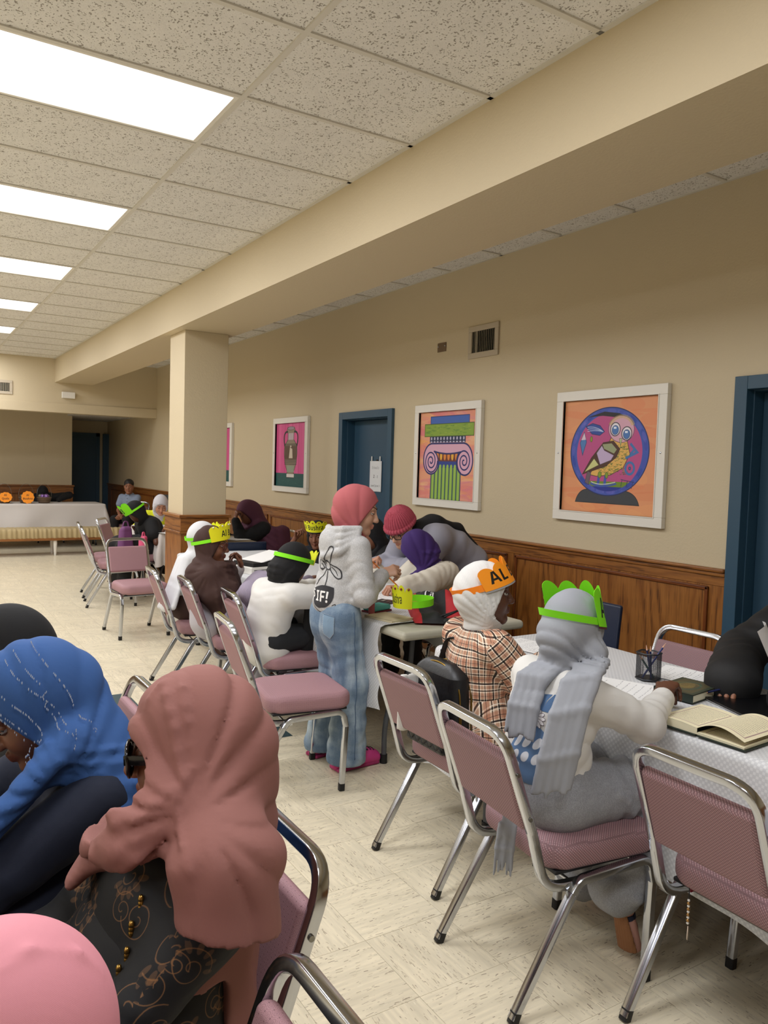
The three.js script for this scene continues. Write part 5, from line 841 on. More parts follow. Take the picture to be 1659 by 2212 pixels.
// backpack inside the back of chair c3
{
  const t = thing('backpack', 'black faux leather backpack with gold zips hung inside the second chair back', 'backpack', V(1.745, 0.462, 2.345), 0);
  const lea = phys({ color: 0x121316, roughness: 0.42, bumpMap: T.paint, bumpScale: 0.0006 }), gold = phys({ color: 0x8d7236, metalness: 1, roughness: 0.35 });
  const shp = (w, h, d, r, nm, x, y, z, m = lea) => { const g = new RoundedBoxGeometry(d, h, w, 8, Math.min(r, d / 2.05)), p = g.attributes.position; for (let i = 0; i < p.count; i++) { const yy = p.getY(i) / (h / 2), k = yy > 0 ? 1 - 0.38 * Math.pow(yy, 4) : 1; p.setZ(i, p.getZ(i) * k); p.setX(i, p.getX(i) * (1 - 0.25 * Math.max(0, yy) ** 3) + 0.004 * Math.sin(yy * 9)); } g.computeVertexNormals(); boxuv(g); g.translate(x, y, z); return obj(nm, g, m, t); };
  shp(0.3, 0.33, 0.1, 0.045, 'main_body', 0.0, 0.165, 0); shp(0.31, 0.3, 0.03, 0.012, 'back_compartment', 0.05, 0.15, 0);
  const q = shp(0.24, 0.15, 0.04, 0.018, "quilted_pocket", -0.055, 0.08, 0, phys({ color: 0x141518, roughness: 0.45, bumpMap: T.quilt, bumpScale: 0.004 }));
  for (const x of [-0.02, 0.032]) { const pts = []; for (let i = 0; i <= 24; i++) { const a = Math.PI * i / 24; pts.push([x, 0.17 + 0.155 * Math.sin(a) ** 0.7, -0.142 * Math.cos(a)]); } obj('zip', tube([[x, 0.06, -0.145], ...pts, [x, 0.06, 0.145]], 0.0035, 6), gold, t); obj('zip_pull', boxL(0.006, 0.03, 0.004, x, 0.14, 0.15, 0.001), gold, t); }
  obj('top_handle', sweep(roundPath([[0.03, 0.32, -0.05], [0.05, 0.4, -0.04], [0.055, 0.41, 0.03], [0.035, 0.32, 0.05]], 0.03), [[0.002, 0.011], [0.002, -0.011], [-0.002, -0.011], [-0.002, 0.011]], [0, 0, 1]), lea, t);
  for (const s of [-1, 1]) obj('strap', sweep(roundPath([[0.06, 0.34, s * 0.08], [0.1, 0.2, s * 0.12], [0.06, 0.02, s * 0.14], [0.05, -0.02, s * 0.15]], 0.06), [[0.003, 0.014], [0.003, -0.014], [-0.003, -0.014], [-0.003, 0.014]], [1, 0, 0]), lea, t);
  obj('charm', new THREE.CapsuleGeometry(0.007, 0.025, 4, 8).rotateX(1.1).translate(-0.092, 0.12, -0.04), std({ color: 0xd98b86, roughness: 0.5 }), t);
}
{ // bead charm on chair c5
  const t = thing('bead_charm', 'beaded charm with a pale leaf hanging below the empty chair seat', 'charm', V(1.83, 0.36, 1.3)); const pts = []; for (let i = 0; i < 9; i++) obj('bead', new THREE.SphereGeometry(0.004 + 0.001 * (i % 2), 8, 6).translate(0, -0.006 - i * 0.008, 0), i % 2 ? M.brass : M.white, t);
  const s = new THREE.Shape(); s.moveTo(0, 0); s.quadraticCurveTo(0.014, -0.018, 0.009, -0.032); s.lineTo(0, -0.04); s.lineTo(-0.009, -0.032); s.quadraticCurveTo(-0.012, -0.016, 0, 0); obj('leaf', new THREE.ExtrudeGeometry(s, { depth: 0.002, bevelEnabled: false }).translate(0, -0.078, 0).rotateY(0.5), std({ color: 0xd8c7b4, roughness: 0.6 }), t);
  obj('cord', tube([[0, 0.03, 0], [0, -0.006, 0]], 0.0015, 6), M.rubber, t); obj('red_ribbon', boxL(0.05, 0.03, 0.004, 0.03, 0.03, 0.0, 0.001), std({ color: 0x7a1428, roughness: 0.8 }), t);
}
// far table: gift baskets with wire handles and orange name tags
[[1.505, 'Al Quds', 'gift basket with scribbled orange tag, leftmost on the far white cloth'], [1.84, 'Al Bushra', 'gift basket with round orange tag, second on the far white cloth'], [2.12, '', 'wicker gift basket without a tag, beside the sleeping person at the far table']].forEach(([x, text, label], i) => {
  const t = thing('gift_basket', label, 'basket', V(x, 0.745, 14.25), 0, 'gift baskets on the far table');
  const pts = [[0.0, 0.002], [0.085, 0.002], [0.115, 0.085], [0.118, 0.1], [0.108, 0.1], [0.08, 0.012], [0, 0.012]]; obj('bowl', new THREE.LatheGeometry(pts.map(([r, y]) => new THREE.Vector2(r, y)), 28), M.wicker ??= std({ color: 0x6e5a47, roughness: 0.9 }), t);
  for (let k = 0; k < 3; k++) obj('weave_ring', new THREE.TorusGeometry(0.1 + k * 0.008, 0.006, 6, 28).rotateX(Math.PI / 2).translate(0, 0.035 + k * 0.026, 0), M.wicker, t);
  obj('wire_handle', tube(Array.from({ length: 17 }, (_, q) => { const a = Math.PI * q / 16; return [-0.115 * Math.cos(a), 0.1 + 0.22 * Math.sin(a) ** 0.8, 0.0]; }), 0.003, 6), M.steel, t);
  for (let k = 0; k < 5; k++) obj('foil_wrap', new THREE.IcosahedronGeometry(0.038 + 0.012 * hash2(k, i, 5), 1).translate(-0.06 + k * 0.03, 0.1 + 0.025 * hash2(k, i, 2), 0.03 * (k % 2)), M['foil' + (k % 2)] ??= phys({ color: k % 2 ? 0x8d6aa8 : 0x7d7a66, metalness: 0.5, roughness: 0.35, flatShading: true }), t);
  if (text) { const s = new THREE.Shape(); for (let q = 0; q <= 40; q++) { const a = q / 40 * 6.2832, r = 0.098 + 0.005 * Math.cos(a * 11); q ? s.lineTo(r * Math.cos(a) * 1.0, r * Math.sin(a) * (i ? 1.05 : 0.85)) : s.moveTo(r, 0); } const g = new THREE.ExtrudeGeometry(s, { depth: 0.003, bevelEnabled: false }); const u = g.attributes.uv; for (let q = 0; q < u.count; q++) u.setXY(q, u.getX(q) / 0.22 + 0.5, u.getY(q) / 0.22 + 0.5); g.rotateX(-0.15); g.translate(0.01, 0.1, 0.125); obj('name_tag', g, std({ roughness: 0.6, map: canvasTex(128, 128, (c, W) => { c.fillStyle = '#ff9a1c'; c.fillRect(0, 0, W, W); c.fillStyle = '#2a1606'; c.font = 'bold 26px sans-serif'; c.textAlign = 'center'; const w = text.split(' '); c.fillText(w[0], 64, 52); c.fillText(w[1], 64, 86); }) }), t); }
});
// bags hung on the chair of the child in black
{
  const bag = (name, label, color, pos, w, h, d, turn) => { const t = thing(name, label, 'bag', pos, turn); const g = new RoundedBoxGeometry(w, h, d, 6, Math.min(w, d) / 2.2), p = g.attributes.position; for (let i = 0; i < p.count; i++) { const y = p.getY(i) / h + 0.5; p.setX(i, p.getX(i) * (1.1 - 0.5 * y)); p.setZ(i, p.getZ(i) * (1 - 0.2 * y) + 0.01 * Math.sin(y * 14)); } g.computeVertexNormals(); boxuv(g); obj('body', g, std({ color, roughness: 0.75 }), t); obj('strap', tube([[-w * 0.2, h * 0.45, 0], [-w * 0.1, h * 0.62, 0], [w * 0.1, h * 0.62, 0], [w * 0.2, h * 0.45, 0]], 0.008, 6, 0.03), std({ color, roughness: 0.75 }), t); return t; };
  bag('shoulder_bag', 'purple jacket-like bag draped over the chair of the child in black', 0x6e3f6e, V(2.12, 0.58, 8.7), 0.2, 0.42, 0.12, 0.3);
  bag('shoulder_bag', 'bright pink bag on the chair beside the purple one', 0xd8587f, V(2.26, 0.55, 8.5), 0.12, 0.3, 0.1, 0.6);
}
// painted pictures, door notice, key box
{
  const picFrame = (label, za, zb, tex, name = 'framed_painting') => {
    const y0 = 1.203, y1 = 2.04, t = thing(name, label, 'painting', V(XW, (y0 + y1) / 2, (za + zb) / 2), -Math.PI / 2), w = zb - za, h = y1 - y0, b = 0.062;
    const bar = (cx, cy, ww, hh) => [boxL(ww, hh, 0.034, cx, cy, 0.017, 0.003)];
    for (const a of [[0, h / 2 - b / 2, w, b], [0, -h / 2 + b / 2, w, b], [-w / 2 + b / 2, 0, b, h - 2 * b], [w / 2 - b / 2, 0, b, h - 2 * b]]) obj('frame_bar', bar(...a), M.frame, t);
    const e = 0.006; obj('inner_lip', [boxL(w - 2 * b + 2 * e, e, 0.038, 0, h / 2 - b + e / 2, 0.019, 0.001), boxL(w - 2 * b + 2 * e, e, 0.038, 0, -h / 2 + b - e / 2, 0.019, 0.001), boxL(e, h - 2 * b, 0.038, -w / 2 + b - e / 2, 0, 0.019, 0.001), boxL(e, h - 2 * b, 0.038, w / 2 - b + e / 2, 0, 0.019, 0.001)], M.frame, t);
    const g = boxL(w - 2 * b + 0.004, h - 2 * b + 0.004, 0.012, 0, 0, 0.008), u = g.attributes.uv, p = g.attributes.position; for (let i = 0; i < u.count; i++) u.setXY(i, p.getX(i) / (w - 2 * b) + 0.5, p.getY(i) / (h - 2 * b) + 0.5);
    obj('canvas', g, phys({ map: tex, roughness: 0.5 }), t);
    for (const s of [-1, 1]) obj('screw', new THREE.SphereGeometry(0.007, 10, 6).scale(1, 1, 0.5).translate(s * (w / 2 - b / 2), 0.02, 0.034), M.chrome, t);
    return t;
  };
  const wash = (x, W, H, cols, n) => { for (let i = 0; i < n; i++) { x.fillStyle = cols[Math.floor(rnd() * cols.length)]; x.beginPath(); x.ellipse(rnd() * W, rnd() * H, W * (0.05 + 0.2 * rnd()), H * (0.01 + 0.05 * rnd()), (rnd() - 0.5) * 0.4, 0, 7); x.fill(); } };
  const ionic = canvasTex(512, 512, (x, W, H) => {
    seed = 501; x.fillStyle = '#e7a07e'; x.fillRect(0, 0, W, H); wash(x, W, H, ['rgba(214,98,132,0.28)', 'rgba(240,176,84,0.3)', 'rgba(232,140,120,0.3)', 'rgba(206,96,160,0.2)', 'rgba(240,200,150,0.3)'], 150);
    const sx = W / 512, ln = (c, w) => { x.strokeStyle = c; x.lineWidth = w; x.lineJoin = 'round'; x.lineCap = 'round'; };
    x.fillStyle = '#3d63b4'; x.fillRect(100, 28, 345, 46); ln('#1b2b6a', 4); x.strokeRect(100, 28, 345, 46);
    x.fillStyle = '#84a338'; x.fillRect(46, 72, 440, 72); ln('#40561e', 4); x.strokeRect(46, 72, 440, 72); seed = 77; for (let i = 0; i < 70; i++) { x.fillStyle = rnd() < 0.5 ? 'rgba(190,200,70,0.25)' : 'rgba(60,110,50,0.25)'; x.fillRect(50 + rnd() * 400, 76 + rnd() * 58, 30 * rnd() + 6, 6); }
    x.fillStyle = '#1e2850'; x.fillRect(96, 146, 322, 34); x.fillStyle = '#b9b6cc'; for (let i = 0; i < 11; i++) { x.beginPath(); x.ellipse(112 + i * 29, 157, 7, 10, 0, 0, 7); x.fill(); x.beginPath(); x.ellipse(112 + i * 29, 177, 9, 5, 0, 0, 7); x.fill(); }
    x.fillStyle = '#7ea43e'; x.fillRect(116, 320, 270, 200); x.fillStyle = '#28408e'; x.fillRect(150, 286, 200, 40);
    ln('#1f3c6e', 7); for (let i = 0; i <= 8; i++) { x.beginPath(); x.moveTo(118 + i * 33, 322); x.lineTo(114 + i * 33.5, 512); x.stroke(); } x.fillStyle = '#9bbf52'; for (let i = 0; i < 8; i++) { x.beginPath(); x.ellipse(135 + i * 33, 322, 10, 14, 0, Math.PI, 0); x.fill(); x.fillRect(126 + i * 33, 322, 17, 190); }
    x.fillStyle = '#6d3226'; x.fillRect(150, 230, 210, 60); for (let i = 0; i < 6; i++) { x.fillStyle = ['#e08a3a', '#e8b040', '#e08a3a'][i % 3]; x.beginPath(); x.ellipse(172 + i * 34, 258, 11, 26, 0, 0, 7); x.fill(); }
    x.fillStyle = '#dcaac0'; x.strokeStyle = '#1d2566'; x.lineWidth = 9; x.beginPath(); x.moveTo(120, 186); x.lineTo(400, 186); x.bezierCurveTo(500, 190, 512, 360, 420, 366); x.bezierCurveTo(330, 366, 330, 246, 380, 236); x.bezierCurveTo(300, 250, 220, 250, 140, 232); x.bezierCurveTo(200, 260, 196, 366, 112, 366); x.bezierCurveTo(14, 362, 18, 190, 120, 186); x.fill(); x.stroke();
    for (const cx of [112, 410]) { ln('#1d2566', 8); x.fillStyle = '#dcaac0'; x.beginPath(); for (let k = 0; k < 90; k++) { const a = k * 0.17 + (cx < 200 ? 0 : 2), r = 62 * (1 - k / 100), px = cx + r * Math.cos(a), py = 290 + r * 1.15 * Math.sin(a); k ? x.lineTo(px, py) : x.moveTo(px, py); } x.stroke(); }
  });
  const owl = canvasTex(560, 560, (x, W, H) => {
    seed = 909; x.fillStyle = '#e2996b'; x.fillRect(0, 0, W, H); wash(x, W, H, ['rgba(224,128,84,0.3)', 'rgba(238,170,110,0.3)', 'rgba(214,120,80,0.25)'], 60);
    const E = (cx, cy, a, b, r, f, s, w = 3) => { x.beginPath(); x.ellipse(cx, cy, a, b, r, 0, 7); if (f) { x.fillStyle = f; x.fill(); } if (s) { x.strokeStyle = s; x.lineWidth = w; x.stroke(); } };
    const poly = (pts, f, s, w = 3) => { x.beginPath(); pts.forEach((p, i) => (i ? x.lineTo(p[0], p[1]) : x.moveTo(p[0], p[1]))); x.closePath(); if (f) { x.fillStyle = f; x.fill(); } if (s) { x.strokeStyle = s; x.lineWidth = w; x.stroke(); } };
    x.beginPath(); x.moveTo(90, 512); x.quadraticCurveTo(110, 440, 180, 446); x.lineTo(370, 446); x.quadraticCurveTo(450, 446, 470, 512); x.closePath(); x.fillStyle = '#3c4046'; x.fill(); x.strokeStyle = '#1c1e24'; x.lineWidth = 3; x.stroke();
    E(280, 258, 232, 215, 0, '#3c56b0', '#1c2660', 5); seed = 31; for (let i = 0; i < 60; i++) { const a = rnd() * 6.28; x.fillStyle = rnd() < 0.5 ? 'rgba(120,110,200,0.3)' : 'rgba(28,50,150,0.3)'; x.beginPath(); x.ellipse(280 + 215 * Math.cos(a), 258 + 198 * Math.sin(a), 26, 10, a + 1.57, 0, 7); x.fill(); }
    E(282, 262, 194, 190, 0, '#bc4d88', null); poly([[150, 86], [250, 62], [340, 74], [400, 106], [320, 92], [240, 82]], '#191a22');
    x.save(); x.beginPath(); x.ellipse(282, 262, 194, 190, 0, 0, 7); x.clip(); x.fillStyle = '#6f8d22'; x.fillRect(60, 404, 440, 26); x.fillStyle = '#1c2f92'; x.fillRect(60, 430, 440, 40); x.restore();
    poly([[296, 190], [390, 210], [408, 270], [372, 336], [300, 372], [216, 380], [170, 372], [240, 300]], '#e2b25c', '#3a3018', 3); seed = 41; for (let i = 0; i < 220; i++) { x.strokeStyle = rnd() < 0.7 ? '#4c6428' : '#8a8f30'; x.lineWidth = 2; const px = 230 + rnd() * 165, py = 215 + rnd() * 150; if (px + py < 500 || py > 380) continue; x.beginPath(); x.arc(px, py, 5, 0, 3); x.stroke(); }
    poly([[128, 372], [180, 290], [250, 214], [310, 206], [350, 246], [330, 286], [270, 330]], '#4b2a1c', '#2a160e', 2); poly([[246, 222], [300, 218], [332, 248], [316, 268], [256, 244]], '#9aa27c'); poly([[212, 266], [242, 228], [258, 252], [316, 276], [300, 300], [236, 322]], '#c3aed0', '#4a3a50', 2); poly([[140, 362], [198, 292], [228, 324]], '#cfd08a', '#5a5a28', 2);
    E(352, 150, 74, 64, 0.2, '#d9a8bc', '#6a4a66', 3); x.strokeStyle = '#c8b25a'; x.lineWidth = 3; for (let i = 0; i < 26; i++) { const a = 3.5 + i * 0.1; x.beginPath(); x.moveTo(352 + 58 * Math.cos(a), 146 + 48 * Math.sin(a)); x.lineTo(352 + 78 * Math.cos(a), 146 + 66 * Math.sin(a)); x.stroke(); }
    for (const [cx, cy] of [[318, 150], [384, 172]]) { E(cx, cy, 28, 32, 0, '#e8e4ec', '#26262e', 4); E(cx, cy + 4, 19, 22, 0, '#4a78b8', '#26345e', 2); x.fillStyle = '#e8f0ff'; x.fillRect(cx - 10, cy - 12, 16, 10); } poly([[344, 196], [360, 196], [352, 232]], '#b9c496', '#566238', 2);
    x.strokeStyle = '#3c58ac'; x.lineWidth = 15; x.lineCap = 'round'; for (const px of [232, 272]) { x.beginPath(); x.moveTo(px, 376); x.lineTo(px - 4, 420); x.stroke(); } x.lineWidth = 9; x.beginPath(); x.moveTo(184, 416); x.quadraticCurveTo(240, 440, 334, 414); x.stroke(); x.strokeStyle = '#e8e8f4'; x.lineWidth = 3; x.beginPath(); x.moveTo(186, 408); x.quadraticCurveTo(240, 430, 330, 406); x.stroke(); poly([[160, 356], [182, 362], [170, 424], [146, 412]], '#6a5a66', '#30283a', 2); E(236, 372, 10, 16, 0, '#7e9c2a', '#3a4a18', 2); E(278, 374, 9, 15, 0, '#7e9c2a', '#3a4a18', 2);
    poly([[138, 132], [180, 118], [226, 130], [254, 160], [226, 178], [178, 170]], '#2c4a9e', '#16245e', 3); x.strokeStyle = '#c8d4f0'; x.lineWidth = 3; for (const k of [0, 10, 20]) { x.beginPath(); x.moveTo(150, 136 + k); x.quadraticCurveTo(200, 130 + k, 246, 160); x.stroke(); } E(176, 196, 7, 14, 0, '#8a9c2e', '#3a4a18', 2); poly([[130, 160], [146, 210], [124, 276], [106, 214]], '#4a7cb8', '#1e3c70', 3); poly([[130, 162], [142, 198], [112, 200]], '#dcc8d8');
    x.strokeStyle = '#3f72b0'; x.lineWidth = 12; x.lineCap = 'butt'; x.beginPath(); x.moveTo(408, 220); x.lineTo(448, 262); x.lineTo(384, 290); x.moveTo(432, 248); x.lineTo(410, 272); x.stroke(); E(410, 338, 24, 28, 0, null, '#3f72b0', 11); E(410, 338, 6, 7, 0, '#3f72b0', '#22305e', 3); x.beginPath(); x.moveTo(362, 392); x.lineTo(440, 404); x.moveTo(370, 392); x.lineTo(364, 426); x.moveTo(400, 398); x.lineTo(394, 430); x.moveTo(432, 402); x.lineTo(424, 434); x.stroke();
  });
  const vase = canvasTex(384, 420, (x, W, H) => {
    seed = 61; x.fillStyle = '#d6508c'; x.fillRect(0, 0, W, H); for (let i = 0; i < 60; i++) { x.fillStyle = rnd() < 0.5 ? 'rgba(226,110,160,0.3)' : 'rgba(196,60,120,0.25)'; x.fillRect(rnd() * W, 0, 6 + rnd() * 20, H * 0.8); } x.fillStyle = '#1e5250'; x.fillRect(0, H * 0.79, W, H * 0.21); for (let i = 0; i < 50; i++) { x.strokeStyle = rnd() < 0.5 ? 'rgba(60,120,110,0.5)' : 'rgba(12,40,50,0.5)'; x.lineWidth = 2; x.beginPath(); const px = rnd() * W, py = H * (0.82 + rnd() * 0.17); x.moveTo(px, py); x.lineTo(px + 40 * rnd(), py + 10 * rnd() - 5); x.stroke(); }
    const cx = 192, body = [[28, 42], [50, 54], [60, 42], [70, 38], [110, 38], [130, 60], [150, 80], [200, 84], [260, 74], [290, 60], [320, 42], [340, 44], [352, 50], [360, 46]]; x.beginPath(); body.forEach(([y, r], i) => (i ? x.lineTo(cx + r, y) : x.moveTo(cx + r, y))); [...body].reverse().forEach(([y, r]) => x.lineTo(cx - r, y)); x.closePath(); x.fillStyle = '#8d806c'; x.fill(); x.strokeStyle = '#1a1616'; x.lineWidth = 4; x.stroke();
    x.fillStyle = '#5a4434'; x.fillRect(cx - 78, 150, 156, 90); x.fillStyle = '#cfc2ae'; x.beginPath(); x.moveTo(cx - 10, 160); x.lineTo(cx + 20, 170); x.lineTo(cx + 26, 232); x.lineTo(cx - 22, 232); x.closePath(); x.fill(); x.beginPath(); x.arc(cx, 152, 9, 0, 7); x.fill(); x.strokeStyle = '#1c1816'; x.lineWidth = 3; for (const y of [138, 146, 244, 252, 262, 272]) { x.beginPath(); x.moveTo(cx - 78, y); x.lineTo(cx + 78, y); x.stroke(); } x.fillStyle = '#8f9a84'; x.fillRect(cx - 46, 280, 92, 44); x.fillStyle = '#b9a9b0'; x.fillRect(cx - 34, 66, 68, 44); x.fillStyle = '#d8d2cc'; x.fillRect(cx - 48, 336, 96, 22);
    x.strokeStyle = '#1d1a20'; x.lineWidth = 13; for (const s of [-1, 1]) { x.beginPath(); x.moveTo(cx + s * 40, 58); x.bezierCurveTo(cx + s * 100, 50, cx + s * 92, 110, cx + s * 78, 152); x.stroke(); } x.strokeStyle = '#2a2428'; x.lineWidth = 4; x.beginPath(); x.ellipse(cx, 34, 42, 10, 0, 0, 7); x.stroke(); x.fillStyle = '#9a8a94'; x.fill();
  });
  picFrame('white-framed painting of an owl in a blue ring on orange, nearest the right door', 2.965, 3.848, owl);
  picFrame('white-framed painting of a green fluted column with pink scroll capital', 4.645, 5.533, ionic);
  picFrame('white-framed painting of a tall two-handled vase on pink, left of the blue door', 7.577, 8.48, vase);
  picFrame('white-framed painting half hidden behind the pillar, only its edge showing', 9.815, 10.7, vase);
  const n = thing('door_notice', 'white paper notice in a clear holder on the blue door', 'notice', V(XW + 0.108, 1.425, 6.37), -Math.PI / 2);
  obj('sheet', boxL(0.21, 0.29, 0.004, 0, 0, 0.006), std({ roughness: 0.6, map: null, color: 0xd4d6d8 }), n);
  const g = new THREE.PlaneGeometry(0.196, 0.276); g.translate(0, 0, 0.0088); obj('print', g, std({ roughness: 0.6, map: canvasTex(256, 360, (x, W, H) => { x.fillStyle = '#dcdee0'; x.fillRect(0, 0, W, H); x.fillStyle = '#22252c'; x.textAlign = 'center'; x.font = '46px sans-serif'; x.strokeStyle = '#22252c'; x.strokeText('Eniwallo', W / 2, 90); x.font = 'bold 52px sans-serif'; x.fillText('2', W / 2 - 34, 200); x.font = '44px sans-serif'; x.fillText('- 3', W / 2 + 34, 200); x.font = '34px sans-serif'; x.fillText('Level Quran 3', W / 2, 310); }) }), n);
  for (const s of [-1, 1]) { obj('hook', boxL(0.014, 0.05, 0.01, s * 0.075, 0.165, 0.006, 0.004), M.white, n); }
  const k = thing('key_box', 'small white plastic box on the right door above the dark plate', 'key box', V(XW + 0.11, 1.075, 2.16), -Math.PI / 2); obj('case', boxL(0.2, 0.19, 0.03, 0, 0, 0.015, 0.012), M.white, k); const g2 = new THREE.PlaneGeometry(0.18, 0.17); g2.translate(0, 0, 0.0306); obj('print', g2, std({ roughness: 0.5, map: canvasTex(128, 128, (x) => { x.fillStyle = '#e4e4e0'; x.fillRect(0, 0, 128, 128); x.fillStyle = '#2b2f38'; for (let i = 0; i < 4; i++) x.fillRect(16, 20 + i * 7, 50, 4); x.fillRect(14, 20, 8, 26); x.font = 'bold 16px sans-serif'; x.fillText('Honeywell', 10, 112); }) }), k);
}
// ---------- people ----------
const GL = (o) => { const c = Math.cos((o.h ?? 0) * D2R), s = Math.sin((o.h ?? 0) * D2R); const f = (X, Y, Z) => { const dx = X - o.X, dz = Z - o.Z; return [dx * c + dz * s, Y, dx * s - dz * c]; }; f.d = (X, Y, Z) => [X * c + Z * s, Y, X * s - Z * c]; return f; };
const plane = (p, n) => { const N = nrm(n); return { c: p, R: 1e3, f: (x, y, z) => -((x - p[0]) * N[0] + (y - p[1]) * N[1] + (z - p[2]) * N[2]) }; };   // cut keeps the side away from n
const SK = { deep: 0x5d3826, brown: 0x774a33, mid: 0x8a5a40, light: 0xb98468, pale: 0xc79a80 };
const OPEN = [0.2, -0.02, 0.152, 0.125, 0.118];
function sideFolds(P, f, n = 6, r = 0.005, sides = [-1, 1], back = 1) { const { J, hs } = P, H = J.H, L = []; for (const s of sides) for (let i = 0; i < n; i++) { const t = i / (n - 1), w = 0.006 * Math.sin(i * 2.3); L.push([[H(0.052 - 0.02 * t, 0.07 - 0.15 * t, 0.088 * s), H(-0.005, 0.01 - 0.115 * t + w, 0.1 * s), H(-0.06 * back, -0.06 - 0.07 * t, 0.075 * s), H(-0.09 * back + 0.03 * t, -0.1 - 0.06 * t, 0.03 * s)], r * hs * (0.8 + 0.4 * ((i * 7) % 3) / 2), 0.014 * hs]); } return f.ridges(L); }
const sitRobe = (P, q = {}) => { const { J, S } = P, f = legsField(P, { ease: q.ease ?? 0.03, th: 0.09, kn: 0.08, an: 0.075, cut: 1 }); f.k = 0.1; const m = (a, b) => mid3(a, b); f.add(cap(m(J.hR, J.hL), m(J.kR, J.kL), 0.09 * S, 0.075 * S), 0.06).add(cap(m(J.kR, J.kL), m(J.aR, J.aL), 0.08 * S, 0.09 * S), 0.06); return f; };
const plainM = {};
const PC = (c, o) => (plainM[c + JSON.stringify(Object.keys(o ?? {}))] ??= fab(c, o));

{ // woman in mauve hijab and sunglasses, foreground
  const o = { X: 0.36, Z: 1.32, h: 193, S: 0.98, headAt: [0.433, 1.008, 1.3], pelAt: [0.33, 0.57, 1.32], head: [-42, 6], sw: 0.14, hunch: -0.02, nb: 1.4 }, L = GL(o);
  o.arm = { L: { w: L(0.02, 0.66, 1.2), pole: [-0.4, -1, -0.5] }, R: { w: L(0.0, 0.66, 1.42), pole: [-0.4, -1, 0.5] } };
  const Q = figure(o); person(Q, 'woman in a mauve hijab, sunglasses and black gold-patterned robe in the foreground', SK.brown, {}, true, 0.85);
  const top = topField(Q, { w: 0.95, ease: 0.012, wa: 0.012, sl: 0.95, wide: 1.3, ribs: false, seed: 4 }); wear(Q, 'patterned_robe', top, 0.009, M.abayaS = std({ map: T.abaya, roughness: 0.75 })); wear(Q, 'robe_skirt', sitRobe(Q), 0.014, M.abayaS);
  for (const [x, y, z] of [[0.285, 0.855, 1.19], [0.262, 0.805, 1.19], [0.252, 0.78, 1.19], [0.243, 0.755, 1.19]]) { const p = top.onto(L(x, y, z), 0.003); for (let k = 0; k < 3; k++) obj('gold_toggle', new THREE.SphereGeometry(0.005, 8, 6).scale(1, 1.4, 1).translate(p[0], p[1] - 0.007 * k, p[2]), M.goldB ??= phys({ color: 0xb08c4a, metalness: 1, roughness: 0.3 }), Q.t); }
  const S = Q.J, H = S.H, pin = L(0.392, 0.966, 1.205), f = scarfField(Q, { g: 0.02, cape: 0.1, cw: 0.16, face: { f: 0.026, slant: 0.6, u: -0.04, h: 0.098 } });
  f.add(ell(H(-0.05, -0.03, 0), [0.085, 0.11, 0.088], S.ax), 0.05);
  f.add(cap(L(0.5, 0.98, 1.3), L(0.5, 0.88, 1.3), 0.07, 0.085), 0.06);
  f.add(ecap(L(0.43, 0.98, 1.245), L(0.44, 0.885, 1.135), L.d(1, 0, 0), [0.06, 0.06], [0.085, 0.07]), 0.05).add(ecap(L(0.435, 0.885, 1.13), L(0.42, 0.64, 1.085), L.d(1, 0, 0), [0.085, 0.066], [0.083, 0.055]), 0.03);
  f.add(ecap(L(0.51, 0.92, 1.27), L(0.49, 0.58, 1.2), L.d(0.4, 0, 0.9), [0.09, 0.04], [0.06, 0.03]), 0.03);
  f.add(ecap(L(0.36, 0.955, 1.25), L(0.295, 0.905, 1.24), L.d(0.2, 0, 1), [0.075, 0.05], [0.06, 0.035]), 0.04);
  f.add(ecap(L(0.36, 0.92, 1.34), L(0.315, 0.86, 1.37), L.d(0.5, 0, 0.8), [0.07, 0.045], [0.06, 0.03]), 0.04).add(ecap(L(0.315, 0.86, 1.37), L(0.268, 0.785, 1.4), L.d(0.7, 0.3, 0.6), [0.06, 0.028], [0.045, 0.012]), 0.03);
  f.fold(fan(pin, L.d(0, 0, 1), L.d(1, 0, 0), 13, 0.014, 0.09, 0.55, 4), 0.01);
  { const pl = plane(L(0.33, 0.812, 1.05), add3([0, -1, 0], L.d(0.22, 0, 0), -1)), zl = L(0.42, 0.8, 1.15)[2]; f.cut({ c: pl.c, R: 1e3, f: (x, y, z) => Math.max(pl.f(x, y, z), z - zl) }, 0.003); }
  f.ridges([[[L(0.365, 0.975, 1.2), L(0.315, 0.95, 1.2), L(0.3, 0.955, 1.34)], 0.009, 0.008], [[L(0.375, 0.95, 1.2), L(0.31, 0.925, 1.19), L(0.285, 0.925, 1.33)], 0.01, 0.008], [[L(0.375, 0.93, 1.19), L(0.31, 0.9, 1.18), L(0.27, 0.9, 1.31)], 0.01, 0.008], [[L(0.37, 0.912, 1.18), L(0.315, 0.882, 1.17), L(0.27, 0.875, 1.29)], 0.01, 0.008],
    [[pin, L(0.38, 0.9, 1.1), L(0.36, 0.83, 1.06), L(0.345, 0.76, 1.05)], 0.005, 0.005], [[H(0.07, 0.085, -0.055), H(0.03, 0.12, -0.03), H(0.0, 0.128, 0.03)], 0.0045, 0.004], [[pin, L(0.38, 1.01, 1.19), L(0.375, 1.08, 1.22), L(0.385, 1.135, 1.29)], 0.005, 0.008], [[pin, L(0.398, 1.02, 1.19), L(0.398, 1.09, 1.21), L(0.41, 1.14, 1.29)], 0.005, 0.008]]);
  Q.cutFace(); wear(Q, 'hijab', f, 0.006, fab(0x8c5d56, { bumpScale: 0.0002 }));
  glasses(Q, phys({ color: 0x0c0b0c, roughness: 0.15 }), phys({ color: 0x16100e, roughness: 0.08 }), 1.25);
}
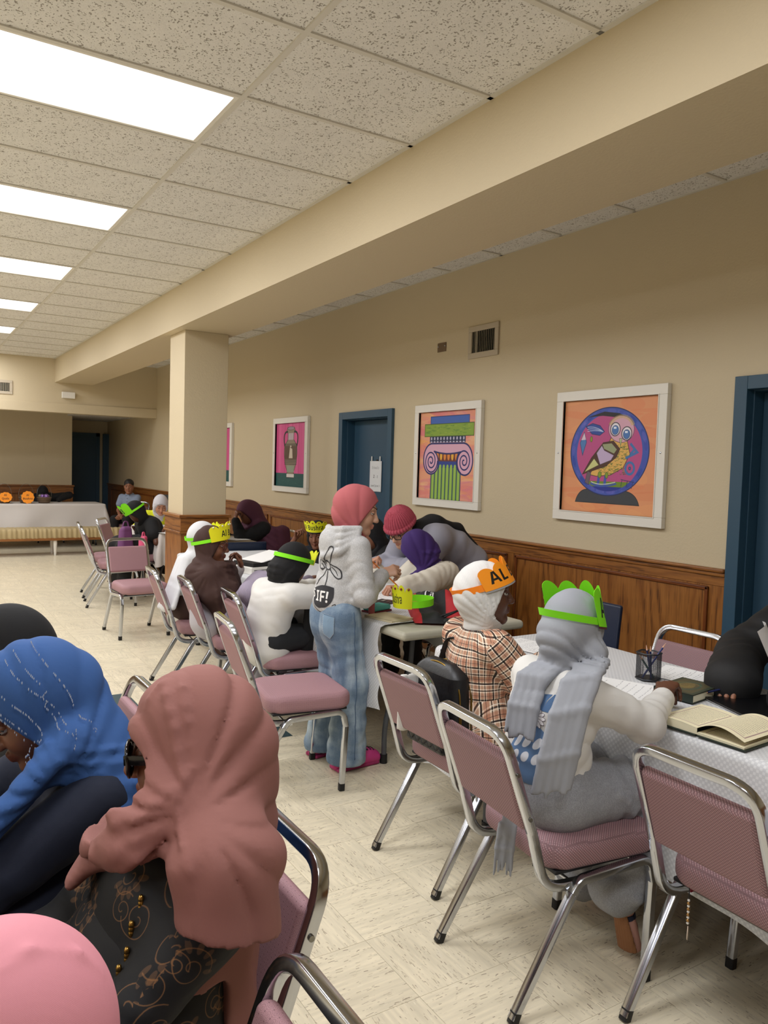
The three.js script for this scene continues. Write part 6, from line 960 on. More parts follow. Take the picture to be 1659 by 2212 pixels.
{ // woman in blue hijab
  const o = { X: 0.24, Z: 1.78, h: 186, S: 0.97, headAt: [0.25, 0.982, 1.76], pelAt: [0.32, 0.57, 1.8], head: [-4, 30], hunch: 0.14, lidded: 1.5 }, L = GL(o); o.arm = { L: { w: L(-0.12, 0.72, 1.66), pole: [-0.6, -1, -0.6] }, R: { w: L(-0.14, 0.72, 1.9) } };
  const Q = figure(o), S = Q.J, H = S.H; person(Q, 'woman in a blue hijab with silver thread lines and navy robe, head bowed', SK.brown, {}, true, 1);
  const top = topField(Q, { ease: 0.022, wa: 0.012, sl: 1.1, wide: 2.2, ribs: false, seed: 6 }); wear(Q, 'navy_robe', top, 0.011, fab(0x10182c)); wear(Q, 'robe_skirt', sitRobe(Q, { ease: 0.05 }), 0.016, fab(0x10182c));
  const f = scarfField(Q, { g: 0.02, cape: 0.1, cw: 0.15 }); f.add(ell(H(-0.055, -0.015, 0), [0.085, 0.1, 0.085], S.ax), 0.05);
  f.add(ecap(L(0.34, 0.93, 1.7), L(0.42, 0.82, 1.63), L.d(1, 0, 0.4), [0.09, 0.06], [0.075, 0.05]), 0.03); strands(f, [L(0.38, 0.9, 1.66), L(0.42, 0.8, 1.6), L(0.435, 0.66, 1.58)], L.d(1, 0, 0.5), 0.1, 7, 0.013, 5); f.add(ecap(L(0.3, 0.93, 1.66), L(0.12, 0.8, 1.56), L.d(0.4, 0.8, -0.4), [0.05, 0.035], [0.05, 0.02], { a: 0.01, fx: 24, fy: 4 }), 0.03).add(ecap(L(0.12, 0.8, 1.56), L(-0.05, 0.72, 1.58), L.d(0.3, 0.8, 0), [0.05, 0.02], [0.05, 0.015], { a: 0.008, fx: 24, fy: 4 }), 0.03);
  f.fold(fan(H(0.05, -0.12, 0), S.R, S.F, 20, 0.009, 0.1, 0.4, 2), 0.01); f.ridges([0, 1, 2, 3, 4].map((i) => [[L(0.2 - 0.01 * i, 0.925 - i * 0.012, 1.66), L(0.3, 0.925 - i * 0.02, 1.62), L(0.4, 0.9 - i * 0.03, 1.64), L(0.43 - i * 0.012, 0.8, 1.61)], 0.0075, 0.007]));
  Q.cutFace(); const hm = wear(Q, 'hijab', f, 0.0068, fab(0x2d538c, { bumpScale: 0.0002 }));
  const silver = phys({ color: 0xc8d4ea, metalness: 0.7, roughness: 0.3 });
  for (const [a, w] of [[0.068, 1], [0.058, 1], [0.026, 1], [-0.012, 1], [-0.022, 1], [-0.056, 0.7]]) { const c = []; for (let k = 0; k <= 90; k++) { const t = k / 90, p = f.onto(H(a + 0.004 * Math.sin(t * 9), 0.11 - 0.19 * t, -(0.02 + 0.1 * Math.sin(Math.min(1, t * 1.3) * 1.5))), 0.0055); if (hash2(k, Math.round(a * 1e3), 3) < 0.62 * (1 - 0.45 * t)) c.push(new THREE.OctahedronGeometry(0.0011 + 0.0007 * hash2(k, 4, 9), 0).scale(0.8, 2.2, 0.8).translate(...p)); } obj('silver_thread', c, silver, hm); }
  obj('shawl_pin', new THREE.IcosahedronGeometry(0.006, 0).translate(...f.onto(L(0.402, 0.9, 1.64), 0.002)), silver, hm);
}
{ // pink hijab bottom left
  const o = { X: 0.14, Z: 0.91, h: 182, S: 0.82, headAt: [0.082, 0.872, 0.9], pelAt: [0.16, 0.55, 0.92], head: [0, 20] }, Q = figure(o), S = Q.J, H = S.H; person(Q, 'child in a light pink hijab, only the top of the head in view', SK.mid, {}, false);
  wear(Q, 'dark_dress', topField(Q, { ease: 0.03 }), 0.016, PC(0x1a1a20)); wear(Q, 'dress_skirt', sitRobe(Q), 0.02, PC(0x1a1a20));
  const f = scarfField(Q, { g: 0.018, cape: 0.12 }); f.add(ell(H(-0.04, -0.02, 0), [0.09, 0.105, 0.09], S.ax), 0.05); f.ridges([[[H(0.02, 0.1, -0.085), H(-0.02, 0.115, -0.06), H(-0.07, 0.1, -0.035), H(-0.11, 0.06, -0.03), H(-0.13, 0.02, -0.03)], 0.007, 0.004], [[H(0.05, 0.02, -0.1), H(-0.02, 0.01, -0.11), H(-0.1, -0.03, -0.08)], 0.005], [[H(0.05, -0.03, -0.1), H(-0.02, -0.05, -0.11), H(-0.1, -0.08, -0.08)], 0.006]]); Q.cutFace(); wear(Q, 'hijab', f, 0.006, fab(0xd88f9a));
}
{ // black hijab far left
  const o = { X: 0.3, Z: 2.4, h: 184, S: 0.93, headAt: [0.262, 0.952, 2.4], pelAt: [0.33, 0.56, 2.4], head: [0, 25] }, L = GL(o), Q = figure(o), S = Q.J, H = S.H; person(Q, 'person in a black hijab at the left edge beyond the blue hijab', SK.brown, {}, false);
  wear(Q, 'black_robe', topField(Q, { ease: 0.05, sl: 1.3 }), 0.016, PC(0x0b0b0d)); wear(Q, 'robe_skirt', sitRobe(Q), 0.02, PC(0x0b0b0d)); const f = scarfField(Q, { g: 0.02, cape: 0.2, cw: 0.2 }); f.add(ell(H(-0.04, -0.02, 0), [0.09, 0.11, 0.09], S.ax), 0.05); sideFolds(Q, f, 4, 0.006); Q.cutFace(); wear(Q, 'hijab', f, 0.009, PC(0x0b0b0d));
}
const bandGreen = std({ color: 0x86ee12, roughness: 0.65 }), bandYellow = std({ color: 0xe6ec12, roughness: 0.65 }), bandOrange = std({ color: 0xff8a10, roughness: 0.65 }), foamGrey = std({ color: 0x9a9a9c, roughness: 0.9 }), foamWine = std({ color: 0x55242e, roughness: 0.9 });
const whiteFleece = fab(0xdad8d3, { bumpScale: 0.0004 });
{ // girl in grey hijab, white sweatshirt, green crown
  const o = { X: 1.7, Z: 1.72, h: -4, S: 0.8, headAt: [1.778, 1.022, 1.72], pelAt: [1.69, 0.545, 1.72], head: [14, 12], sw: 0.165, nb: 1.2, hunch: 0.08 }, L = GL(o);
  o.arm = { R: { w: L(2.085, 0.808, 1.605), pole: [0.15, -1, 0.85] }, L: { w: L(2.06, 0.775, 1.86), pole: [-0.2, -1, -0.6] } };
  o.leg = { R: { k: L(2.06, 0.52, 1.62), a: L(1.9, 0.24, 1.6), t: L(1.985, 0.06, 1.605) }, L: { k: L(2.06, 0.52, 1.82), a: L(2.0, 0.13, 1.84), t: L(2.1, 0.04, 1.84) } };
  const Q = figure(o), S = Q.J, H = S.H; person(Q, 'girl in grey hijab, white floral sweatshirt and bright green crown, writing at the near table', SK.deep, { R: { D: L.d(0.75, 0.22, 0.5), N: [0.35, -1, 0.0], T: L.d(0.2, 0, 1), curl: [0.5, 0.55, 0.62, 0.68, 0.5], s: 1.2 } }, true, 1);
  const top = topField(Q, { w: 0.95, ease: 0.028, wa: 0.012, hem: -0.06, seed: 2, wide: 0.4, cuff: 0.86 });
  top.fold((x, y, z) => -0.012 * smooth(0.85, 0.7, y) * (Math.sqrt(Math.abs(Math.sin((y * 1.6 + x * 0.5) * 22 + 2 * n3(x * 6, y * 6, z * 6)))) - 0.65) * smooth(-0.14, 0.1, x) * smooth(0.42, 0.2, x), 0.008);
  top.fold(crease([-0.5, 1, 0.3], 26, 0.008, 5), 0.008);
  const tm = wear(Q, 'sweatshirt', top, 0.0072, whiteFleece);
  const backTex = canvasTex(256, 384, (x, W, Hh) => { x.clearRect(0, 0, W, Hh); x.lineCap = 'round'; x.strokeStyle = '#4a6a92'; x.lineWidth = 16; x.font = 'bold 92px sans-serif'; x.strokeText('WA', 70, 92); const daisy = (cx, cy, r, p, c) => { for (let i = 0; i < 12; i++) { x.save(); x.translate(cx, cy); x.rotate(i * 0.5236); x.fillStyle = p; x.strokeStyle = '#51404a'; x.lineWidth = 1.5; x.beginPath(); x.ellipse(0, -r * 0.62, r * 0.2, r * 0.42, 0, 0, 7); x.fill(); x.stroke(); x.restore(); } x.fillStyle = c; x.beginPath(); x.arc(cx, cy, r * 0.26, 0, 7); x.fill(); };
    x.fillStyle = '#5f7fa8'; x.beginPath(); x.moveTo(10, 180); x.quadraticCurveTo(120, 130, 170, 190); x.lineTo(190, 370); x.lineTo(20, 378); x.closePath(); x.fill(); x.fillStyle = '#e8ecf2'; for (let i = 0; i < 7; i++) { x.beginPath(); x.ellipse(50 + (i % 3) * 44, 220 + Math.floor(i / 3) * 56, 14, 24, 0.6, 0, 7); x.fill(); } daisy(120, 132, 40, '#f4f2f4', '#d88aa0'); daisy(60, 110, 26, '#f4f0e4', '#e0c440'); daisy(214, 210, 40, '#2f86a0', '#d8a838'); daisy(204, 310, 38, '#cf6f9a', '#7a2c50'); daisy(28, 330, 30, '#e8d4dc', '#c07090'); });
  decal(Q, top, L(1.575, 0.74, 1.66), L.d(0.35, 0, -0.93), [0, 1, 0], 0.22, 0.32, backTex, tm);
  const lf = legsField(Q, { ease: 0.03, wa: 0.01, th: 0.088, kn: 0.075, an: 0.075, cut: 1 }); lf.ridges([[[L(1.8, 0.57, 1.57), L(1.86, 0.53, 1.54), L(1.88, 0.47, 1.53)], 0.009, 0.016], [[L(1.84, 0.58, 1.56), L(1.9, 0.54, 1.53), L(1.96, 0.5, 1.53)], 0.008, 0.016], [[L(1.98, 0.55, 1.55), L(1.975, 0.5, 1.53), L(1.96, 0.45, 1.54)], 0.004, 0.008], [[L(2.06, 0.54, 1.55), L(2.055, 0.5, 1.53), L(2.03, 0.45, 1.54)], 0.004, 0.008]]);
  wear(Q, 'sweatpants', lf, 0.008, std({ color: 0xb0b2b8, map: T.heather, roughness: 0.95 }));
  { // turned-up shoe, sole showing
    const a = L(1.862, 0.285, 1.6), b = L(1.925, 0.035, 1.575), n = L.d(0.9, 0.2, 0.15); const w = crs(nrm(sub3(b, a)), n), u = new Field(0.02); u.add(ecap(add3(a, n, 0.028), add3(b, n, 0.026), w, [0.026, 0.03], [0.033, 0.024])).add(cap(add3(a, n, 0.03), S.aR, 0.03, 0.03)); const sh = obj('shoe', clothUV(u.mesh(0.0055)), std({ color: 0xc9978a, roughness: 0.7 }), Q.t); const so = new Field(0.01); so.add(ecap(a, mid3(a, b, 0.5), w, [0.027, 0.009], [0.025, 0.009])).add(ecap(mid3(a, b, 0.5), b, w, [0.025, 0.009], [0.036, 0.009])); obj('sole', clothUV(so.mesh(0.005)), std({ color: 0x8a5c38, roughness: 0.7, bumpMap: T.knit, bumpScale: 0.001 }), sh);
    for (const [t, r] of [[0.42, 0.016], [0.6, 0.008]]) { const c = add3(mid3(a, b, t), n, 0.03), d = nrm(sub3(b, a)), ring = []; for (let i = 0; i < 24; i++) { const q = i / 24 * 6.2832; ring.push(V3(u.onto(add3(add3(c, w, 0.05 * Math.cos(q)), n, 0.05 * Math.sin(q)), 0.001))); } obj('navy_strap', sweep(ring, [[0.0012, r], [0.0012, -r], [-0.0012, -r], [-0.0012, r]], n, true), std({ color: 0x141c38, roughness: 0.7 }), sh); }
    shoe(Q, 'L', std({ color: 0xc9978a, roughness: 0.7 }));
  }
  const f = scarfField(Q, { g: 0.018, cape: 0.05, cw: 0.1 }); f.add(ell(H(-0.095, -0.035, 0.0), [0.045, 0.05, 0.055], S.ax), 0.05);
  f.add(cap(L(1.79, 0.965, 1.64), L(1.85, 0.915, 1.68), 0.04, 0.02), 0.03).add(cap(H(0.03, -0.13, 0.02), L(1.84, 0.93, 1.67), 0.035, 0.02), 0.03);
  f.fold(fan(H(0.075, -0.14, 0), S.R, S.F, 26, 0.011, 0.1, 0.3, 7), 0.01);
  strands(f, [L(1.75, 0.945, 1.61), L(1.66, 0.92, 1.565), L(1.6, 0.84, 1.545), L(1.565, 0.72, 1.545), L(1.55, 0.615, 1.555)], L.d(0.75, 0.25, -0.55), 0.095, 10, 0.0085, 1);
  strands(f, [L(1.68, 0.94, 1.7), L(1.6, 0.9, 1.7), L(1.56, 0.82, 1.69), L(1.545, 0.73, 1.69)], L.d(0.5, 0, -0.85), 0.075, 8, 0.008, 2);
  f.ridges([0, 1, 2].map((i) => [[H(0.05, -0.125 - 0.012 * i, 0.05), H(-0.02, -0.125 - 0.014 * i, 0.085), H(-0.07, -0.115 - 0.014 * i, 0.06)], 0.006, 0.007]));
  Q.cutFace(); wear(Q, 'hijab', f, 0.0058, fab(0x9699a0, { bumpScale: 0.0002 }));
  const se = new Field(0.01); se.add(ecap(L(1.53, 0.5, 1.7), L(1.52, 0.44, 1.7), L.d(0.77, 0, -0.64), [0.02, 0.008], [0.02, 0.008])); strands(se, [L(1.525, 0.47, 1.7), L(1.515, 0.4, 1.7), L(1.51, 0.33, 1.7)], L.d(0.77, 0, -0.64), 0.045, 5, 0.006, 8); wear(Q, 'scarf_end', se, 0.005, PC(0x9699a0));
  crown(Q, { u: 0.035, tilt: 0.02, rf: 0.13, rs: 0.104, half: 1.6, up: 0.145, back: 0.6, points: 5, flare: -0.02, bandMat: bandGreen, plateMat: std({ map: crownTex('#86ee12', '#111', 'AL BUSHRA', 36, 96), roughness: 0.65, side: THREE.DoubleSide }), foam: foamWine, label: 'bright green paper crown' });
}
pencil('navy pencil in the hand of the girl in grey hijab', V(2.145, 0.835, 1.655), V(2.075, 0.748, 1.69), 0x1a2350, 'pencils held in a hand');
{ // plaid girl, white hijab, orange crown
  const o = { X: 1.8, Z: 2.27, h: -6, S: 0.84, headAt: [1.872, 1.045, 2.26], pelAt: [1.9, 0.55, 2.27], head: [-26, 0], sw: 0.15, nb: 1.3, hunch: 0.06 }, L = GL(o);
  o.arm = { R: { w: L(2.12, 0.775, 2.2), pole: [-0.1, -1, 0.9] }, L: { w: L(2.14, 0.775, 2.42), pole: [-0.2, -1, -0.6] } };
  const Q = figure(o), S = Q.J, H = S.H; person(Q, 'girl in white hijab, brown plaid dress and orange paper crown, face in profile', SK.deep, { R: { D: L.d(0.9, 0, 0.4), N: [0, -1, 0], T: L.d(0, 0, 1), s: 1 } }, true, 0.85);
  const top = topField(Q, { w: 0.88, ease: 0.018, wa: 0.014, hem: -0.06, sl: 1.35, wide: 1.6, cuff: 0.92, ribs: false, hip: [0.15, 0.12], seed: 3 });
  top.fold((x, y, z) => -0.01 * smooth(0.8, 0.7, y) * (Math.sqrt(Math.abs(Math.sin((y - x * 0.5) * 30 + 2 * n3(x * 6, y * 6, z * 6)))) - 0.65), 0.008); if (0) top.ridges([[[L(1.66, 0.74, 2.12), L(1.72, 0.68, 2.11), L(1.8, 0.64, 2.1)], 0.012, 0.03], [[L(1.64, 0.7, 2.25), L(1.68, 0.66, 2.13), L(1.76, 0.62, 2.1)], 0.01, 0.03], [[L(1.68, 0.65, 2.12), L(1.75, 0.61, 2.1), L(1.84, 0.6, 2.1)], 0.01, 0.03]]);
  const bones = [[add3(S.pel, [0, -0.2, 0]), S.nck, 0.15, [-1, 0, 0]], [S.sR, S.eR, 0.062, [0, 0, 1]], [S.eR, S.wR, 0.058, [0, 0, 1]], [S.sL, S.eL, 0.062, [0, 0, 1]], [S.eL, S.wL, 0.058, [0, 0, 1]]], pm = std({ map: T.plaid, roughness: 0.92, bumpMap: T.weave, bumpScale: 0.0003 });
  wear(Q, 'plaid_dress', top, 0.0075, pm, { bones }); const sk = sitRobe(Q, { ease: 0.03 }); wear(Q, 'dress_skirt', sk, 0.012, pm, { bones: [[S.hR, S.kR, 0.1, [0, 1, 0]], [S.hL, S.kL, 0.1, [0, 1, 0]], [S.kR, S.aR, 0.09, [1, 0, 0]], [S.kL, S.aL, 0.09, [1, 0, 0]]] });
  const ap = new Field(0.02); ap.add(ecap(L(1.66, 0.72, 2.44), L(1.68, 0.52, 2.45), L.d(1, 0, 0), [0.05, 0.012], [0.07, 0.01], { a: 0.008, fx: 30, fy: 5 })); wear(Q, 'white_underskirt', ap, 0.007, whiteFleece);
  for (const q of ['R', 'L']) shoe(Q, q, PC(0x2a2c30));
  const f = scarfField(Q, { g: 0.013, cape: 0, nk: 0.068 }); f.add(ell(H(-0.06, -0.0, 0), [0.065, 0.08, 0.076], S.ax), 0.04);
  f.fold(fan(H(0.06, -0.13, 0), S.R, S.F, 34, 0.008, 0.05, 0.3, 5), 0.01);
  rimRidge(Q, f, OPEN, 0.004); Q.cutFace(); wear(Q, 'hijab', f, 0.0055, fab(0xdad9d6, { bumpMap: T.knit, bumpScale: 0.0003 }));
  crown(Q, { u: 0.03, tilt: 0.33, rf: 0.122, rs: 0.1, half: 1.6, up: 0.11, back: 0.15, points: 6, flare: 0, bandMat: bandOrange, bandH: 0.03, plateMat: std({ map: crownTex('#ff9a14', '#141008', 'AL BUSHRA', 44, 100), roughness: 0.65, side: THREE.DoubleSide }), foam: foamGrey, label: 'orange paper crown' });
}
{ // standing girl
  const o = { X: 1.88, Z: 3.4, h: 4, S: 0.86, sit: false, headAt: [1.975, 1.285, 3.4], pelAt: [1.865, 0.79, 3.42], head: [-40, 14], sw: 0.145, nb: 1.1, hunch: 0.03 }, L = GL(o);
  o.arm = { R: { w: L(2.1, 0.96, 3.36), pole: [-0.2, -1, 0.35] }, L: { w: L(2.16, 0.92, 3.6), pole: [-0.3, -1, -0.4] } };
  o.leg = { R: { k: L(1.92, 0.43, 3.34), a: L(1.885, 0.08, 3.335), t: L(2.02, 0.035, 3.345) }, L: { k: L(1.93, 0.43, 3.5), a: L(1.87, 0.08, 3.56), t: L(1.99, 0.035, 3.59) } };
  const Q = figure(o), S = Q.J, H = S.H; person(Q, 'standing girl in dusty pink hijab, pale grey hoodie and wide jeans holding an orange pencil', SK.pale, { R: { D: L.d(0.55, 0.25, -0.2), N: L.d(0.2, -0.7, 0.6), T: L.d(0.3, 0.6, 0.4), curl: [0.6, 0.65, 0.7, 0.75, 0.6], s: 1.05 } }, true, 0.85);
  const lf = new Field(0.05); lf.add(ecap(L(1.86, 0.72, 3.42), L(1.88, 0.86, 3.42), L.d(0, 0, 1), [0.125, 0.1], [0.11, 0.085]));
  for (const q of ['R', 'L']) lf.add(cap(S['h' + q], S['k' + q], 0.086, 0.08, { a: 0.003, f: 9, c: 0.8, w: 0.5 }), 0.06).add(cap(S['k' + q], add3(S['a' + q], [0.02, -0.01, 0]), 0.08, 0.098, { a: 0.0035, f: 8, c: 0.6, w: 0.6, p: 2 }), 0.05); lf.cut(plane([0, 0.035, 0], [0, -1, 0]), 0.006);
  lf.fold(crease([0.3, 1, 0.4], 16, 0.006, 8), 0.006);
  const jm = wear(Q, 'jeans', lf, 0.0085, std({ map: T.denim, roughness: 0.9 }), { bones: [[[0, 0, -0.08], [0.03, 0.9, -0.08], 0.1, [-1, 0, 0.01]], [[0, 0, 0.08], [0.03, 0.9, 0.08], 0.1, [-1, 0, 0.01]]] });
  { const pocket = canvasTex(128, 160, (x, W, Hh) => { x.clearRect(0, 0, W, Hh); x.fillStyle = '#7f9ab2'; x.beginPath(); x.moveTo(6, 6); x.lineTo(122, 6); x.lineTo(118, 120); x.lineTo(64, 152); x.lineTo(10, 120); x.closePath(); x.fill(); x.strokeStyle = '#cdd3d2'; x.lineWidth = 3; x.setLineDash([6, 4]); x.stroke(); x.setLineDash([]); x.fillStyle = '#54708c'; x.fillRect(6, 6, 116, 5); }); decal(Q, lf, [-0.13, 0.725, 0.085], nrm([-0.25, 0, 1]), [0, 1, 0], 0.115, 0.14, pocket, jm, 0.004); const seam = []; for (let i = 0; i <= 30; i++) seam.push(V3(lf.onto([0.0, 0.82 - i * 0.025, 0.2], 0.001))); obj('side_seam', sweep(seam, circ(0.0022, 5), [0, 0, 1]), std({ color: 0x4a617c, roughness: 0.9 }), jm); obj('belt_loop', boxL(0.01, 0.05, 0.014, ...lf.onto([-0.12, 0.845, 0.03], 0.002), 0.003), std({ color: 0x4a617c, roughness: 0.9 }), jm); }
  const top = topField(Q, { w: 0.88, ease: 0.018, wa: 0.006, hem: 0.05, seed: 8, sl: 1.1, wide: 0.9, cuff: 0.95, hip: [0.15, 0.118] });
  top.add(ell(L(1.83, 1.13, 3.42), [0.045, 0.08, 0.08]), 0.04); for (let i = 0; i < 4; i++) top.chain([L(1.93 - 0.01 * i, 1.205 - 0.02 * i, 3.31 - 0.006 * i), L(1.855 - 0.01 * i, 1.2 - 0.035 * i, 3.34 - 0.006 * i), L(1.825 - 0.01 * i, 1.19 - 0.042 * i, 3.42), L(1.86 - 0.012 * i, 1.2 - 0.03 * i, 3.5)], [0.017, 0.02, 0.02, 0.017], 0.004);
  top.ridges([[[L(1.9, 0.9, 3.27), L(1.98, 0.87, 3.26), L(2.04, 0.84, 3.28)], 0.01, 0.02], [[L(1.86, 0.86, 3.3), L(1.95, 0.83, 3.26), L(2.03, 0.8, 3.28)], 0.01, 0.02]]);
  top.fold(crease([0.4, 1, 0.3], 24, 0.006, 3), 0.006);
  const hm = wear(Q, 'hoodie', top, 0.0075, std({ color: 0xe2e2e2, map: T.heather, roughness: 0.95 }));
  const bow = canvasTex(256, 384, (x, W, Hh) => { x.clearRect(0, 0, W, Hh); x.lineCap = 'round'; x.lineJoin = 'round'; x.strokeStyle = '#2c2c30'; x.lineWidth = 6; const C = (...p) => { x.beginPath(); x.moveTo(p[0], p[1]); for (let i = 2; i < p.length; i += 4) x.quadraticCurveTo(p[i], p[i + 1], p[i + 2], p[i + 3]); x.stroke(); };
    C(110, 120, 130, 20, 170, 22, 190, 40, 150, 110); C(150, 118, 240, 130, 236, 180, 200, 200, 146, 140); C(110, 130, 60, 100, 30, 120, 40, 150, 104, 142); C(120, 110, 150, 104, 150, 140, 130, 156, 110, 136); C(120, 150, 80, 210, 40, 230); C(132, 156, 150, 220, 120, 250); x.lineWidth = 4; C(160, 130, 190, 140, 210, 170); C(160, 90, 170, 60, 178, 44); C(64, 124, 84, 132, 100, 138);
    x.fillStyle = '#2e2e33'; x.beginPath(); x.moveTo(20, 262); x.quadraticCurveTo(100, 216, 196, 236); x.quadraticCurveTo(210, 340, 110, 350); x.quadraticCurveTo(40, 350, 20, 262); x.fill(); x.fillStyle = '#ecebe9'; x.font = 'bold 78px sans-serif'; x.fillText('IF!', 70, 318); x.fillText('s', 16, 300); C(190, 330, 240, 300, 180, 372); C(40, 330, 90, 380, 150, 366); });
  decal(Q, top, L(1.78, 0.96, 3.38), L.d(0.25, 0, -0.97), [0, 1, 0], 0.24, 0.36, bow, hm);
  const shM = std({ color: 0xc23a7c, roughness: 0.6 }); for (const q of ['R', 'L']) { const a = S['a' + q], e = S['t' + q], u = new Field(0.02), d = nrm(sub3([e[0], 0, e[2]], [a[0], 0, a[2]])); const hl = [a[0] - d[0] * 0.04, 0.035, a[2] - d[2] * 0.04], tp = [e[0] + d[0] * 0.05, 0.033, e[2] + d[2] * 0.05]; u.add(ecap(hl, tp, [d[2], 0, -d[0]], [0.036, 0.03], [0.05, 0.032])); u.add(ell([tp[0] - d[0] * 0.05, 0.05, tp[2] - d[2] * 0.05], [0.055, 0.035, 0.045]), 0.02); u.cut(plane([0, 0.004, 0], [0, -1, 0]), 0.003); const sh = obj('clog', clothUV(u.mesh(0.006)), shM, Q.t); const hs2 = []; for (let r = 0; r < 3; r++) for (let c = 0; c < 4; c++) hs2.push(new THREE.SphereGeometry(0.0065, 8, 6).translate(...u.onto([tp[0] - d[0] * (0.0 + r * 0.028) + d[2] * (c - 1.5) * 0.024, 0.12, tp[2] - d[2] * (0.0 + r * 0.028) - d[0] * (c - 1.5) * 0.024], -0.003))); obj('vent_hole', hs2, M.rubber, sh); obj('sole', boxL(0.25, 0.02, 0.09, 0, 0, 0, 0.008).rotateY(Math.atan2(-d[2], d[0])).translate((hl[0] + tp[0]) / 2, 0.012, (hl[2] + tp[2]) / 2), std({ color: 0xa02c62, roughness: 0.7 }), sh); }
  const f = scarfField(Q, { g: 0.018, cape: 0.03, cw: 0.06, nk: 0.066 }); f.add(ell(H(-0.065, 0.02, 0), [0.075, 0.085, 0.078], S.ax), 0.05).add(ell(H(-0.08, -0.05, 0), [0.045, 0.05, 0.06], S.ax), 0.04);
  f.fold(fan(H(0.06, -0.13, 0), S.R, S.F, 16, 0.0085, 0.07, 0.34, 1), 0.01); rimRidge(Q, f, OPEN, 0.004);
  Q.cutFace(); wear(Q, 'hijab', f, 0.006, fab(0xb05c60)); const tl = new Field(0.02); tl.add(ecap(L(1.98, 1.12, 3.5), L(2.1, 0.85, 3.46), L.d(0.5, 0, 0.7), [0.05, 0.015], [0.04, 0.012], { a: 0.006, fx: 30, fy: 3 })).add(ecap(L(2.1, 0.85, 3.46), L(2.075, 0.62, 3.4), L.d(0.7, 0, 0.4), [0.03, 0.012], [0.026, 0.01])); wear(Q, 'scarf_end', tl, 0.008, PC(0xb05c60));
}
pencil('orange pencil in the hand of the standing girl', V(2.06, 1.03, 3.4), V(2.17, 0.9, 3.3), 0xe07a20, 'pencils held in a hand');
const blackCloth = PC(0x0c0c0f);
const ringHand = { D: [0.8, -0.2, 0.4], N: [0.1, -1, 0], T: [0.3, 0.2, -1], curl: [0.55, 0.6, 0.7, 0.75, 0.6] };
{ // white sweatshirt, black hijab, seen from behind
  const o = { X: 1.84, Z: 4.02, h: 10, S: 0.84, headAt: [1.895, 0.945, 3.98], pelAt: [1.76, 0.55, 4.02], head: [-4, 26], sw: 0.155, hunch: 0.16, nb: 0.5 }, L = GL(o); o.arm = { R: { w: L(2.28, 0.785, 3.86), pole: [-0.1, -0.5, 1] }, L: { w: L(2.3, 0.785, 4.14) } };
  const Q = figure(o), S = Q.J, H = S.H; person(Q, 'girl in black hijab with lime headband and white sweatshirt, bent over the middle table', SK.brown, {}, false);
  const top = topField(Q, { ease: 0.03, wa: 0.005, hem: -0.07, hip: [0.165, 0.135], seed: 12, sl: 1.15, wide: 0.9 }); top.fold(crease([0.5, 1, 0.1], 26, 0.006, 11), 0.006); wear(Q, 'sweatshirt', top, 0.0085, whiteFleece); wear(Q, 'black_jeans', legsField(Q, { ease: 0.012 }), 0.011, std({ color: 0x2a2c30, map: T.heather, roughness: 0.9 })); for (const q of ['R', 'L']) shoe(Q, q, whiteFleece);
  const f = scarfField(Q, { g: 0.018, cape: 0.06, cw: 0.1 }); f.add(ell(H(-0.07, -0.06, 0), [0.07, 0.07, 0.08], S.ax), 0.04); f.ridges([0, 1, 2, 3].map((i) => [[H(0.02 - 0.02 * i, -0.02, 0.1), H(-0.01 - 0.02 * i, -0.09, 0.095), H(-0.05, -0.14, 0.05)], 0.006, 0.012]).concat([0, 1, 2].map((i) => [[H(-0.1, -0.05 - 0.03 * i, -0.06), H(-0.13, -0.06 - 0.03 * i, 0), H(-0.09, -0.05 - 0.03 * i, 0.07)], 0.007, 0.012]))); Q.cutFace(); wear(Q, 'hijab', f, 0.007, blackCloth);
  crown(Q, { u: 0.03, tilt: 0.2, rf: 0.13, rs: 0.106, half: 0.75, up: 0.095, points: 5, bandMat: bandGreen, bandH: 0.026, plateMat: bandYellow, label: 'yellow paper crown on a lime band' });
  const dr = new Field(0.02); dr.add(ecap(L(2.0, 0.78, 3.9), L(2.0, 0.4, 3.93), L.d(1, 0, 0), [0.07, 0.02], [0.08, 0.02], { a: 0.008, fx: 26, fy: 3 })); wear(Q, 'scarf_end', dr, 0.01, blackCloth);
}
{ // lavender child leaning in, head hidden
  const o = { X: 1.84, Z: 4.42, h: 4, S: 0.84, headAt: [2.1, 0.87, 4.42], pelAt: [1.78, 0.55, 4.42], head: [0, 40], nb: 0.3, hunch: 0.2 }, L = GL(o); o.arm = { R: { w: L(1.84, 0.6, 4.3), pole: [-1, 0.4, 0.4] }, L: { w: L(2.3, 0.79, 4.5) } };
  const Q = figure(o), S = Q.J; person(Q, 'child in lavender leaning over the table, head hidden behind the black hijab', SK.brown, { R: { D: [0.6, -0.6, 0.3], N: [0, -1, 0], T: [1, 0, -0.3], s: 1 } }, false); wear(Q, 'lavender_top', topField(Q, { ease: 0.032, seed: 9, sl: 1.2, cuff: 0.75 }), 0.01, std({ color: 0x968c9e, roughness: 0.9, bumpMap: T.knit, bumpScale: 0.0012 })); wear(Q, 'lavender_trousers', legsField(Q, {}), 0.013, PC(0xb9b2c2)); const f = scarfField(Q, {}); Q.cutFace(); wear(Q, 'hijab', f, 0.011, PC(0x8d8398));
}
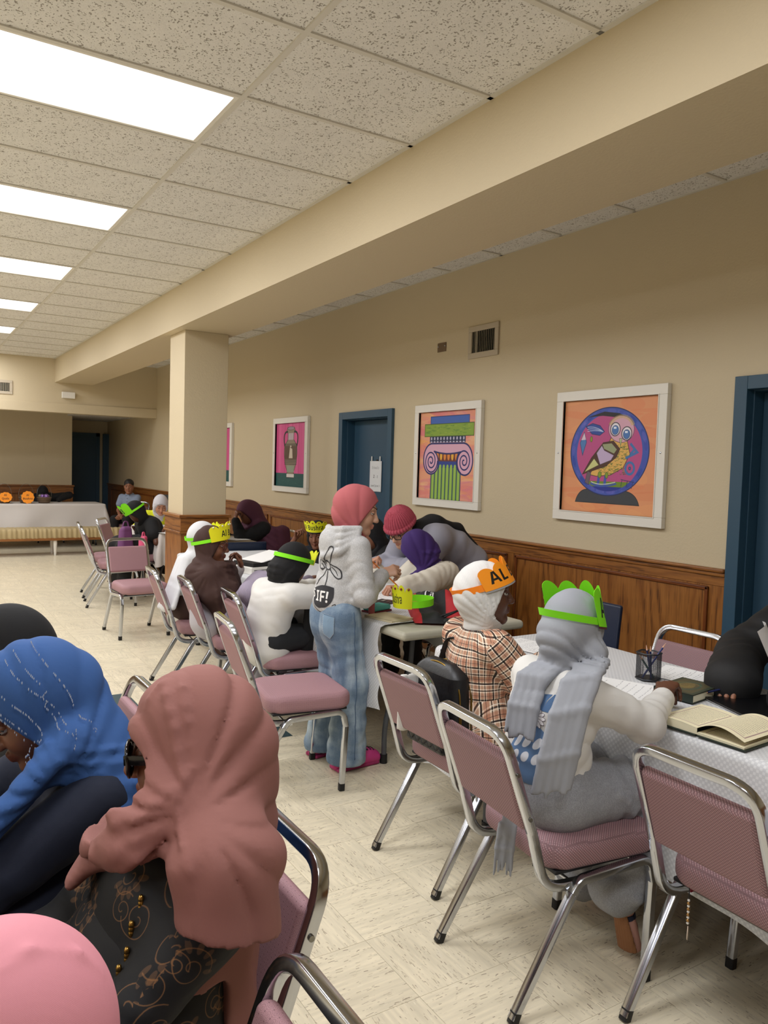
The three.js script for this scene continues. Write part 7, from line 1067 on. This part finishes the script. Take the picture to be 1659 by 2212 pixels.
{ // brown hijab, yellow crown
  const o = { X: 1.68, Z: 4.68, h: -10, S: 0.84, headAt: [1.66, 0.992, 4.66], pelAt: [1.66, 0.55, 4.68], head: [-22, 4], nb: 1.2, hunch: 0.02 }, L = GL(o); o.arm = { L: { w: L(1.885, 0.84, 4.74), pole: [0.5, -1, -0.2] }, R: { w: L(1.9, 0.62, 4.58), pole: [-0.3, -1, 0.3] } };
  const Q = figure(o), S = Q.J, H = S.H; person(Q, 'girl in dark brown hijab and glasses with a yellow crown, hand at her chin', SK.brown, { L: { D: L.d(-0.2, 1, 0.1), N: L.d(-1, 0, -0.1), T: L.d(0, 0.3, -1), curl: [0.45, 0.5, 0.6, 0.7, 0.5], s: 1 } }, true, 1);
  wear(Q, 'pale_top', topField(Q, { ease: 0.01, sl: 0.9 }), 0.011, PC(0xbdb6b4)); wear(Q, 'white_trousers', legsField(Q, { ease: 0.025 }), 0.011, PC(0xbcb8c0)); const sock = PC(0x9b9a9c); for (const q of ['R', 'L']) shoe(Q, q, sock);
  const f = scarfField(Q, { g: 0.015, cape: 0.16, cw: 0.17 }); f.fold(fan(H(0.05, -0.12, 0), S.R, S.F, 18, 0.008, 0.1, 0.45, 6), 0.008); f.add(cap(S.sR, S.eR, 0.075, 0.075), 0.05).add(cap(S.sL, mid3(S.sL, S.eL, 0.6), 0.07, 0.06), 0.05); f.add(ecap(add3(S.nck, [0, -0.04, 0.02]), L(1.66, 0.72, 4.5), L.d(0.9, 0, -0.4), [0.14, 0.11], [0.12, 0.07]), 0.05).add(ecap(L(1.68, 0.76, 4.5), L(1.7, 0.5, 4.46), L.d(1, 0, -0.3), [0.1, 0.035], [0.07, 0.025], { a: 0.012, fx: 26, fy: 3 }), 0.03).add(ecap(L(1.73, 0.9, 4.6), L(1.8, 0.72, 4.6), L.d(0.4, 0.2, 0.7), [0.1, 0.05], [0.09, 0.04]), 0.03); f.cut(plane(L(1.7, 0.47, 4.46), [0, -1, 0]), 0.005);
  f.ridges([0, 1, 2, 3, 4].map((i) => [[L(1.6 + 0.01 * i, 0.93 - 0.02 * i, 4.6), L(1.7, 0.9 - 0.026 * i, 4.5), L(1.82, 0.88 - 0.03 * i, 4.5)], 0.007, 0.012]).concat([0, 1, 2].map((i) => [[L(1.62 + 0.05 * i, 0.74, 4.45), L(1.63 + 0.05 * i, 0.55, 4.42)], 0.009, 0.014]))); Q.cutFace(); wear(Q, 'hijab', f, 0.0075, PC(0x3c241e));
  crown(Q, { u: 0.028, tilt: 0.3, rf: 0.124, rs: 0.1, half: 1.35, up: 0.125, points: 6, flare: 0.2, bandMat: bandGreen, plateMat: std({ map: crownTex('#ece812', '#1a1a10', 'Al Bushra', 110, 72), roughness: 0.65, side: THREE.DoubleSide }), gems: M.white, label: 'yellow paper crown on a lime band' }); glasses(Q, PC(0x5a2a22), null, 1);
}
{ // child in white behind
  const o = { X: 1.66, Z: 5.16, h: 6, S: 0.84, headAt: [1.77, 0.978, 5.15], pelAt: [1.68, 0.55, 5.16], head: [6, 8] }, L = GL(o); const Q = figure(o), S = Q.J, H = S.H; person(Q, 'child in a white hijab with lime headband, half hidden behind the brown hijab', SK.mid, {}, false); wear(Q, 'white_robe', topField(Q, { ease: 0.03 }), 0.013, whiteFleece); wear(Q, 'robe_skirt', sitRobe(Q), 0.017, PC(0x3c241e)); const f = scarfField(Q, { g: 0.018, cape: 0.2, cw: 0.16 }); f.add(ecap(add3(S.nck, [-0.08, 0, 0]), L(1.5, 0.55, 5.08), L.d(0, 0, 1), [0.09, 0.04], [0.15, 0.03], { a: 0.01, fx: 20, fy: 3 }), 0.05); sideFolds(Q, f, 4); Q.cutFace(); wear(Q, 'hijab', f, 0.009, fab(0xd6d6d8)); crown(Q, { u: 0.02, tilt: 0.3, rf: 0.124, rs: 0.104, half: 0.8, up: 0.1, bandMat: bandGreen, plateMat: bandYellow, label: 'yellow paper crown on a lime band' });
}
{ // girl with the Al Bushra crown facing us
  const o = { X: 3.06, Z: 5.75, h: 212, S: 0.8, headAt: [2.925, 0.94, 5.7], pelAt: [3.1, 0.54, 5.78], head: [14, 14], hs: 0.88 }, L = GL(o); o.arm = { R: { w: L(2.78, 0.9, 5.82), pole: [-0.3, -1, 0.6] }, L: { w: L(2.72, 0.77, 5.5) } }; o.arm.R.w = L(2.8, 0.9, 5.86);
  const Q = figure(o), S = Q.J, H = S.H; person(Q, 'girl in black wearing a yellow Al Bushra crown, facing us with hand raised to temple', SK.brown, { R: { D: L.d(0.2, 1, -0.15), N: L.d(0.5, 0, -0.8), T: L.d(0.8, 0, 0.5), curl: [0.6, 0.75, 0.8, 0.8, 0.6], s: 1.05 } }, true, 1.1); wear(Q, 'black_top', topField(Q, { ease: 0.02, cuff: 0.4 }), 0.012, PC(0x151a26)); wear(Q, 'skirt', sitRobe(Q), 0.017, blackCloth); const f = scarfField(Q, { g: 0.014, cape: 0.1 }); sideFolds(Q, f, 4, 0.005); Q.cutFace(); wear(Q, 'hijab', f, 0.008, blackCloth);
  crown(Q, { u: 0.06, tilt: 0.05, rf: 0.118, rs: 0.1, half: 1.15, up: 0.115, points: 5, flare: 0.22, bandMat: bandYellow, plateMat: std({ map: crownTex('#e8e812', '#17170f', 'Al Bushra', 40, 88), roughness: 0.65, side: THREE.DoubleSide }), gems: std({ color: 0x7a1c1c, roughness: 0.3 }), foam: std({ color: 0x2c2d30, roughness: 0.9 }), label: 'yellow paper crown lettered Al Bushra' });
}
{ // person in black between the two girls
  const o = { X: 3.06, Z: 4.97, h: 188, S: 0.88, headAt: [2.985, 1.008, 4.95], pelAt: [3.1, 0.55, 4.97], head: [0, 20] }, Q = figure(o), S = Q.J, H = S.H; person(Q, 'person wholly in black seated beyond the standing girl, face turned down', SK.mid, {}, false); wear(Q, 'black_robe', topField(Q, { ease: 0.05, sl: 1.3 }), 0.012, blackCloth); wear(Q, 'robe_skirt', sitRobe(Q), 0.018, blackCloth); const f = scarfField(Q, { g: 0.02, cape: 0.25, cw: 0.2 }); f.add(ecap(add3(S.nck, [0.0, 0, 0]), add3(S.chs, [0.02, -0.12, 0]), S.rt, [0.1, 0.1], [0.22, 0.17]), 0.08); sideFolds(Q, f, 4, 0.006); Q.cutFace(); wear(Q, 'hijab', f, 0.01, blackCloth);
}
{ // purple hijab, cream sweatshirt
  const o = { X: 3.02, Z: 4.2, h: 190, S: 0.86, headAt: [2.858, 0.985, 4.15], pelAt: [3.08, 0.55, 4.2], head: [-38, 34], sw: 0.16, hunch: 0.12 }, L = GL(o); o.arm = { L: { w: L(2.42, 0.785, 3.84), pole: [-0.6, -0.5, -0.9] }, R: { w: L(2.7, 0.83, 4.42), pole: [-0.3, -1, 0.6] } };
  const Q = figure(o), S = Q.J, H = S.H; person(Q, 'girl in a purple hijab and cream sweatshirt writing, face hidden', SK.light, { L: { D: L.d(-0.9, -0.05, 0.1), N: [0, -1, 0.1], T: L.d(-0.2, 0, 1), curl: [0.6, 0.65, 0.7, 0.75, 0.6], s: 1.1 }, R: { D: [0.3, 1, -0.1], N: [-0.6, 0, -0.6], T: [0.6, 0.2, -0.6], s: 1, curl: [0.8, 0.8, 0.8, 0.8, 0.6] } }, false);
  const top = topField(Q, { ease: 0.034, wa: 0.006, seed: 14, sl: 1.2, wide: 0.9 }).fold(crease([0.6, 1, -0.5], 24, 0.006, 15), 0.006), tm = wear(Q, 'sweatshirt', top, 0.0085, fab(0xd9d2c2, { bumpScale: 0.0004 })); wear(Q, 'dark_trousers', legsField(Q, {}), 0.015, blackCloth);
  decal(Q, top, L(2.93, 0.9, 4.03), L.d(0.8, 0.15, -0.6), [0, 1, 0], 0.17, 0.1, canvasTex(256, 150, (x, W, Hh) => { x.clearRect(0, 0, W, Hh); x.fillStyle = '#2c2a28'; x.font = 'italic bold 44px serif'; x.fillText('Good Luck', 30, 56); x.fillText('a match', 60, 112); }), tm);
  const f = scarfField(Q, { g: 0.018, cape: 0.06, cw: 0.1, face: { f: 0.09, slant: 0.2 } }); f.add(ell(H(-0.075, -0.045, 0), [0.055, 0.062, 0.07], S.ax), 0.05); f.add(ecap(H(0.06, -0.1, -0.03), L(2.78, 0.8, 4.05), L.d(0.6, 0, -0.8), [0.055, 0.025], [0.045, 0.014]), 0.03);
  f.fold(fan(H(0.06, -0.13, -0.05), S.R, S.F, 16, 0.014, 0.08, 0.34, 3), 0.01); f.ridges([[[H(-0.02, -0.02, -0.1), H(-0.09, -0.07, -0.07), H(-0.11, -0.08, 0.0)], 0.008, 0.01], [[H(0.02, -0.12, -0.08), H(-0.05, -0.12, -0.09), H(-0.1, -0.11, -0.03)], 0.008, 0.01]]); Q.cutFace(); wear(Q, 'hijab', f, 0.0065, fab(0x3a2163));
}
pencil('dark blue pen in the hand of the girl in purple hijab', V(2.34, 0.765, 3.9), V(2.45, 0.87, 3.86), 0x1a2244, 'pencils held in a hand');
{ // bending figure in pink beanie
  const o = { X: 3.3, Z: 4.52, h: 190, S: 0.92, sit: false, headAt: [2.955, 1.085, 4.5], pelAt: [3.5, 0.86, 4.5], head: [10, 34], sw: 0.15, hunch: 0.22, nb: 0.35 }, L = GL(o); o.arm = { L: { w: L(2.98, 0.79, 4.66), pole: [-0.2, 0, -1] }, R: { w: L(2.86, 0.79, 4.72), pole: [0, -1, 0.6] } };
  const Q = figure(o), S = Q.J, H = S.H; person(Q, 'person in pink ribbed beanie, black scarf and grey top bending over the middle table', SK.pale, {}, true, 1);
  wear(Q, 'grey_top', topField(Q, { ease: 0.05, wa: 0.014, seed: 21, sl: 1.35, wide: 1 }), 0.0095, fab(0x9a9aa6)); wear(Q, 'trousers', legsField(Q, {}), 0.016, PC(0x23242a));
  const sc = new Field(0.04); sc.add(ecap(add3(S.nck, [0.02, 0.05, 0]), add3(S.chs, [0, 0.12, 0.0]), S.rt, [0.09, 0.06], [0.1, 0.05], { a: 0.008, fx: 18, fy: 4 })).add(ecap(add3(S.chs, [0, 0.12, 0]), add3(S.wst, [-0.02, 0.13, -0.02]), S.rt, [0.1, 0.045], [0.085, 0.035], { a: 0.008, fx: 18, fy: 4 })).add(ecap(add3(S.wst, [-0.02, 0.13, -0.02]), add3(S.pel, [-0.13, 0.0, -0.06]), S.rt, [0.085, 0.035], [0.07, 0.03], { a: 0.008, fx: 18, fy: 4 })).add(ell(add3(S.nck, [0.03, 0.0, 0]), [0.08, 0.08, 0.1])); wear(Q, 'black_scarf', sc, 0.009, blackCloth);
  const hsd = Q.hs, b = new Field(0.02); b.add(ell(H(-0.02, 0.052, 0), [0.122 * hsd, 0.128 * hsd, 0.108 * hsd], S.ax)); b.cut(plane(H(0.0, 0.03, 0), sub3([0, 0, 0], add3(S.U, S.F, -0.15))), 0.01);
  b.fold((x, y, z) => { const v = sub3([x, y, z], H(-0.012, 0.05, 0)), a = Math.atan2(dot3(v, S.R), dot3(v, S.F)), rr0 = Math.hypot(dot3(v, S.R), dot3(v, S.F)) / hsd; return -0.0042 * Math.cos(a * 34) * smooth(0.015, 0.06, rr0); }, 0.005); const cuff = []; for (let i = 0; i < 40; i++) { const a = i / 40 * 6.2832; cuff.push(V3(H(-0.012 + 0.112 * Math.cos(a), 0.048, 0.1 * Math.sin(a)))); }
  const bm = fab(0xb04a5a, { bumpMap: T.knit, bumpScale: 0.001 }); const hat = wear(Q, 'beanie', b, 0.0042, bm); const cf = new Field(0.012); cf.chain([...cuff, cuff[0]].map((p) => p.toArray()), cuff.map(() => 0.016 * hsd).concat(0.016 * hsd), 0.01); cf.fold((x, y, z) => { const v = sub3([x, y, z], H(-0.012, 0.05, 0)), a = Math.atan2(dot3(v, S.R), dot3(v, S.F)); return -0.004 * Math.cos(a * 34); }, 0.005); obj('beanie_cuff', clothUV(cf.mesh(0.0042)), bm, hat); glasses(Q, PC(0x1c1a18), null, 1);
}
{ // maroon figure at the back table
  const o = { X: 3.36, Z: 7.7, h: 186, S: 0.94, headAt: [3.1, 0.99, 7.65], pelAt: [3.34, 0.56, 7.7], head: [10, 26], hunch: 0.12 }, L = GL(o); o.arm = { L: { w: L(2.96, 0.93, 7.62), pole: [0.2, -1, -0.3] }, R: { w: L(2.9, 0.79, 7.9) } };
  const Q = figure(o), S = Q.J, H = S.H; person(Q, 'woman in long maroon hijab leaning her head on her hand at the tan table', SK.brown, { L: { D: L.d(0.15, 1, -0.1), N: L.d(1, 0, 0), T: L.d(0, 0.3, 1), curl: [0.8, 0.8, 0.8, 0.8, 0.6], s: 1.1, det: 1.3 } }, false); wear(Q, 'black_robe', topField(Q, { ease: 0.03, sl: 1.2 }), 0.013, blackCloth); wear(Q, 'robe_skirt', sitRobe(Q), 0.02, blackCloth);
  const f = scarfField(Q, { g: 0.025, cape: 0.2, cw: 0.18 }); f.add(ell(H(-0.08, -0.02, 0), [0.1, 0.1, 0.09], S.ax), 0.06); f.add(ecap(add3(S.nck, [-0.02, -0.02, 0]), add3(S.wst, [-0.03, -0.02, -0.02]), S.rt, [0.12, 0.12], [0.22, 0.17], { a: 0.014, fx: 7, fy: 5 }), 0.08).add(ecap(L(3.4, 0.8, 7.55), L(3.46, 0.42, 7.5), L.d(1, 0, 0.2), [0.17, 0.07], [0.14, 0.05], { a: 0.016, fx: 12, fy: 2 }), 0.06); f.ridges([0, 1, 2, 3].map((i) => [[H(0.03, -0.1 - 0.02 * i, -0.09), L(3.2, 0.93 - 0.05 * i, 7.52), L(3.36, 0.84 - 0.07 * i, 7.45)], 0.01, 0.025])); Q.cutFace(); wear(Q, 'hijab', f, 0.009, PC(0x5a2f42));
}
{ // boy by the far wall
  const o = { X: 3.3, Z: 13.25, h: 228, S: 0.88, headAt: [3.262, 1.07, 13.2], pelAt: [3.32, 0.55, 13.26], head: [22, 4] }, L = GL(o); o.arm = { R: { w: [0.3, 0.62, 0.03], pole: [-0.3, -1, 0.7] }, L: { w: [0.32, 0.61, -0.03], pole: [-0.3, -1, -0.7] } };
  const Q = figure(o), S = Q.J, H = S.H; person(Q, 'boy in pale blue short-sleeved shirt sitting by the far wall, hands clasped', SK.mid, { R: { D: [0.7, -0.6, -0.4], N: [-0.2, -0.3, -1], T: [0.6, 0.6, 0], det: 1.5 }, L: { D: [0.7, -0.6, 0.4], N: [-0.2, -0.3, 1], T: [0.6, 0.6, 0], det: 1.5 } }, true, 1.3);
  const top = topField(Q, { ease: 0.02, sleeves: false, ribs: false }), sm = wear(Q, 'shirt', top, 0.011, std({ color: 0x98a6c0, map: T.heather, roughness: 0.85 })); for (let i = 0; i < 5; i++) obj('button', new THREE.SphereGeometry(0.006, 8, 6).translate(...top.onto(add3(mid3(S.nck, S.pel, 0.12 + i * 0.16), [0.12, 0, 0]), 0.001)), M.dark, sm); for (const s of [-1, 1]) { const c = new Field(0.01); c.add(ecap(add3(S.nck, [0.06, 0.0, 0.015 * s]), add3(S.nck, [-0.02, 0.03, 0.06 * s]), [1, -0.6, 0], [0.03, 0.006], [0.025, 0.006])); obj('collar', clothUV(c.mesh(0.006)), sm.material, sm); } wear(Q, 'trousers', legsField(Q, {}), 0.015, blackCloth); for (const q of ['R', 'L']) shoe(Q, q, blackCloth);
  const hr = new Field(0.02); hr.add(ell(H(-0.022, 0.05, 0), [0.1, 0.09, 0.084].map((v) => v * Q.hs), S.ax)); hr.cut(ell(H(0.09, -0.03, 0), [0.075, 0.085, 0.075].map((v) => v * Q.hs), S.ax), 0.01); hr.fold((x, y, z) => 0.004 * n3(x * 90, y * 90, z * 90), 0.004); obj('hair', clothUV(hr.mesh(0.006)), M.hairM ?? blackCloth, Q.t);
}
chair('scale', 3.48, 13.42, 228, 'mauve chair under the boy by the far wall');
{ // folded dark chair leaning beside the boy
  const t = thing('folded_chair', 'black folded metal chair leaning beside the boy in blue', 'chair', V(3.36, 0, 11.9), 0.5); for (const s of [-1, 1]) obj('side_tube', tube([[-0.12, 0.01, 0.2 * s], [0.06, 0.55, 0.2 * s], [0.24, 1.0, 0.2 * s]], 0.014, 8, 0.1), M.rubber, t); for (const s of [-1, 1]) obj('leg', tube([[0.2, 0.01, 0.17 * s], [0.0, 0.55, 0.17 * s]], 0.012, 8), M.rubber, t); const b = boxL(0.02, 0.2, 0.4, 0, 0, 0, 0.008); b.rotateZ(-0.36); b.translate(0.2, 0.9, 0); obj('backrest', b, M.rubber, t); const s = boxL(0.02, 0.36, 0.38, 0, 0, 0, 0.008); s.rotateZ(-0.3); s.translate(0.06, 0.5, 0); obj('seat', s, M.rubber, t);
}
{ // black dress, lime crown turned backwards
  const o = { X: 2.42, Z: 8.95, h: 190, S: 0.88, headAt: [2.28, 0.925, 8.9], pelAt: [2.5, 0.55, 8.98], head: [-20, 40], hunch: 0.3, nb: 0.3 }, L = GL(o); o.arm = { L: { w: L(2.56, 0.77, 8.72), pole: [0.3, -1, -0.6] }, R: { w: L(2.3, 0.75, 9.1) } };
  const Q = figure(o), S = Q.J, H = S.H; person(Q, 'child in black dress and hijab with lime crown, hunched over the table by the pillar', SK.deep, {}, false); wear(Q, 'black_dress', topField(Q, { ease: 0.04, sleeves: false, ribs: false }), 0.012, blackCloth); wear(Q, 'dress_skirt', sitRobe(Q, { ease: 0.05 }), 0.017, blackCloth); const f = scarfField(Q, { g: 0.02, cape: 0.12 }); Q.cutFace(); wear(Q, 'hijab', f, 0.01, blackCloth); crown(Q, { u: 0.03, tilt: 0.1, rf: 0.13, rs: 0.108, half: 1.3, up: 0.16, points: 4, bandMat: bandGreen, plateMat: std({ map: crownTex('#86ee12', '#101510', 'AL B', 160, 100), roughness: 0.65, side: THREE.DoubleSide }), label: 'lime green paper crown' });
}
{ // white hijab facing us at that table
  const o = { X: 2.82, Z: 9.95, h: 262, S: 0.88, headAt: [2.786, 0.962, 9.7], pelAt: [2.84, 0.55, 10.05], head: [0, 32], hunch: 0.1 }, L = GL(o), Q = figure(o), S = Q.J, H = S.H; person(Q, 'child in white hijab and yellow top looking down, left of the pillar', SK.light, {}, true, 1.3); wear(Q, 'yellow_top', topField(Q, { ease: 0.025 }), 0.013, PC(0xd8dc20)); wear(Q, 'skirt', sitRobe(Q), 0.02, blackCloth); const f = scarfField(Q, { g: 0.018, cape: 0.06, cw: 0.1 }); sideFolds(Q, f, 4, 0.005); f.ridges([[[H(0.075, 0.075, -0.07), H(0.1, 0.08, 0), H(0.075, 0.075, 0.07)], 0.005, 0.01]]); Q.cutFace(); wear(Q, 'hijab', f, 0.009, fab(0xcac8ce));
}
chair('scale', 2.88, 10.28, 262, 'mauve chair under the child in white hijab left of the pillar');
{ // sleeper behind the far table
  const o = { X: 2.3, Z: 15.12, h: 256, S: 0.92, headAt: [2.15, 0.89, 14.62], pelAt: [2.36, 0.56, 15.14], head: [0, 50], hunch: 0.2, nb: 0.1 }, L = GL(o); o.arm = { R: { w: [0.42, 0.77, 0.1] }, L: { w: [0.5, 0.78, -0.22], pole: [0, 0.2, -1] } }; const Q = figure(o); person(Q, 'person in black with head down on the far white table behind the baskets', SK.mid, {}, false); wear(Q, 'black_top', topField(Q, { ease: 0.03 }), 0.013, blackCloth); wear(Q, 'trousers', legsField(Q, {}), 0.02, blackCloth); const f = scarfField(Q, { g: 0.02 }); Q.cutFace(); wear(Q, 'hijab', f, 0.012, blackCloth);
}
chair('scale', 2.4, 15.36, 262, 'mauve chair behind the far table under the sleeping person');
{ // person in black at the right edge
  const o = { X: 3.1, Z: 1.58, h: 186, S: 1.0, headAt: [2.86, 1.15, 1.5], pelAt: [3.1, 0.57, 1.58], head: [0, 30], sw: 0.17 }, L = GL(o); o.arm = { R: { w: L(2.52, 0.79, 1.66), pole: [-0.2, -0.4, 1] }, L: { w: L(2.5, 0.79, 1.4), pole: [-0.2, -0.4, -1] } };
  const Q = figure(o), S = Q.J, H = S.H; person(Q, 'person in a loose black robe writing at the right edge, head out of frame', SK.mid, { R: { D: L.d(-0.9, -0.1, -0.3), N: [0, -1, 0], T: L.d(0, 0, -1), s: 1 } }, false); const top = topField(Q, { ease: 0.03, wa: 0.016, sl: 1.3, wide: 2.2, ribs: false, seed: 30, cuff: 1.05 }); top.add(ecap(add3(S.nck, [0, -0.03, 0]), add3(S.chs, [0.02, -0.06, 0]), S.rt, [0.1, 0.09], [0.2, 0.15], { a: 0.012, fx: 8, fy: 5 }), 0.08); top.fold(crease([0.5, 1, 0.6], 18, 0.01, 4), 0.01); wear(Q, 'black_robe', top, 0.009, M.black); wear(Q, 'robe_skirt', sitRobe(Q), 0.018, blackCloth); const f = scarfField(Q, { g: 0.02, cape: 0.2, cw: 0.2 }); Q.cutFace(); wear(Q, 'hijab', f, 0.01, blackCloth);
}
pencil('pink-tipped pencil in the hand of the person in the black robe', V(2.45, 0.78, 1.63), V(2.35, 0.765, 1.66), 0x1a2350, 'pencils held in a hand');
{ const o = paper('white page held up on the right in front of the black robe', 2.52, 1.5, 0, 0.22, 0.3, canvasTex(32, 32, (x) => { x.fillStyle = '#e2e2e4'; x.fillRect(0, 0, 32, 32); }), (x) => 0.02 * Math.sin(x * 3.1), 0.87); o.rotation.set(1.15, 0.5, 0.0); o.rotation.order = 'YXZ'; }
{ // lime crown lying on the drawstring bag
  const t = thing('party_crown', 'yellow and lime paper crown lying open on the drawstring bag', 'crown', V(2.2, 0.83, 3.2), 0.35); const fake = { J: { H: (f, u, r) => [f, u, r] }, hs: 1, t }; const g = crown(fake, { u: 0, tilt: 0.0, rf: 0.12, rs: 0.085, half: 0.7, up: 0.12, points: 4, yaw: 180, bandMat: bandGreen, bandH: 0.034, plateMat: std({ map: crownTex('#cfd40e', '#17170f', 'Bushra', 60, 80), roughness: 0.65, side: THREE.DoubleSide }), gems: std({ color: 0x7a1c1c, roughness: 0.3 }) }); for (const m of [...g.children]) t.add(m); t.remove(g);
}
renderer.render(scene, camera);
